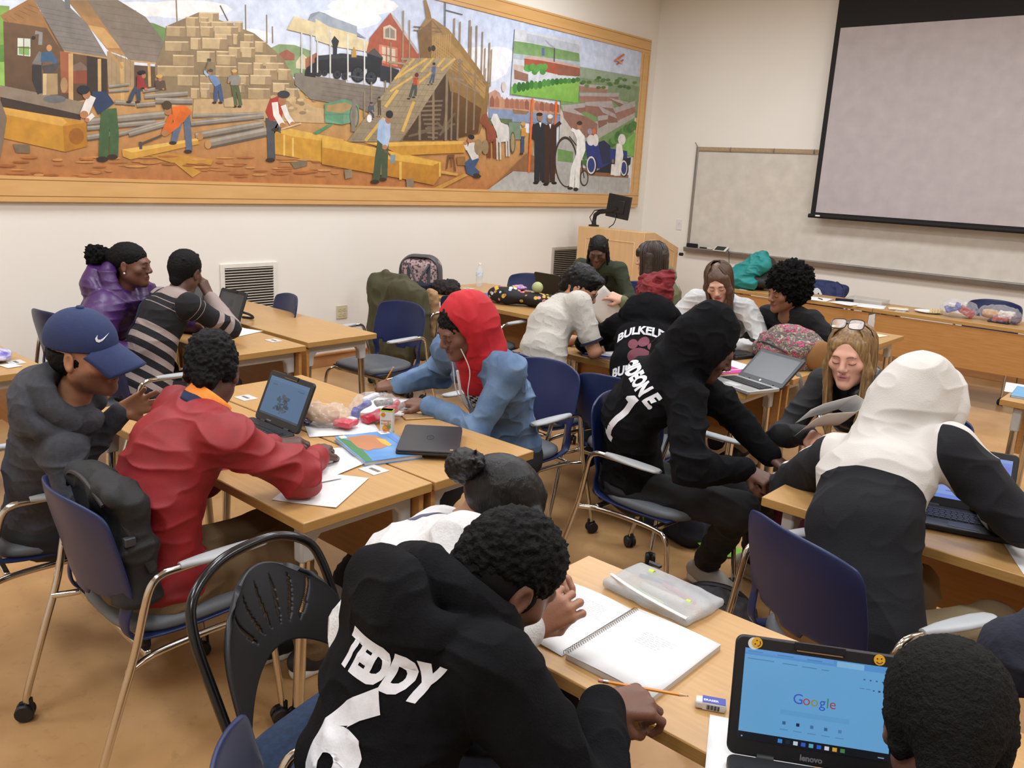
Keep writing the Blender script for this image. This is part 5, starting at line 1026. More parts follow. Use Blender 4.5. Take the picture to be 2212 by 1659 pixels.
hair_obj(J, [E((0,-.02,.0), (.0775,.099,.082)), E((0,.11,-.05), (.09,.088,.12), .01, sub=1), X((0,0,-.16), (.2,.2,.12), sub=1), E((.082,-.008,-.012), (.03,.022,.036), .006, sub=1)], mat('hair_fade', '0f0b09', .8, spec=.2), .004, name='faded_sides')
N, rs, bk, tg = J['N'], J['rs'], J['bk'], J['tang']
cd = nv(A3(0,0,1.78)-N); on_top(J, 'TEDDY', .085, (-.928,.774,1.0), rs, tg, whitep, bold=.006, sx=.80, arc=-.6, nd=bk*.5+cd*.5)
on_top(J, '6', .27, (-.955,.725,.87), rs, tg, whitep, bold=.012, sx=1.0, nd=bk*.5+cd*.5, name='number')
# 8 man in grey polo
heat = mat('heather_grey', 'bdb8ae', .9, col2='8f8c88', scale=70, stretch=(1,1,4), lo=.58, hi=.72, bump=.25, bscale=260, detail=6)
J = add('polo', 'man with black hair and glasses in a heather grey polo shirt leaning on the table', (-2.93,3.66), 62, (-2.945,3.955,1.15), 28, 30, 4, 'b98566', None,
    dict(R=dict(w=(-2.93,4.05,.80), d=(.55,.7,-.25), n=(.3,-.3,.8), curl=(.8,.9,1,1), thumb=.5, bare=1, pole=(.8,-.5,-.5)), L=dict(w=(-3.1,4.2,.79), n=(0,0,1), bare=1, curl=.5)), heat, pants='24272f', h=.0045, lip='8a5246', jaw=1.08, nose=1.2, topname='polo_shirt', amp=.006, spine=.07, sh=.185, thick=1.06, stubble='8a6552')
face(J); hair_obj(J, [E((0,-.018,.048), (.083,.106,.086)), E((.0,.065,.095), (.055,.035,.022), .03), C((0,-.085,.01), (0,-.088,-.055), .045, .03, .03), C((-.06,-.02,.01), (-.064,-.03,-.03), .022, .012, .02), C((.06,-.02,.01), (.064,-.03,-.03), .022, .012, .02), E((0,.116,-.042), (.08,.088,.082), .012, sub=1)], mat('hair_black_wavy', '070606', .5, bump=.5, bscale=70, spec=.3), .004, .010, 45)
collar(J, 'polo_collar', cloth('navy_collar', '161b2e'), .074, -.028, .022, .006, -2.4, 2.4, .02)
for s in 'LR':
    S_, E_, W_ = J[s]; d = nv(E_-S_); c = S_*.35+E_*.65; m = MB().tube([c+d*.036, c+d*.05], .068, 24); m.build('sleeve_band', cloth('navy_collar', '161b2e'), J['root'], J['base'])
gl = mat('glasses_black', '141212', .3); M_ = Matrix.Translation(V(J['Hc'])) @ Matrix(J['RH'].T.tolist()).to_4x4()
def glasses(J, z=.0, y=.102, parent=None, nm='glasses', c=gl, w=.026, hgt=.017, M_=None, lens=True):
    M_ = M_ or Matrix.Translation(V(J['Hc'])) @ Matrix(J['RH'].T.tolist()).to_4x4(); g = None
    for s in (-1, 1):
        ring = [(s*.033+w*math.copysign(abs(math.cos(a))**.6, math.cos(a)), y-.10*abs(s*.033+w*math.cos(a))**1.2*1.2, z+hgt*math.copysign(abs(math.sin(a))**.6, math.sin(a))) for a in np.linspace(0, 2*math.pi, 25)]
        o = MB().tube(ring, .0022, 6, M=M_); o = o.build(nm if g is None else 'rim', c, g or J['root'], J['base']); g = g or o
        if lens: MB().add(ring[:-1], [tuple(range(24))], M_).build('lens', mat('lens_glass', 'e9eef2', .05, alpha=.22, spec=.8), g, J['base'])
        MB().tube([(s*.058, y-.012, z+.008), (s*.078, y-.05, z+.006), (s*.082, -.005, z+.002)], .002, 6, M=M_).build('temple_arm', c, g, J['base'])
    MB().tube([(-.009, y, z+.004), (.009, y, z+.004)], .002, 6, M=M_).build('bridge', c, g, J['base']); return g
glasses(J, -.004)
S_, E_, W_ = J['R']; d = nv(E_-W_); MB().tube([W_+d*.03, W_+d*.05], .034, 20).build('wristband', cloth('teal_band', '2d6f78'), J['root'], J['base'])
# 9 braids, dark green sweater
gr = cloth('dark_green', '2c321f', .9, .3, 220)
J = add('braids', 'young woman with long black braids in a dark green sweater reading beside the lectern', (-4.25,6.17), -78, (-4.17,5.80,1.172), -62, 24, 0, '553629', None,
    dict(R=dict(w=(-4.4,5.7,.79), n=(0,0,1), curl=.5), L=dict(w=(-3.98,5.68,.79), n=(0,0,1), curl=.5)), gr, pants='1c1c22', h=.0055, lip='7a4640', fem=1., topname='sweater', legs=True)
face(J, lash='070505')
brd = mat('hair_braids', '080707', .6, bump=.9, bscale=120, stretch=(1,1,.3), spec=.25)
hair_obj(J, [E((0,-.022,.040), (.083,.104,.092)), E((0,.120,-.035), (.070,.088,.100), .012, sub=1)]+[C((x,.050,.098-abs(x)*.4), (x*1.2,-.06,.118-abs(x)*.5), .008, k=.005) for x in (-.06,-.04,-.02,0,.02,.04,.06)], brd, .005, .003, 120)
for i, (x, y) in enumerate(((.068,.02),(.074,-.01),(.078,-.035),(.07,-.06),(-.07,.0),(-.076,-.03),(-.07,-.055))):
    W = lambda *p: V(J['Hc']+A3(*p)@J['RH']); top = W(x, y, .03); MB().tube(smooth_path([top, W(x*1.15, y+.01, -.06), W(x*1.2, y+.03, -.17), W(x*1.1, y+.06, -.27)], 6), [.010+.002*math.sin(k*2.2) for k in range(19)], 7).build('braid', brd, J['root'], J['base'])
on_top(J, poly_mesh([(.045*math.cos(a), .05*math.sin(a)) for a in np.linspace(0, 6.283, 20)]), 0, J['N']-J['bk']*.1-J['tang']*.16+J['rs']*.05, -J['rs'], J['tang'], whitep, 'chest_print', nd=-J['bk'])
# 10 brown bob
ol = cloth('olive_rib', '67694a', .9, .5, 120)
J = add('bob', 'woman with a brown bob and fringe in an olive ribbed sweater holding up a sheet', (-3.40,5.60), 186, (-3.425,5.43,1.205), 196, 6, 0, 'c79a82', None,
    dict(L=dict(w=(-3.345,4.99,.945), d=(-.75,-.5,.25), n=(.4,-.4,.7), curl=(.4,.5,.6,.7), thumb=.8, pole=(.3,-.3,-1)), R=dict(w=(-3.75,5.7,.79), n=(0,0,1), curl=.5)), ol, pants='2a2c33', h=.0055, lip='a8645a', fem=1., topname='sweater')
face(J, brow='3a281c'); bobm = mat('hair_brown', '2a1d15', .42, col2='35261b', scale=30, stretch=(5,5,.4), bump=.35, bscale=40, spec=.55)
hair_obj(J, [E((0,-.020,.036), (.086,.108,.094)), C((-.058,-.02,.02), (-.074,-.005,-.15), .042, .034, .03), C((.058,-.02,.02), (.074,-.005,-.15), .042, .034, .03), C((0,-.075,.02), (0,-.075,-.165), .064, .048, .04), C((-.045,.068,.06), (.045,.068,.06), .026, k=.02), C((-.04,.086,.035), (.04,.086,.035), .012, k=.015), E((0,.125,-.055), (.062,.070,.082), .012, sub=1)], bobm, .0045, .003, 40)
strands(J, 260, bobm, -.165, .75, 3.12, .028, .0034, fwd=.05)
# 11 red head wrap, BULKELEY hoodie
J = add('wrap', 'person in a dark red head wrap and black BULKELEY hoodie with a paw print', (-2.38,3.78), 110, (-2.60,4.22,1.10), 112, 14, 0, '4a3026', None,
    dict(R=dict(w=(-2.35,4.32,.79), n=(0,0,1), curl=.5, pole=(1,-.1,-.5)), L=dict(w=(-2.85,4.30,.79), n=(0,0,1), curl=.5, pole=(-1,-.3,-.4))), blackc, pants='15161a', h=.005, hood=hood_down(1.08,1.2), spine=.07, sh=.175, thick=1.05, sleeve=1.15)
wr_ = mat('red_wrap', '7a1f22', .9, col2='6a191d', scale=20, bump=.3, bscale=200)
pr = [E((0,-.015,.045), (.098,.118,.105)), E((0,-.10,.05), (.07,.055,.065), .03), E((.045,-.075,.10), (.055,.06,.05), .03), E((.02,-.13,.095), (.03,.02,.025), .015, sub=1), E((0,.13,-.06), (.07,.085,.09), .012, sub=1)]
for i in range(6): a = i*.5-1.2; pr.append(C((-.10,-.03+.03*math.sin(a),-.03+.03*i), (.09,-.09-.02*math.cos(a),.02+.028*i), .016, k=.010))
pr += [C((-.015,-.15,.04), (-.02,-.155,-.03), .012, .007, .006), C((.01,-.152,.04), (.012,-.158,-.02), .010, .006, .006)]
v, q = sdf_mesh(frame_prims(pr, J['Hc'], J['RH']), .005); v = wrinkle(v, q, .008, (16,16,26), 3); mesh_obj('head_wrap', v, q, wr_, J['root'], J['base'])
N, rs, bk, tg = J['N'], J['rs'], J['bk'], J['tang']
on_top(J, 'BULKELEY', .075, N-tg*.185+bk*.1, rs, tg, whitep, bold=.003, sx=.88, arc=1.5, nd=bk); on_top(J, 'BULLDOGS', .07, N-tg*.445+bk*.1, rs, tg, whitep, bold=.003, sx=.85, nd=bk)
pw = cloth('paw_maroon', '6a3340', .8, .1)
for x, y, a, b, t in ((-.045,-.285,.028,.04,.25),(.01,-.265,.03,.042,-.2),(.066,-.285,.028,.04,-.5),(0,-.365,.066,.050,0)):
    on_top(J, poly_mesh([(a*math.cos(k)*math.cos(t)-b*math.sin(k)*math.sin(t), a*math.cos(k)*math.sin(t)+b*math.sin(k)*math.cos(t)) for k in np.linspace(0, 6.1, 16)]), 0, N+tg*y+rs*x+bk*.1, rs, tg, pw, 'paw_print', nd=bk)
# 12 white sweatshirt, long brown hair
J = add('brown', 'woman with straight brown hair in a white sweatshirt looking down behind the silver laptop', (-2.72,5.36), -80, (-2.63,5.02,1.15), -68, 24, 8, 'd3a48e', None,
    dict(R=dict(w=(-2.85,4.85,.79), n=(0,0,1), curl=.5), L=dict(w=(-2.42,4.88,.79), n=(0,0,1), curl=.5, pole=(.8,.3,-.6))), cloth('white_fleece', 'c4c4c2', .9, .3), pants='2b2d36', h=.005, lip='a85f5a', fem=1., topname='sweatshirt', amp=.010, sh=.165, thick=1.0, sleeve=1.08, neckdrop=.01,
    topx=lambda J: [E(J['N']-J['bk']*.075+J['tang']*.0, (.075,.06,.05), .01, np.array([J['rs'], J['bk'], J['tang']]), sub=1)])
face(J, brow='4a3323', lash='2a1a12')
hair_obj(J, [E((0,-.020,.033), (.083,.106,.092)), C((-.05,.045,.06), (-.074,.055,-.03), .026, .022, .025), C((-.074,.055,-.03), (-.072,.06,-.19), .024, .016, .02), C((.055,.03,.07), (.080,.02,-.03), .022, .02, .025), C((.08,.0,-.02), (.072,.0,-.12), .022, .014, .02), C((0,-.08,.0), (0,-.08,-.13), .055, .035, .04), E((.008,.128,-.030), (.066,.090,.102), .012, sub=1)], mat('hair_light_brown', '4a3323', .45, col2='5a4030', scale=30, stretch=(5,5,.4), bump=.3, bscale=40, spec=.5), .0045, .003, 40)
strands(J, 260, mat('hair_light_brown'), -.16, .72, 3.12, None, .0034, .012, .985, 3, fwd=.12)
MB().tube([J['N']+J['rs']*.055*math.sin(a)*1.2-J['bk']*(.03+.05*math.cos(a))+J['tang']*(.01-.02*math.cos(a)) for a in np.linspace(-1.9, 1.9, 14)], .008, 8).build('choker', blackc, J['root'], J['base'])
# 13 afro
J = add('afro', 'young woman with a large black afro in a black sweater typing at the table', (-2.13,5.38), -105, (-2.235,5.14,1.13), -116, 9, -4, '8a5c42', None,
    dict(R=dict(w=(-2.335,4.99,.80), d=(-.75,-.45,-.05), n=(.0,-.15,1), curl=(.25,.35,.45,.5), thumb=.2, spread=.2, pole=(-.6,.8,-.4)), L=dict(w=(-1.98,4.95,.79), n=(0,0,1), curl=.5, pole=(.9,.3,-.4))), cloth('black_knit', '0e0d0f', .95, .3), pants='9a8a6c', h=.005, lip='7a4038', fem=1., topname='sweater', nose=1.15, shoes=('15151a','c9c4ba'),
    topx=lambda J: [E(J['N']-J['bk']*.085+J['tang']*.0, (.068,.06,.075), .01, np.array([J['rs'], J['bk'], J['tang']]), sub=1)])
face(J)
hair_obj(J, [E((0,-.045,.075), (.135,.140,.125)), E((0,-.075,.0), (.115,.10,.09), .05), E((0,.122,-.05), (.085,.088,.098), .015, sub=1)], afm, .004, .034, 62)
hair_obj(J, [E((.079,-.004,-.05), (.006,.006,.009))], gl, .002, name='earring')
# 14 GIDEON hoodie
J = add('gideon', 'boy with hood up in a black hoodie lettered GIDEON E. sitting sideways', (-1.90,3.02), 50, (-1.605,3.05,1.125), 34, 26, 4, '5a3a2c', None,
    dict(R=dict(w=(-1.335,2.94,.715), d=(.9,.1,-.25), n=(.2,-.25,.9), curl=1.3, thumb=.9, pole=(-.2,-1,-.3)), L=dict(w=(-1.35,3.2,.70), d=(.9,-.3,-.2), n=(0,0,1), curl=1., pole=(0,1,-.4))), blackc, pants='0f1013', h=.004, hood=hood_up(1.12, .98, peak=1., rim=-.002), spine=.115, neckdrop=-.02, sh=.185, thick=1.06, sleeve=1.2, amp=.009, lip='5a3029', knees=((-1.38,3.20,.53),(-1.36,2.98,.53)), feet=((-1.5,3.5,.12),(-1.62,3.27,.12)), sdir=(1,-.12,0), shoes=('a39b90','bfb5a2'))
face(J); curly(J, amp=.012, fr=80, top=-.006, side=-.006)
N, rs, bk, tg = J['N'], J['rs'], J['bk'], J['tang']
cd = nv(A3(0,0,1.78)-N); on_top(J, 'GIDEON E.', .085, (-1.792,2.825,.997), rs, tg, whitep, bold=.005, sx=.72, arc=.8, nd=bk*.6+cd*.4)
on_top(J, poly_mesh([(-.03,-.13),(.035,-.13),(.035,-.10),(.02,-.10),(.02,.13),(-.01,.13),(-.035,.10),(-.035,.085),(-.012,.085),(-.012,-.10),(-.03,-.10)]), 0, (-1.84,2.788,.837), rs, tg, whitep, 'number', nd=bk*.6+cd*.4)
# 15 blonde, black vest
J = add('blonde', 'blonde woman in a black quilted vest with glasses on her head holding folded papers', (-1.02,3.68), -112, (-1.155,3.365,1.14), -86, 6, 4, 'd09c86', None,
    dict(R=dict(w=(-1.195,3.16,.84), d=(.55,-.75,.0), n=(-.6,-.5,.5), curl=1.1, thumb=.7, pole=(-.8,.5,-.5)), L=dict(w=(-1.0,3.13,.87), d=(-.8,-.3,-.1), n=(.3,-.8,.4), curl=1., thumb=.7, pole=(.9,.3,-.5))), cloth('black_stretch', '0f0f12', .8, .2), pants='5a1a33', h=.004, lip='b4706a', fem=1., jaw=1.05, topname='sweater', sleeve=1.0, spine=.07, knees=((-1.15,3.25,.5),(-1.38,3.36,.5)))
face(J, brow='7a5a40', lash='3a261c')
N, rs, bk, tg, Ch, Pl = (J[k] for k in ('N','rs','bk','tang','Ch','Pl')); vest = mat('black_vest', '15151a', .38, bump=.15, bscale=40)
v, q = sdf_mesh([C(Pl, J['Mid'], .14, .13, .05, rs, 1.42), C(J['Mid'], Ch, .13, .138, .05, rs, 1.42), C(Ch, N-tg*.05, .138, .10, .05, rs, 1.42), C(Ch-rs*.15+tg*.05, Ch+rs*.15+tg*.05, .075, k=.05)]+[C(N+rs*.085*math.sin(a)+bk*(.01+.08*math.cos(a))+tg*.01, N+rs*.085*math.sin(a+.4)+bk*(.01+.08*math.cos(a+.4))+tg*.01, .028, k=.015) for a in np.arange(-2.3, 2.0, .4)]+[C(N-bk*.15, Pl*.5+Ch*.5-bk*.19, .04, .03, .01, sub=1)], .005)
t_ = (v-Pl)@tg; v = v+normals(v, q)*(.006*np.abs(np.sin(t_*math.pi/.045))+.003*(noise(v*30, 2)-.5))[:, None]; mesh_obj('quilted_vest', v, q, vest, J['root'], J['base'])
blm = mat('hair_blonde', '9a7a4c', .45, col2='6b4f30', scale=22, stretch=(5,5,.5), bump=.35, bscale=40, spec=.5)
hair_obj(J, [E((0,-.022,.038), (.084,.106,.090)), C((-.05,.04,.06), (-.078,.03,-.05), .022, .018, .025), C((-.078,.03,-.05), (-.060,.06,-.25), .018, .016, .02), C((-.06,.06,-.25), (-.05,.09,-.33), .016, .006, .015), C((.05,.04,.06), (.080,.02,-.04), .022, .020, .025), C((.08,.02,-.04), (.066,.05,-.27), .020, .020, .02), C((.066,.05,-.27), (.045,.09,-.36), .018, .006, .015), C((0,-.08,.0), (0,-.08,-.16), .06, .04, .04), E((0,.128,-.018), (.068,.090,.106), .012, sub=1)], blm, .004, .004, 40)
strands(J, 240, blm, -.22, .85, 3.12, None, .0032, .0, .985, 5, fwd=.22)
M_ = Matrix.Translation(V(J['Hc'])) @ Matrix(J['RH'].T.tolist()).to_4x4() @ Matrix.Translation((0,.03,.118)) @ Matrix.Rotation(.75, 4, 'X') @ Matrix.Translation((0,-.06,0)); glasses(J, 0, .10, nm='glasses', c=mat('glasses_brown', '2a1d18', .3), M_=M_, w=.029, hgt=.022)
S_, E_, W_ = J['R']; d = nv(E_-W_); MB().tube([W_+d*.012, W_+d*.032], .037, 18).build('wristband', cloth('purple_band', '4a2a86'), J['root'], J['base'])
# 16 white and navy hoodie
def blockmat():
    m = mat('two_tone_fleece', 'c6c1ba', .9, bump=.25, bscale=240); nt = m.node_tree; N = nt.nodes; Lk = nt.links; a = N.new('ShaderNodeAttribute'); a.attribute_name = 'gx'; g = N.new('ShaderNodeAttribute'); g.attribute_name = 'ga'
    s = N.new('ShaderNodeSeparateXYZ'); Lk.new(a.outputs['Vector'], s.inputs[0]); s2 = N.new('ShaderNodeSeparateXYZ'); Lk.new(g.outputs['Vector'], s2.inputs[0])
    lt = N.new('ShaderNodeMath'); lt.operation = 'LESS_THAN'; Lk.new(s.outputs[1], lt.inputs[0]); lt.inputs[1].default_value = .31
    ab = N.new('ShaderNodeMath'); ab.operation = 'ABSOLUTE'; Lk.new(s.outputs[0], ab.inputs[0]); gt = N.new('ShaderNodeMath'); gt.operation = 'GREATER_THAN'; Lk.new(ab.outputs[0], gt.inputs[0]); gt.inputs[1].default_value = .20; up_ = N.new('ShaderNodeMath'); up_.operation = 'LESS_THAN'; Lk.new(s.outputs[1], up_.inputs[0]); up_.inputs[1].default_value = .53; gu = N.new('ShaderNodeMath'); gu.operation = 'MULTIPLY'; Lk.new(gt.outputs[0], gu.inputs[0]); Lk.new(up_.outputs[0], gu.inputs[1]); mxm = N.new('ShaderNodeMath'); mxm.operation = 'MAXIMUM'; Lk.new(lt.outputs[0], mxm.inputs[0]); Lk.new(gu.outputs[0], mxm.inputs[1])
    mx = N.new('ShaderNodeMix'); mx.data_type = 'RGBA'; Lk.new(mxm.outputs[0], mx.inputs[0]); mx.inputs[6].default_value = lin('c9c4bd'); mx.inputs[7].default_value = lin('0c0d13'); Lk.new(mx.outputs[2], pbr(m).inputs['Base Color']); return m
J = add('white_hood', 'person in a white and navy hoodie with the white hood up bent over a laptop', (-.69,2.44), 66, (-.745,2.90,1.085), 62, 30, 0, '6b4a38', None,
    dict(R=dict(w=(-.50,2.98,.79), n=(0,0,1), curl=.5, pole=(1,-.5,-.4)), L=dict(w=(-.92,2.98,.79), n=(0,0,1), curl=.5, pole=(-1,-.2,-.4))), blockmat(), pants='8a7a5c', h=.004, hood=hood_up(1.22, .95, back=.012, rim=.03), spine=.085, sh=.195, thick=1.1, sleeve=1.2, amp=.007, col=1, fold=(6,6,8))
# 17 foreground head
J = add('front', 'person with short black hair in front of the large laptop at the lower right corner', (-.06,.86), 98, (-.215,1.265,1.015), 108, 30, -4, '5a3a2c', None,
    dict(R=dict(w=(.05,1.45,.79), n=(0,0,1), curl=.5), L=dict(w=(-.16,1.30,.79), n=(0,0,1), curl=.5, pole=(-.3,-.6,-1))), cloth('dark_knit', '14151a'), pants='15161a', h=.004, spine=.06)
hair_obj(J, [E((0,-.018,.044), (.088,.110,.092)), C((0,-.08,.0), (0,-.085,-.05), .055, .045, .03), C((-.06,-.03,.0), (-.062,-.03,-.035), .028, .018, .02), C((.06,-.03,.0), (.062,-.03,-.035), .028, .018, .02), E((0,.118,-.04), (.08,.088,.085), .012, sub=1), E((-.084,-.008,-.012), (.025,.022,.034), .008, sub=1)], mat('hair_short_black', '0b0a09', .8, bump=.9, bscale=260, spec=.2), .0035, .0035, 170)
# 18 sleeve at the right edge
J = add('edge', 'person at the right edge with only a dark navy knit sleeve in view', (.03,1.88), 86, (.12,2.28,1.08), 86, 20, 0, '6b4a38', None,
    dict(L=dict(w=(-.06,2.2,.76), n=(0,0,1), curl=.5, pole=(-.8,-.8,-.5)), R=dict(w=(.3,2.45,.79), n=(0,0,1), curl=.5)), cloth('navy_rib', '191c2b', .95, .6, 90), pants='15161a', h=.006, spine=.06, sleeve=1.25, thick=1.1, topname='sweater')
hair_obj(J, [E((0,-.02,.04), (.084,.106,.09)), E((0,.118,-.045), (.08,.088,.098), .012, sub=1)], hairblk, .006, .004, 100)
# ---------------------------------------------------------------- things on the tables and floor
TT = .7405
lapm = mat('laptop_black', '19191b', .5, bump=.05, bscale=400); keym = mat('key_black', '101012', .5); emi = {}
def screenmat(e):
    if e not in emi: emi[e] = mat('screen_%d' % int(e*100), 'ffffff', .25, attr='Col', emit=e, scale=2)
    return emi[e]
def rounded(w, h, r, n=5):
    out = []
    for cx, cy, a0 in ((w/2-r, h/2-r, 0), (-w/2+r, h/2-r, math.pi/2), (-w/2+r, -h/2+r, math.pi), (w/2-r, -h/2+r, 1.5*math.pi)):
        out += [(cx+r*math.cos(a0+math.pi/2*k/n), cy+r*math.sin(a0+math.pi/2*k/n)) for k in range(n+1)]
    return out
def laptop(label, x, y, rz_, W=.30, D=.21, ang=112, H=.205, rects=(), e=.9, base=lapm, bez=lapm, handle=True, brand=None, bezel=(.018,.022,.030), z=TT, group=None, key=True, rad=.016):
    """local frame: hinge along x at y=0, the user sits towards -y; rects = (x0,y0,x1,y1,colour) in 0..1 of the screen"""
    e_ = empty('laptop', label, 'laptop', (x, y, z), math.radians(rz_), group)
    m = MB(); m.prism([(px, py-D/2) for px, py in rounded(W, D, rad)], .002, .020); m.build('keyboard_base', base, e_, bevel=.003)
    if key:
        m = MB(); m.box((0,-.085,.0204), (W-.03,.098,.0012)); m.build('keyboard_deck', keym, e_)
        m = MB()
        for r in range(5):
            for c in range(14): m.box((-W/2+.027+(W-.054)*(c+.5)/14+(.004 if r % 2 else 0), -.046-.0185*r, .0222), ((W-.054)/14-.0025,.0155,.0024))
        m.build('keys', mat('key_cap', '1b1b1d', .45), e_)
        MB().box((0,-D+.042,.0204), (.09,.05,.0008)).build('touchpad', mat('touchpad', '232325', .4) if base is lapm else greym, e_)
    M = Matrix.Translation((0,.004,.016)) @ Matrix.Rotation(math.radians(ang-90), 4, 'X').inverted() @ Matrix.Rotation(math.pi/2, 4, 'X')
    # lid: local X right, Y up the lid, Z towards the user
    lid = MB(); lid.prism([(px, py+H/2) for px, py in rounded(W, H, rad)], -.012, 0, M=M); lid = lid.build('lid', bez, e_, bevel=.003)
    MB().tube([(-W*.32,.004,.016), (-W*.22,.004,.016)], .008, 10).build('hinge', bez, lid); MB().tube([(W*.22,.004,.016), (W*.32,.004,.016)], .008, 10).build('hinge', bez, lid)
    if handle: MB().box((0,H-.006,.001), (W*.3,.014,.004), M=M).build('carry_handle', keym, lid, bevel=.001); MB().box((0,H-.0145,.0022), (W*.27,.0022,.002), M=M).build('handle_slot', mat('slot_tan', '8a6b48', .6) if rects and len(rects) > 20 else keym, lid)
    bx, bt, bb_ = bezel; sw_, sh_ = W-2*bx, H-bt-bb_
    if rects:
        sc = MB()
        for i, (x0, y0, x1, y1, c) in enumerate(rects):
            sc.col = lin(c); zz = .0006+.00006*i; sc.add([(-sw_/2+sw_*px, bb_+sh_*py, zz) for px, py in ((x0,y0),(x1,y0),(x1,y1),(x0,y1))], [(0,1,2,3)], M)
        sc.raw = 1; s = sc.build('screen', screenmat(e), lid, smooth=False)
    else: s = MB().box((0,bb_+sh_/2,.0004), (sw_,sh_,.0008), M=M).build('screen', mat('screen_dark', '27272a', .3), lid)
    if brand: put_text('brand_lettering', brand[0], brand[1], mat('brand_grey', '77777a', .4), lid, M @ Matrix.Translation((brand[2], bb_*.42, .0008)), bold=.0006)
    return e_, lid, M, (sw_, sh_, bb_)
def on_screen(lid, M, dims, name, body, size, c, px, py, e=.6, bold=0.):
    sw_, sh_, bb_ = dims; put_text(name, body, size, mat('glow_'+c, c, .4, emit=e), lid, M @ Matrix.Translation((-sw_/2+sw_*px, bb_+sh_*py, .0035)), bold)
# large laptop, foreground
R_ = [(0,0,1,1,'6fb2e6'),(0,.93,1,1,'5a9fe0'),(0,.955,.6,.995,'6aa6e8'),(.62,.93,.8,.99,'8cc6f0'),(0,0,1,.085,'10151c'),(.27,.33,.73,.385,'68aadf')]
random.seed(3)
for i in range(9): R_.append((.27+i*.052,.02,.30+i*.052,.062,('3f8fe0','1a2a3a','cfe2f4','3a5fd0','5fb0c8','2b62d8','e6e0ee','e0b03a','4a8a4a')[i]))
for i in range(5): R_.append((.29+i*.093,.225,.312+i*.093,.26,('3a6a9a','1c2c4a','4a7aa8','3a6a98','5a8ab0')[i])); R_.append((.275+i*.093,.165,.33+i*.093,.175,'5a94c4'))
for x0, x1, y in ((.02,.2,.885),(.26,.36,.88),(.39,.49,.875),(.52,.57,.872),(.78,.81,.735),(.82,.85,.735),(.02,.12,.965),(.22,.33,.963),(.42,.52,.96)): R_.append((x0,y,x1,y+.008,'4a86bc'))
for x0 in (.80,.84,.88,.92): R_.append((x0,.83,x0+.012,.845,'3a6a98'))
R_ += [(.865,.725,.877,.74,'3a6a98'),(.9,.723,.915,.742,'2c4c6c'),(.94,.718,.965,.745,'2a4a3a'),(.02,.03,.03,.045,'9ab0c8'),(.93,.03,.97,.04,'9ab0c8')]
lp, lid, M, dm = laptop('large open black laptop showing a search page with emoji stickers on its bezel', -.435, 1.385, 31, .30, .205, 108, .218, R_, .72, brand=('lenovo', .0145, 0))
for ch, c, k in zip('Google', ('3a62e0','c8484a','a8a040','3a62e0','4a9a5a','b84a4a'), (-.0315,-.0165,-.0025,.0115,.0205,.0295)): on_screen(lid, M, dm, 'page_heading', ch, .026, c, .5+k/dm[0], .52)
yel = mat('sticker_yellow', 'e8ae2e', .4); stk = mat('sticker_dark', '3a2414', .5); wht = mat('sticker_white', 'e6e6e2', .4)
def sticker(cx, cy, rot, halo):
    Ms = M @ Matrix.Translation((cx, cy, .0012)) @ Matrix.Rotation(rot, 4, 'Z')
    if halo: m = MB(); m.lathe([(.011,0),(.011,.0006)], (-.004,.004,0), 24, Ms); m.build('sticker_halo', wht, lid)
    m = MB(); m.lathe([(.0098,.0004),(.0098,.0012)], n=28, M=Ms); m = m.build('emoji_sticker', yel, lid)
    f = MB()
    for s in (-1, 1): f.lathe([(.0014,.0012),(.0014,.0015)], (s*.0036,.0022,0), 10, Ms)
    f.tube([(.0055*math.cos(a), .0055*math.sin(a)-.0005, .0014) for a in np.linspace(-2.7, -.45, 9)], .0008, 5, Ms); f.build('sticker_face', stk, lid)
sticker(-.112, .2075, 1.2, True); sticker(.104, .2075, .1, False)
# boy in red: open laptop with a picture
R_ = [(0,0,1,1,'5f90c0'),(0,.9,1,1,'6a9aca'),(0,0,1,.05,'34506e')]
random.seed(5)
for i in range(46): 
    a = random.random(); x0 = .3+.3*random.random(); y0 = .12+.42*random.random(); R_.append((x0,y0,x0+.02+.05*random.random(),y0+.015+.07*random.random(),random.choice(('3a4a58','4a5a68','2f3e4c','566878'))))
R_ += [(.12,.80,.2,.825,'3f62a8'),(.82,.8,.9,.825,'3a5ec8'),(.76,.8,.775,.825,'3a4a60'),(.46,.5,.62,.58,'4f6272')]
l2 = laptop('open black laptop with a picture document on screen in front of the red jacket', -2.80, 1.80, 0, .30, .205, 114, .208, R_, .42, brand=('Lenovo', .010, -.05))
R_ = [(0,0,1,1,'4a4d52'),(.1,.05,.72,.93,'565a5e'),(.45,.45,.62,.75,'3c3f45'),(.5,.15,.6,.35,'42464b')]
laptop('open black laptop with a dim screen in front of the striped sweater', -4.90, 2.80, 2, .29, .2, 110, .21, R_, .28)
laptop('second dark laptop half hidden behind the striped sweater wearer', -5.30, 2.78, -8, .29, .2, 105, .2, [(0,0,1,1,'3c3e42')], .2)
R_ = [(0,0,1,1,'7d95e6'),(.0,.93,1,1,'8ea8ea'),(.12,.08,.62,.9,'93aef0'),(.66,.05,.98,.86,'8088e0'),(.14,.8,.3,.83,'4a5a9a'),(.3,.4,.6,.5,'7088c0'),(.3,.15,.6,.17,'6a80c0'),(.5,.1,.6,.13,'3a3a5a'),(.14,.7,.5,.71,'6f86cc'),(.3,.62,.6,.63,'5a70b0'),(.56,.82,.6,.87,'50608a')]
laptop('open black laptop with a blue-lit page in front of the white hood', -.60, 3.02, 17, .30, .205, 112, .212, R_, .8)
silver = mat('laptop_silver', 'a9a9a8', .32, .5)
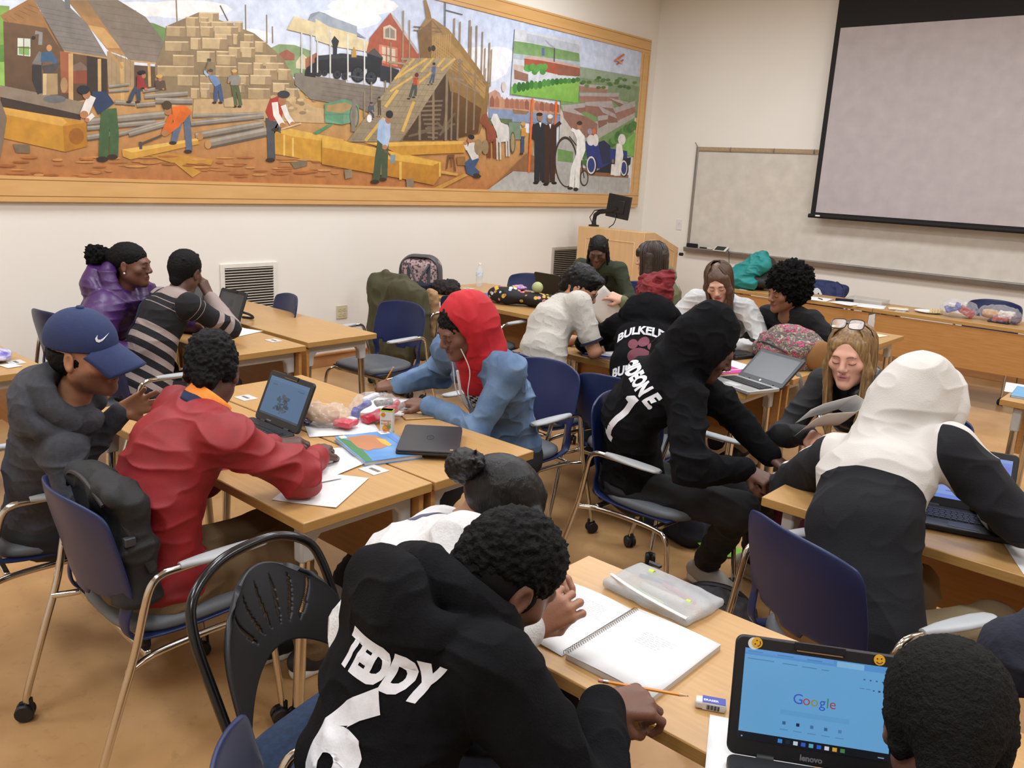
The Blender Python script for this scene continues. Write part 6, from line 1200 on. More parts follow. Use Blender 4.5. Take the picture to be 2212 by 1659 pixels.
hp, lid, M, dm = laptop('open silver laptop with a black screen at the end of the middle table', -1.905, 4.20, -19, .32, .225, 138, .215, (), .0, silver, mat('bezel_black', '161618', .4), False, rad=.012)
m = MB(); m.lathe([(.0065,.0012),(.0065,.002)], (0,.014,0), 20, M); m.build('round_logo', mat('logo_white', 'd6d6d6', .4), lid)
laptop('black laptop seen from behind beside the patterned bag at the back', -4.62, 5.78, 178, .3, .2, 110, .2, (), .0, handle=False)
laptop('black laptop under the typing hand of the woman with the afro', -2.42, 4.72, 165, .28, .2, 100, .02, (), .0, handle=False, bezel=(.01,.005,.005))
e = empty('laptop', 'closed black laptop with an oval logo lying on a picture book', 'laptop', (-2.255, 2.135, .7585), math.radians(-48))
m = MB(); m.prism(rounded(.32,.23,.014), .0, .009); m.build('keyboard_base', lapm, e, bevel=.002); m = MB(); m.prism(rounded(.318,.228,.014), .0095, .019); ld = m.build('lid', mat('lid_graphite', '2b2b2e', .45, bump=.05, bscale=500), e, bevel=.003)
m = MB(); m.tube([(.024*math.cos(a), .013*math.sin(a), .0196) for a in np.linspace(0, 6.283, 25)], .0012, 5); m.build('oval_logo', keym, ld); put_text('logo_letters', 'hp', .016, keym, ld, Matrix.Translation((0,0,.0196))); MB().box((.14,.09,.0193), (.012,.012,.0006)).build('corner_sticker', mat('sticker_tan', 'a08a6a', .5), ld)
# ---- paper
pap = mat('paper_white', 'e6e5e3', .8); papc = mat('paper_cream', 'dccfae', .8)
def sheet(label, x, y, rz_, w=.216, h=.279, z=TT, m=None, curl=.002, name='paper_sheet', cat='paper', group=None, s=0, parent=None, tilt=None):
    mm = MB().grid(lambda u, v: ((u-.5)*w, (v-.5)*h, .0012+curl*(math.sin(u*3.1+s)*.5+.5)*(math.sin(v*2.7+s*2)*.5+.5)+curl*max(0, u-.8)*3), 8, 8)
    o = mm.build(name, m or pap, solid=.0006); o.location = (x, y, z); o.rotation_euler = (0,0,math.radians(rz_)); tag(o, label, cat, group); return o
sheet('white sheet furthest from the edge beside the red sleeve', -2.40, 1.71, -20, s=1)
sheet('white sheet lying askew over another beside the red sleeve', -2.34, 1.69, 12, z=TT+.002, s=2)
sheet('small white slip under the red sleeve cuff', -2.27, 1.58, -10, .14, .2, TT+.004, s=3)
sheet('white sheet nearest the table corner by the red sleeve', -2.16, 1.565, 30, s=4)
sheet('white sheet being written on by the person in denim', -2.79, 2.365, 35, s=5, curl=.006)
sheet('printed white sheet under the food bag with the bun', -2.66, 2.02, -28, s=6)
sheet('white printed sheet beside the striped sleeve', -4.62, 2.70, 18, s=2); 
sheet('white sheet at the left end of the picture on the far left table', -5.25, 1.60, 40, s=3) if 0 else None
sheet('white sheet by the polo shirt hand', -3.12, 4.40, 20, s=1); sheet('white sheet behind the silver laptop', -2.24, 4.50, -20, s=3); sheet('white sheet on the table at the far right edge', -.86, 5.40, 10, s=2)
sheet('white sheet beside the elbow of the white and navy hoodie', -.30, 2.83, 25, s=4); sheet('white sheet partly under the large laptop', -.515, 1.345, 26, .19, .24, s=2)
for i, (x, y, r) in enumerate(((-3.17,8.08,8),(-2.88,8.07,-10),(-2.66,8.10,14))): sheet(('white handout furthest left on the front-wall table beside the pen','white handout between two others on the front-wall table','white handout nearest the table seam on the front-wall table')[i], x, y, r, .24, .28, s=i)
for i, (x, y, r) in enumerate(((-2.93,6.34,5),(-2.15,6.45,-12),(-2.55,6.5,8))): sheet(('cream sheet beside the shoulder of the white sweatshirt','cream sheet at the right end of the table behind the afro','cream sheet behind the black sweater shoulder')[i], x, y, r, .3, .22, m=papc if i else pap, s=i)
sheet('cream napkin on the front-wall table beside the plate', -2.43, 8.13, 20, .17, .17, m=papc, curl=.012, name='napkin', cat='napkin')
# ---- spiral notebook
def strokes(mb_, x0, y0, x1, n, rng, z=.0016):
    for r in range(n):
        y = y0-r*.0085; x = x0+rng.random()*.01
        while x < x1-rng.random()*.03:
            l = .004+rng.random()*.012; mb_.tube([(x+l*k/5, y+.0011*math.sin(k*2.3+x*900), z) for k in range(6)], .00028, 3); x += l+.0035
nb = empty('spiral_notebook', 'open spiral notebook with pencil writing on the foreground table', 'notebook', (-.99, 1.505, TT), 0); rng = random.Random(4)
MB().grid(lambda u, v: (-.225+.222*u, -.145+.29*v, .002+.006*math.sin(u*3.14)*(.6+.4*v)), 10, 6).build('left_page', pap, nb, solid=.0008)
m = MB(); m.prism([(.008,-.145),(.232,-.145),(.232,.145),(.008,.145)], .0, .012); m.build('page_block', mat('page_edges', 'cfc9c2', .8), nb); MB().grid(lambda u, v: (.006+.226*u, -.146+.292*v, .0125+.003*math.sin(u*3.1)), 8, 4).build('right_page', pap, nb, solid=.0006)
for k in range(36):
    y = -.138+.276*k/35; MB().tube([(.004+.0085*math.cos(a), y, .009+.0075*math.sin(a)) for a in np.linspace(-.6, 3.9, 9)], .0008, 4).build('wire_coil', mat('wire_grey', '6a5e50', .35, .7), nb)
m = MB(); strokes(m, -.18, .095, -.03, 8, rng, .0088); strokes(m, -.14, -.02, -.05, 6, rng, .009); m.build('handwriting', mat('graphite', '8c8a90', .8), nb); m = MB(); strokes(m, .08, .06, .17, 7, rng, .0162); m.build('handwriting', mat('graphite'), nb)
# ---- pencils
def pencil(label, a, b, r=.0036):
    a, b = V(a), V(b); d = (b-a).normalized(); o = empty('pencil', label, 'pencil', a); base = a
    MB().tube([a+d*.02, b-d*.02], r, 6).build('shaft', mat('pencil_yellow', 'd98a24', .4), o, base, ang=20); MB().tube([a+d*.009, a+d*.02], r*1.02, 12).build('ferrule', mat('ferrule', 'b9b4a8', .25, .9), o, base); MB().tube([a, a+d*.009], r*.95, 12).build('eraser_tip', mat('rubber_pink', 'c98a7c', .8), o, base)
    MB().tube([b-d*.02, b-d*.004], [r, r*.3], 10).build('sharpened_wood', mat('bare_wood', 'd3ad7c', .7), o, base); MB().tube([b-d*.004, b], [r*.3, .0003], 8).build('lead', mat('lead', '1c1c1e', .5), o, base)
pencil('yellow pencil held in the hand of the boy in the TEDDY hoodie', (-.80,1.22,.838), (-.665,1.335,.815))
pencil('yellow pencil held by the person in denim', (-2.965,2.60,.945), (-3.0,2.455,.752)) if 0 else pencil('yellow pencil held by the person in denim', (-2.905,2.503,.879), (-2.985,2.488,.750))
# ---- mesh pouch
po = empty('pencil_pouch', 'translucent zipped mesh pouch full of pens beside the notebook', 'pouch', (-.985, 1.765, TT), math.radians(-4)); clear = mat('pouch_vinyl', 'd5d7d8', .3, alpha=.55, bump=.8, bscale=500)
v, q = sdf_mesh([X((0,0,.014), (.135,.085,.014), .012), E((.02,.0,.022), (.11,.06,.022), .02)], .004); v = rough(v, q, .006, 18, 3); mesh_obj('pouch_body', v, q, clear, po)
MB().tube(smooth_path([(-.13,-.05,.03),(-.03,-.09,.042),(.06,-.095,.038),(.13,-.085,.028)],5), .0055, 8, flat=.5).build('zipper', mat('zip_white', 'd9d8d4', .5), po); MB().box((-.09,.088,.03), (.035,.012,.006)).build('fabric_tab', rubber, po)
for i, (a, b, c, r) in enumerate((((-.06,-.05,.018),(.05,-.065,.02),'9fb82e',.008),((-.02,.03,.02),(.09,.01,.02),'b8443c',.006),((-.09,.02,.02),(.0,.05,.02),'46586c',.006),((-.05,-.02,.018),(.08,-.02,.02),'c7bfae',.012),((-.08,.05,.024),(-.066,.05,.024),'b7d03a',.010),((.085,-.02,.03),(.097,-.02,.03),'b7d03a',.009))): MB().tube([a, b], r, 10).build('pen', mat('pen_'+c, c, .5), po)
# ---- eraser
er = empty('eraser', 'white block eraser with a blue printed sleeve beside the large laptop', 'eraser', (-.665, 1.435, TT), math.radians(28)); MB().box((-.0,0,.009), (.062,.024,.017)).build('rubber_block', mat('rubber_white', 'd6d2cd', .6), er, bevel=.004)
MB().box((.006,0,.0092), (.046,.0247,.0178)).build('paper_sleeve', mat('sleeve_white', 'dcdad6', .5), er, bevel=.002); MB().box((.006,.0,.0184), (.046,.0235,.0006)).build('blue_band', mat('sleeve_blue', '3a429a', .5), er); put_text('sleeve_lettering', 'ERASER', .009, wht, er, Matrix.Translation((.0,-.003,.0189)) , bold=.0002)
m = MB()
for k in range(12): m.box((-.008+k*.0022, -.0126, .0085), (.0008+.0006*(k % 3), .0006, .010))
m.build('barcode', keym, er)
# ---- juice box, phone, books
jb = empty('juice_box', 'small mango juice carton standing beside the food bag', 'carton', (-2.475, 2.105, TT), math.radians(35)); MB().box((0,0,.052), (.05,.035,.104)).build('carton', mat('carton_cream', 'd9d6cc', .4), jb, bevel=.002); MB().box((0,0,.1015), (.0504,.0354,.005)).build('top_band', mat('lime', 'b9c23a', .4), jb); MB().box((0,0,.010), (.0504,.0354,.014)).build('bottom_band', mat('lime'), jb)
F_ = Matrix.Translation((0,-.0179,0)) @ Matrix.Rotation(math.pi/2, 4, 'X'); put_text('carton_lettering', 'mango', .0155, mat('print_orange', 'cf8420', .4), jb, F_ @ Matrix.Translation((0,.062,0)), .0004); put_text('carton_lettering', 'mango', .0155, mat('print_orange'), jb, F_ @ Matrix.Translation((0,.050,0)), .0004)
m = MB(); m.lathe([(.015,0),(.015,.0006)], (0,.03,0), 24, F_); m.build('mango_print', mat('mango_red', 'd0542a', .4, col2='e09a34', scale=60), jb); m = MB(); m.lathe([(.008,.0007),(.008,.001)], (.012,.038,0), 16, F_ ); m.build('leaf_print', mat('leaf_green', '5c9a3a', .4), jb); m = MB(); m.lathe([(.009,0),(.009,.0006)], (-.012,.086,0), 16, F_); m.build('logo_print', mat('print_orange'), jb)
ph = empty('phone', 'gold smartphone lying face down beside the denim sleeve', 'phone', (-2.575, 2.365, TT), math.radians(-28)); m = MB(); m.prism(rounded(.067,.138,.009), .0, .0075); m.build('phone_body', mat('gold_metal', 'b99a70', .3, .5), ph, bevel=.002); MB().box((0,.02,.0078), (.01,.011,.0003)).build('logo_mark', mat('dark_gold', '6a5436', .4), ph); MB().box((-.024,.059,.008), (.01,.008,.001)).build('camera', keym, ph)
bk_ = empty('picture_book', 'blue picture book with a library label under the closed laptop', 'book', (-2.355, 1.96, TT), math.radians(-17)); MB().box((0,0,.0085), (.305,.222,.013)).build('page_block', mat('page_edges'), bk_); mb2 = MB(); mb2.box((0,0,.0165), (.315,.23,.002)); mb2.box((0,0,.001), (.315,.23,.002)); mb2.box((-.1575+.001,0,.009), (.002,.23,.016)) if 0 else None
mb2.build('cover', mat('cover_blue', '6f9fcc', .3, col2='4f86c0', scale=9, detail=5), bk_); 
def flat(parent, name, pts, c, z): m = MB(); m.prism(pts, z, z+.0003); return m.build(name, mat('print_'+c, c, .35), parent, smooth=False)
flat(bk_, 'cover_print', [(-.14,-.11),(.155,-.11),(.155,-.085),(.0,-.07),(-.1,-.08)], '3f7a4a', .0177); flat(bk_, 'cover_print', [(-.13,-.075),(-.13,.005),(-.11,.035),(-.05,.05),(.0,.045),(.03,.02),(.045,-.01),(.035,-.03),(.05,-.06),(.0,-.08)], 'b5764f', .0179); flat(bk_, 'cover_print', [(-.05,.05),(.02,.048),(.03,.03),(-.02,.02),(-.08,.025)], 'd8a848', .0181)
flat(bk_, 'library_label', [(-.155,.06),(-.115,.06),(-.115,.1),(-.155,.1)], 'd9d9d6', .0181); put_text('library_label_letter', 'P', .03, keym, bk_, Matrix.Translation((-.135,.08,.0187))); flat(bk_, 'spine_label', [(-.155,-.1),(-.12,-.1),(-.12,-.075),(-.155,-.075)], 'd6d3c4', .0183)
flat(bk_, 'cover_title', [(-.09,.075),(.12,.075),(.12,.095),(-.09,.095)], '5a7fc0', .0181)
def book(label, x, y, r, w, h, t, c, z=TT, c2=None):
    e = empty('book', label, 'book', (x, y, z), math.radians(r)); MB().box((0,0,t/2), (w-.006,h-.006,t-.004)).build('page_block', mat('page_edges'), e); MB().box((0,0,t-.001), (w,h,.002)).build('front_cover', mat('cover_'+c, c, .4, col2=c2, scale=25), e); MB().box((0,0,.001), (w,h,.002)).build('back_cover', mat('cover_'+c), e); MB().box((-w/2,0,t/2), (.002,h,t)).build('spine', mat('cover_'+c), e); return e
book('orange-red picture book at the bottom of the pair beside the emoji bag', -4.80, 5.14, 22, .30, .23, .012, 'a8532c'); b2 = book('deep blue picture book on top of the orange one beside the emoji bag', -4.82, 5.17, 14, .29, .22, .012, '34448a', TT+.0125, '4a5a9a'); flat(b2, 'cover_print', [(.02,.02),(.1,.03),(.11,.09),(.04,.08)], 'd28a4a', .0121); flat(b2, 'cover_title', [(-.1,-.03),(.02,-.05),(.02,-.035),(-.1,-.015)], 'b8c0d8', .0121)
b3 = book('blue picture book beside the polo shirt man and the BULKELEY hoodie', -3.24, 4.66, 28, .29, .22, .014, '3a4aa8', TT, '5a70c8'); flat(b3, 'cover_print', [(.03,-.02),(.12,-.03),(.13,.06),(.05,.07)], 'a8644a', .0141)
b4 = book('thin blue notebook under the polo shirt hand', -2.88, 4.15, 20, .21, .27, .01, '2a3a9a', TT); sheet('white sheet lying on the thin blue notebook', -2.88, 4.16, 22, .2, .25, TT+.011, s=1)
b5 = book('comic paperback beside the blue-lit laptop at the right edge', -.40, 3.07, -8, .15, .2, .02, '8fb4c4', TT, '4a3a3a')
book('blue folder on the table at the far right edge', -.78, 5.28, 5, .24, .3, .012, '6aa0c4', TT)
fo = MB().box((0,0,.0015), (.17,.24,.003)).build('folder', mat('folder_pink', 'c22c86', .5)); fo.location = (-2.20,4.36,TT); fo.rotation_euler = (0,0,-.4); tag(fo, 'bright pink folder between the GIDEON hoodie and silver laptop', 'folder')
cd_ = sheet('white card with blue and orange shapes lying on the pink folder', -2.22, 4.31, -25, .11, .14, TT+.0035, s=1, name='card', cat='card'); flat(cd_, 'card_print', [(-.03,.0),(0,.0),(0,.05),(-.03,.05)], '3a78c0', .004); flat(cd_, 'card_print', [(-.04,.05),(.02,.055),(.02,.07),(-.04,.07)], 'd8602a', .004)
# ---- clear food bags
film = mat('clear_film', 'e8e8ea', .12, alpha=.20, spec=.9, bump=.9, bscale=45)
def food_bag(label, x, y, z, r, dims, items, s=0):
    e = empty('food_bag', label, 'food bag', (x, y, z), math.radians(r), 'clear bags of packed lunch'); a, b, c = dims
    v, q = sdf_mesh([E((0,0,c*.5), (a,b,c*.55), .02), E((a*.5,b*.2,c*.45), (a*.5,b*.6,c*.4), .02), X((0,0,-.05), (.4,.4,.052), .002, .004, sub=1)], .005); v = rough(v, q, .022, 26, s, 3); v[:, 2] = np.maximum(v[:, 2], .001); mesh_obj('film', v, q, film, e)
    for k, it in enumerate(items):
        if it[0] == 'bun':
            vv, qq = sdf_mesh([E((it[1], it[2], it[3]), (.062,.058,.034), .01), C((it[1]-.04,it[2],it[3]), (it[1]+.04,it[2],it[3]), .032, k=.03)], .005); mesh_obj('bread_roll', rough(vv, qq, .004, 40, 1), qq, mat('bread', 'c9a274', .7, col2='b5854f', scale=18), e)
        else:
            vv, qq = sdf_mesh([X((it[1], it[2], it[3]), it[4], .006, .004, rz(it[6])@ry(it[7]))], .004); mesh_obj('packet', rough(vv, qq, .008, 40, k), qq, mat('packet_'+it[5], it[5], .3), e)
p_ = lambda x, y, z, d, c, a=0., b=0.: ('p', x, y, z, d, c, a, b)
food_bag('clear bag with a bread roll beside the open laptop of the boy in red', -2.725, 1.985, TT+.004, 20, (.10,.085,.085), [('bun',-.01,0,.048), p_(-.075,-.03,.015,(.03,.02,.01),'2a2f66'), p_(.10,.0,.025,(.04,.035,.012),'c84a58'), p_(.11,.03,.03,(.02,.02,.01),'dcd6d8')], 1)
food_bag('clear bag with red and blue packets in front of the denim sleeve', -2.66, 2.20, TT, 40, (.115,.09,.11), [p_(.02,-.03,.035,(.075,.03,.016),'b8243c',.7,.3), p_(-.05,.0,.06,(.03,.022,.012),'3440a8',.3,.6), p_(-.03,.04,.085,(.035,.02,.01),'dcdce4',.9,.3), p_(-.08,-.02,.03,(.018,.02,.02),'2f3c9c'), p_(.07,.04,.05,(.03,.04,.012),'c2384a',.2,.9), p_(.03,.02,.07,(.04,.02,.01),'4a4038',.5)], 2)
food_bag('clear bag with blue and red packets on the front-wall table beside the plate', -1.93, 8.15, TT, 10, (.15,.11,.15), [p_(-.05,0,.08,(.06,.05,.03),'3a44a0',.2,.4), p_(.06,0,.06,(.06,.04,.03),'b03a44',.4,-.5), p_(-.06,-.03,.11,(.03,.03,.015),'d6d6da')], 3)
food_bag('clear bag with buns on the front-wall table in front of the blue chair back', -1.62, 8.2, TT, -12, (.17,.11,.14), [('bun',-.08,.02,.06), p_(.03,-.03,.03,(.06,.035,.02),'a03440',.2), p_(.02,-.04,.012,(.08,.03,.012),'22243a',.1), p_(.05,.02,.07,(.06,.05,.03),'d8d0c4',.3), p_(.13,.02,.04,(.02,.05,.03),'5a4a6a')], 4)
ch = empty('snack_bag', 'purple and white snack packet on the table at the left edge', 'snack packet', (-4.60,1.38,TT)); v, q = sdf_mesh([E((0,0,.03), (.10,.07,.03), .01)], .005); mesh_obj('packet', rough(v, q, .015, 30, 2), q, mat('packet_purple', '5a4aa8', .3, col2='d8d4e2', scale=16), ch)
sheet('white folded card on the table at the left edge', -4.45, 1.40, 10, .09, .07, s=1, name='card', cat='card')
# ---- plate with slices
pl = empty('plate', 'white paper plate of bread slices on the front-wall table', 'plate', (-2.19,8.2,TT)); MB().lathe([(.0,.001),(.08,.001),(.115,.014),(.118,.016),(.112,.012),(.078,.004),(0,.004)], n=36).build('plate_body', pap, pl)
for k in range(5): MB().box((.02+.022*k, .0+.01*(k % 2), .022), (.018,.07,.035), .3).build('bread_slice', mat('bread_slice', 'd3b988', .8), pl, bevel=.004)
# ---- bottle
bo = empty('water_bottle', 'clear plastic water bottle with a blue label on the back table', 'bottle', (-5.36,5.63,TT)); pet = mat('pet_clear', 'e4eaee', .06, alpha=.28, spec=.8)
MB().lathe([(.028,0),(.032,.006),(.031,.04),(.033,.05),(.031,.06),(.033,.07),(.032,.13),(.030,.15),(.018,.185),(.013,.192),(.013,.205)], n=24).build('bottle_body', pet, bo); MB().lathe([(.0332,.095),(.0332,.135)], n=24).build('label_band', mat('label_blue', 'a8c4dc', .4, col2='e2e8ec', scale=50), bo); MB().lathe([(.0145,.2),(.0145,.215),(.013,.217)], n=18).build('cap', mat('white_plastic'), bo)
# ---- emoji bag, ball
eb = empty('patterned_bag', 'soft black bag printed with colourful emoji faces on the table', 'bag', (-4.47,5.10,TT), math.radians(8)); v, q = sdf_mesh([E((-.06,0,.07), (.17,.115,.075), .03), E((.16,.05,.06), (.16,.09,.06), .04), E((.27,.13,.06), (.09,.06,.045), .03)], .005); v = rough(v, q, .018, 12, 5); v[:, 2] = np.maximum(v[:, 2], 0); mesh_obj('bag_body', v, q, mat('bag_black', '121114', .75), eb)
bv = BVHTree.FromPolygons([tuple(p) for p in v], [tuple(p) for p in q]); rng = random.Random(2); cols = ['c9a63a','c9a63a','c98a8a','a8c8d8','c85a7a','b8783a','d8d4c8','c9a63a']; done = 0
while done < 90:
    a = rng.random()*6.283; el = rng.uniform(-.05, 1.4); d = V((math.cos(a)*math.cos(el), math.sin(a)*math.cos(el), math.sin(el))); o = V((rng.uniform(-.15,.3), rng.uniform(-.03,.1), .05)); hit, n, _, _ = bv.ray_cast(o+d*.5, -d)
    done += 1
    if hit is None: continue
    m = MB(); m.add([], []); r = rng.uniform(.010,.019); n = n if n.dot(d) > 0 else -n; Mq = n.to_track_quat('Z', 'Y').to_matrix().to_4x4(); Mq.translation = hit+n*.001; m.lathe([(r,0),(r*.9,.002)], n=10, M=Mq); c = rng.choice(cols)
    o_ = m.build('emoji_print', mat('emoji_'+c, c, .7), eb)
ba = MB(); ba.lathe([(.045*math.sin(t), .045-.045*math.cos(t)) for t in np.linspace(.05, 3.1, 12)], n=20); o = ba.build('ball', mat('ball_green', 'aab07a', .7)); o.location = (-4.28,5.17,TT+.115); tag(o, 'pale green ball resting on the emoji bag', 'ball')
v, q = sdf_mesh([E((0,0,.02), (.07,.05,.022), .01)], .005); o = mesh_obj('snack_bag', rough(v, q, .015, 30, 1), q, mat('packet_pinkwhite', 'c9a8c0', .35, col2='8a5a98', scale=22)); o.location = (-4.46,5.15,TT+.115); tag(o, 'pink and purple packet lying on the emoji bag', 'snack packet')
# ---- floral handbag, fur hat, coat
fb_ = empty('handbag', 'pink floral handbag with grey trim at the left end of the table', 'handbag', (-5.52,5.05,TT), math.radians(35)); v, q = sdf_mesh([X((0,0,.13), (.17,.08,.13), .06, .02), C((-.1,0,.2), (.1,0,.2), .06, k=.05)], .006); mesh_obj('bag_body', rough(v, q, .008, 8, 1), q, mat('floral_print', 'b89a98', .7, col2='4a4044', scale=55, lo=.5, hi=.56), fb_)
MB().tube(smooth_path([(-.175,-.0,.02),(-.165,0,.2),(-.1,0,.275),(0,0,.285),(.1,0,.275),(.165,0,.2),(.175,0,.02)],5), .018, 8, flat=4.2, up=(0,1,0)).build('trim', mat('grey_leather', '4a4a4e', .5), fb_)
for x in (-.09,.09): MB().box((x,-.083,.12), (.028,.006,.22)).build('trim_strap', mat('grey_leather'), fb_)
MB().tube(smooth_path([(-.09,-.09,.22),(-.05,-.12,.15),(0,-.125,.06),(.05,-.12,.15),(.09,-.09,.22)],6), .009, 8).build('handle', mat('grey_leather'), fb_)
v, q = sdf_mesh([E((0,0,.055), (.14,.09,.055), .03), E((.06,.02,.07), (.07,.07,.05), .03)], .006); o = mesh_obj('fur_hat', rough(v, q, .03, 40, 2, 3), q, mat('fur_brown', '2a2322', .95, bump=1., bscale=200)); o.location = (-5.18,5.02,TT); tag(o, 'dark brown furry hat on the table beside the floral handbag', 'hat')
v, q = sdf_mesh([E((0,0,.04), (.10,.08,.04), .03)], .006); o = mesh_obj('scarf', wrinkle(v, q, .02, (10,10,14), 2), q, cloth('navy_scarf', '141829')); o.location = (-5.36,4.92,TT+.0); tag(o, 'navy scarf bunched beside the furry hat', 'scarf')
J = CHO['c9']; olv = cloth('olive_coat', '4d4a33', .85, .3, 200, c2='444129', sc=12)
co = empty('coat', 'olive green coat draped over a chair back near the left wall', 'coat', J.location, J.rotation_euler.z)
v, q = sdf_mesh([C((-.21,-.30,.84), (.21,-.30,.84), .085, k=.04), X((0,-.34,.60), (.27,.06,.30), .05, .05), C((-.27,-.28,.80), (-.33,-.25,.36), .075, .06, .05), C((.27,-.28,.80), (.34,-.25,.40), .075, .06, .05), X((0,-.33,.22), (.25,.05,.20), .04, .06), X((0,-.16,.55), (.22,.05,.28), .03, .03), C((-.13,-.31,.93), (.13,-.31,.93), .035, k=.03)], .009)
mesh_obj('coat_body', wrinkle(v, q, .02, (5,5,3), 3), q, olv, co); v, q = sdf_mesh([C((.24,-.12,.80), (.27,-.06,.20), .055, .05, .03)], .008); mesh_obj('fleece_lining', rough(v, q, .02, 20, 1), q, cloth('tan_fleece', 'a4825c', .95, .6, 120), co)
# ---- woven backpack
wp = mat('woven_pattern', '5f5552', .9, bump=.4, bscale=200); nt = wp.node_tree; N = nt.nodes; Lk = nt.links
tc = N.new('ShaderNodeTexCoord'); wv = N.new('ShaderNodeTexWave'); wv.bands_direction = 'Z'; wv.inputs['Scale'].default_value = 5.; wv.inputs['Distortion'].default_value = 6.; wv.inputs['Detail Scale'].default_value = 6.; wv.wave_profile = 'SAW'; Lk.new(tc.outputs['Object'], wv.inputs[0]); vo = N.new('ShaderNodeTexVoronoi'); vo.inputs['Scale'].default_value = 38; Lk.new(tc.outputs['Object'], vo.inputs[0])
r1 = N.new('ShaderNodeValToRGB'); r1.color_ramp.interpolation = 'CONSTANT'; el = r1.color_ramp.elements; el[0].color = lin('5a504e'); el[1].position = .22; el[1].color = lin('8a7a62')
for p_0, c in ((.36,'4a4448'),(.5,'c23a66'),(.60,'5f5552'),(.75,'a09684'),(.85,'5a504e')): x = el.new(p_0); x.color = lin(c)
Lk.new(wv.outputs[1], r1.inputs[0]); mx = N.new('ShaderNodeMix'); mx.data_type = 'RGBA'; mx.blend_type = 'MULTIPLY'; mx.inputs[0].default_value = .6; Lk.new(r1.outputs[0], mx.inputs[6]); r2 = N.new('ShaderNodeMapRange'); r2.inputs[1].default_value = .2; r2.inputs[2].default_value = .5; r2.inputs[3].default_value = .45; r2.inputs[4].default_value = 1.3; Lk.new(vo.outputs[0], r2.inputs[0]); Lk.new(r2.outputs[0], mx.inputs[7]); Lk.new(mx.outputs[2], pbr(wp).inputs['Base Color'])
bp = empty('backpack', 'grey and pink woven-pattern backpack lying on the table beside the silver laptop', 'backpack', (-2.03,4.88,TT), math.radians(-22)); v, q = sdf_mesh([E((0,0,.11), (.20,.14,.12), .04), X((.02,0,.08), (.17,.13,.08), .05, .05), E((-.1,-.02,.09), (.1,.12,.08), .05)], .006); v = wrinkle(v, q, .012, (9,9,9), 2); v[:, 2] = np.maximum(v[:, 2], 0); mesh_obj('bag_body', v, q, wp, bp)
v, q = sdf_mesh([E((-.03,-.10,.075), (.14,.07,.07), .04)], .006); mesh_obj('front_pocket', wrinkle(v, q, .008, (9,9,9), 3), q, wp, bp); MB().box((.03,-.075,.205), (.07,.035,.004), M=Matrix.Rotation(.5, 4, 'X') @ Matrix.Translation((0,.07,.0))).build('leather_patch', mat('leather_tan', '8a5a34', .6), bp, bevel=.001)
MB().tube(smooth_path([(-.15,-.13,.11),(-.05,-.165,.13),(.08,-.15,.11),(.14,-.11,.07)],5), .006, 8).build('zipper', mat('zip_dark', '2a2628', .5), bp); v, q = sdf_mesh([E((.19,.03,.09), (.04,.10,.09), .02)], .006); mesh_obj('suede_panel', v, q, mat('suede_tan', '8a6238', .9), bp); MB().tube(smooth_path([(.12,-.1,.02),(.22,-.16,.012),(.30,-.2,-.02),(.33,-.18,-.2)],5), .012, 8, flat=.3).build('shoulder_strap', mat('strap_grey', '5a544e', .8), bp)
v, q = sdf_mesh([E((-.2,-.06,.06), (.05,.05,.06), .02)], .006); mesh_obj('rolled_strap', v, q, wp, bp)
# ---- other bags
bb2 = empty('backpack', 'black backpack hanging over the chair back of the boy in red', 'backpack', (-2.31,.99,.535), math.radians(-2)); blk = cloth('black_nylon', '141516', .7, .3, 300)
v, q = sdf_mesh([X((0,-.035,.17), (.165,.05,.17), .05, .04), E((0,-.05,.32), (.15,.05,.06), .03), X((.02,-.02,.10), (.15,.045,.10), .045, .04), C((-.13,-.08,.34), (.13,-.08,.34), .022, k=.02)], .006); mesh_obj('bag_body', wrinkle(v, q, .012, (7,7,7), 2), q, blk, bb2); MB().tube(smooth_path([(-.15,-.10,.30),(-.1,-.11,.355),(.0,-.11,.365),(.12,-.105,.32)],6), .006, 6).build('zipper', mat('zip_dark'), bb2); MB().tube(smooth_path([(.1,-.08,.33),(.15,-.05,.25),(.17,-.0,.12)],5), .018, 8, flat=.35).build('shoulder_strap', blk, bb2); MB().box((.165,-.06,.22), (.02,.03,.025)).build('buckle', mat('buckle_grey', '3a3a3e', .4), bb2, bevel=.003)
b6 = empty('backpack', 'navy and lime green backpack on the floor under the chair of the GIDEON boy', 'backpack', (-2.02,3.72,0), math.radians(-15)); nv_ = cloth('navy_nylon', '141d33', .7, .3, 300); lime = cloth('lime_trim', '6fae2c', .7)
v, q = sdf_mesh([X((0,0,.09), (.22,.14,.09), .07, .04), E((-.12,-.05,.09), (.12,.11,.09), .04)], .007); mesh_obj('bag_body', wrinkle(v, q, .015, (7,7,7), 4), q, nv_, b6)
for x in (-.2,-.09,.03): MB().tube(smooth_path([(x,-.15,.02),(x-.01,-.16,.09),(x+.01,-.1,.165),(x+.02,0,.185)],5), .010, 6, flat=.4).build('lime_piping', lime, b6)
MB().tube(smooth_path([(.2,-.08,.05),(.30,-.06,.02),(.36,.02,.012),(.33,.1,.012)],6), .02, 8, flat=.15).build('lime_strap', lime, b6)
b7 = empty('bag', 'grey heather zipped bag on the floor behind the foreground table', 'bag', (-1.42,2.97,0), math.radians(20)); hg = mat('heather_bag', '3c3c40', .9, col2='55555a', scale=22, bump=.3, bscale=200); v, q = sdf_mesh([E((0,0,.08), (.17,.12,.085), .04), X((0,0,.05), (.15,.10,.05), .045, .04)], .006); v[:, 2] = np.maximum(v[:, 2], 0); mesh_obj('bag_body', wrinkle(v, q, .01, (8,8,8), 5), q, hg, b7)
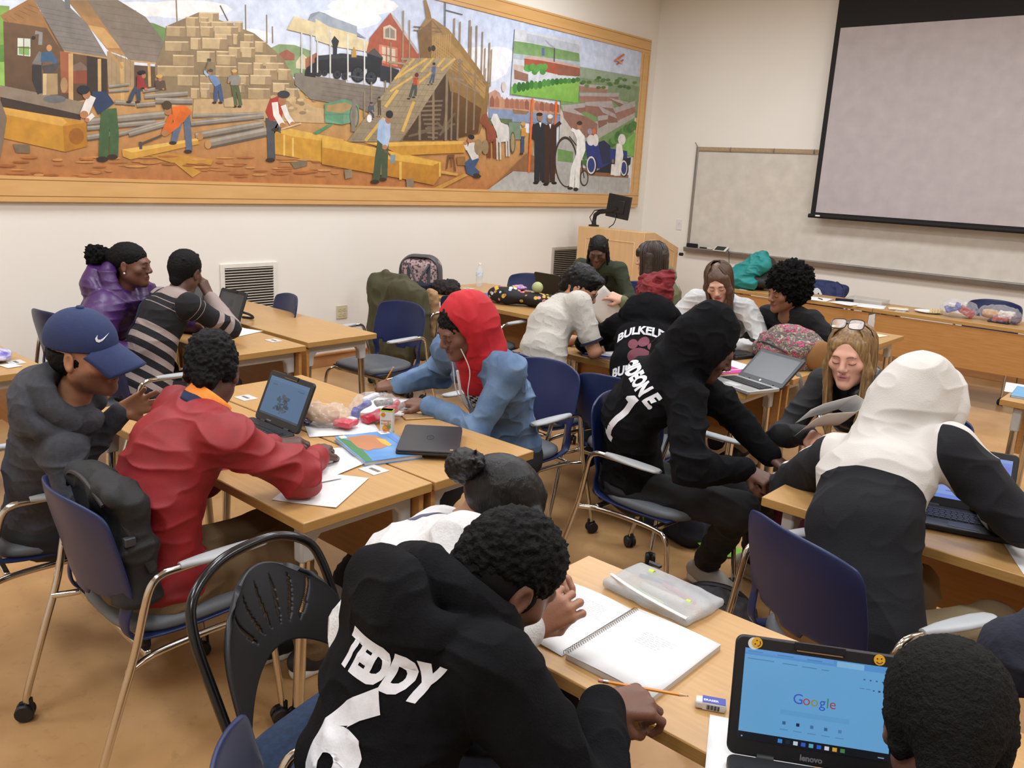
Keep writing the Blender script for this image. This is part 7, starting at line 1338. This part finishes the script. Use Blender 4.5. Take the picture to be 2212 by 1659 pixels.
MB().tube(smooth_path([(-.15,-.05,.10),(-.05,-.08,.14),(.07,-.07,.137),(.15,-.02,.10)],6), .008, 8).build('zipper', mat('zip_dark'), b7); MB().tube(smooth_path([(-.14,.05,.10),(-.05,.03,.162),(.07,.03,.162),(.15,.05,.10)],6), .012, 8).build('zipper', mat('zip_dark'), b7)
kf = MB().grid(lambda u, v: (-.17+.34*u, -.20+.02*v+.06*(u-.5)**2*4, .49+.10*v), 12, 4).build('kraft_envelope', mat('kraft', '9a7a50', .8), solid=.004); kf.location = CHO['c16'].location; kf.rotation_euler = CHO['c16'].rotation_euler; tag(kf, 'brown kraft envelope on the chair seat behind the white and navy hoodie', 'envelope')
# ---- teal coat, jacket and bits along the front wall
tl = empty('coat', 'dark padded coat with bright teal lining heaped on the front-wall table', 'coat', (-3.92,8.22,TT), math.radians(-5)); v, q = sdf_mesh([E((0,0,.09), (.27,.2,.09), .05), E((.1,.03,.2), (.13,.12,.14), .06), E((-.1,0,.13), (.15,.14,.1), .05)], .008); v[:, 2] = np.maximum(v[:, 2], 0); mesh_obj('outer_shell', wrinkle(v, q, .014, (6,6,6), 3), q, cloth('coat_charcoal', '2a2726', .7), tl)
v, q = sdf_mesh([C((-.22,-.14,.06), (.1,-.06,.33), .075, .07, .06), C((-.1,-.17,.08), (.17,-.1,.26), .075, .065, .06), C((-.2,-.16,.05), (.1,-.18,.06), .06, k=.05)], .007); mesh_obj('teal_lining', wrinkle(v, q, .013, (8,8,12), 6), q, cloth('teal_lining', '15807c', .6), tl)
jk = empty('jacket', 'navy jacket with a white emblem hung on the chair by the front wall', 'jacket', CHO['c18'].location, CHO['c18'].rotation_euler.z); v, q = sdf_mesh([C((-.19,-.30,.79), (.19,-.30,.79), .06, k=.04), X((0,-.27,.62), (.23,.06,.17), .04, .04)], .008); mesh_obj('jacket_body', wrinkle(v, q, .016, (7,7,7), 3), q, cloth('navy_jacket', '1a2350', .7), jk)
MB().prism([(-.06,.02),(.0,.045),(.03,.03),(.07,-.03),(.05,-.04),(.02,.0),(.0,-.045),(-.02,-.02)], 0, .003, M=Matrix.Translation((.04,-.205,.74)) @ Matrix.Rotation(math.pi/2, 4, 'X') @ Matrix.Rotation(math.pi, 4, 'Y')).build('white_emblem', pap, jk)
v, q = sdf_mesh([C((-.02,0,.03), (.02,.0,.14), .035, k=.02)], .006); o = mesh_obj('scarf', wrinkle(v, q, .01, (12,12,12), 1), q, cloth('plum', '5a3a4a')); o.location = (-3.52,8.30,TT); tag(o, 'plum coloured scarf on the front-wall table behind the afro', 'scarf')
o = MB().box((0,0,.02), (.34,.22,.04)).build('storage_box', mat('clear_lid', 'c8c4be', .25, alpha=.45)); o.location = (-2.78,8.33,TT); tag(o, 'flat clear plastic box lid on the front-wall table', 'lid')
for k, x in enumerate((-3.02,-2.96)): o = MB().cyl((0,0,.013), (.09,.03,.013), .013, 10).build('marker_pen', [mat('felt_black')]); o.location = (x, 8.15+.03*k, TT); tag(o, ('thick black marker left of its twin on the front-wall table','thick black marker right of its twin on the front-wall table')[k], 'marker')
o = MB().cyl((0,0,.0055), (.06,-.05,.0055), .0045, 8).build('pen', keym); o.location = (-3.16,8.08,TT+.004); tag(o, 'black pen lying on the leftmost handout by the front wall', 'pen')
dc = empty('document_camera', 'white document camera arm on the front-wall table behind the afro', 'camera', (-3.70,8.36,TT)); MB().box((0,0,.015), (.14,.1,.03)).build('camera_base', mat('white_plastic'), dc, bevel=.004); MB().tube([(0,0,.03),(-.02,0,.20),(-.16,0,.22)], .010, 8).build('camera_arm', mat('white_plastic'), dc); MB().box((-.19,0,.215), (.1,.03,.02)).build('camera_head', mat('white_plastic'), dc, bevel=.003)
MB().tube(smooth_path([(0,0,.008),(.08,.03,.012),(.12,-.03,.05),(.05,-.08,.06),(-.06,-.06,.01)],6), .008, 8).build('cable', rubber)
o = bpy.data.objects['cable'] if 0 else COL.objects[-1]; o.name = 'power_cable'; o.location = (-5.02,3.0,TT); tag(o, 'looped black cable beside the dim laptop on the back-left table', 'cable')
# ---- papers in hands
JB = ALL['bob']; W_ = JB['L'][2]; pp = MB().grid(lambda u, v: ((u-.5)*.216, (v-.5)*.279, .006*math.sin(v*3)), 6, 8); a_ = Matrix(((-.62,.55,.56),(-.35,.42,-.83),(-.70,-.72,-.07))) if 0 else None
def plane_from(label, name, c, ex, ey, w, h, m, cat, curl=.008):
    ex = nv(ex); ey = nv(np.asarray(ey, float)-ex*np.dot(ex, ey)); n = np.cross(ex, ey); c = A3(*c)
    mm = MB().grid(lambda u, v: tuple(c+ex*(u-.5)*w+ey*(v-.5)*h+n*curl*math.sin(u*3.1)), 8, 8); o = mm.build(name, m, base=tuple(c), solid=.0007); tag(o, label, cat); return o
imr, imu = A3(.755,.656,0), A3(0,0,1)
plane_from('lined sheet held up by the woman with the brown bob', 'paper_sheet', (-3.44,4.93,.875), imr*.72-imu*.70+A3(-.1,.12,0), imr*.60+imu*.72, .27, .20, mat('paper_grey', 'c4beb4', .8), 'paper')
roll = [(.0,0),(.03,.012),(.07,.018),(.12,.016),(.17,.012),(.20,.02),(.205,.04),(.18,.055),(.12,.05),(.06,.045),(.01,.035)]
J = ALL['blonde']; c = (J['R'][2]+J['L'][2])/2+A3(-.03,-.05,.02); X_ = nv(imr+imu*.22); Y_ = nv(imu-imr*.25); D_ = A3(-.656*.3,.755*.3,.3)
mm = MB().grid(lambda u, v: tuple(c+X_*(np.interp(u*10, range(11), [r[0] for r in roll])-.07)+Y_*(np.interp(u*10, range(11), [r[1] for r in roll])+.02)*1.5+nv(A3(.5,-.6,.5))*(v-.5)*.18), 40, 6); o = mm.build('paper_sheet', pap, base=tuple(c), solid=.0008); tag(o, 'folded sheets of paper held by the blonde woman', 'paper')
# ---- shoes under the red boy's table and beyond
for k, (x, y, a, c1, c2, lab) in enumerate(((-2.05,1.86,150,'b9b6b0','d2d0ca','white basketball shoe with a tan tongue under the red boy table'),)):
    r0 = empty('shoe', lab, 'shoe', (x, y, 0)) if 0 else None
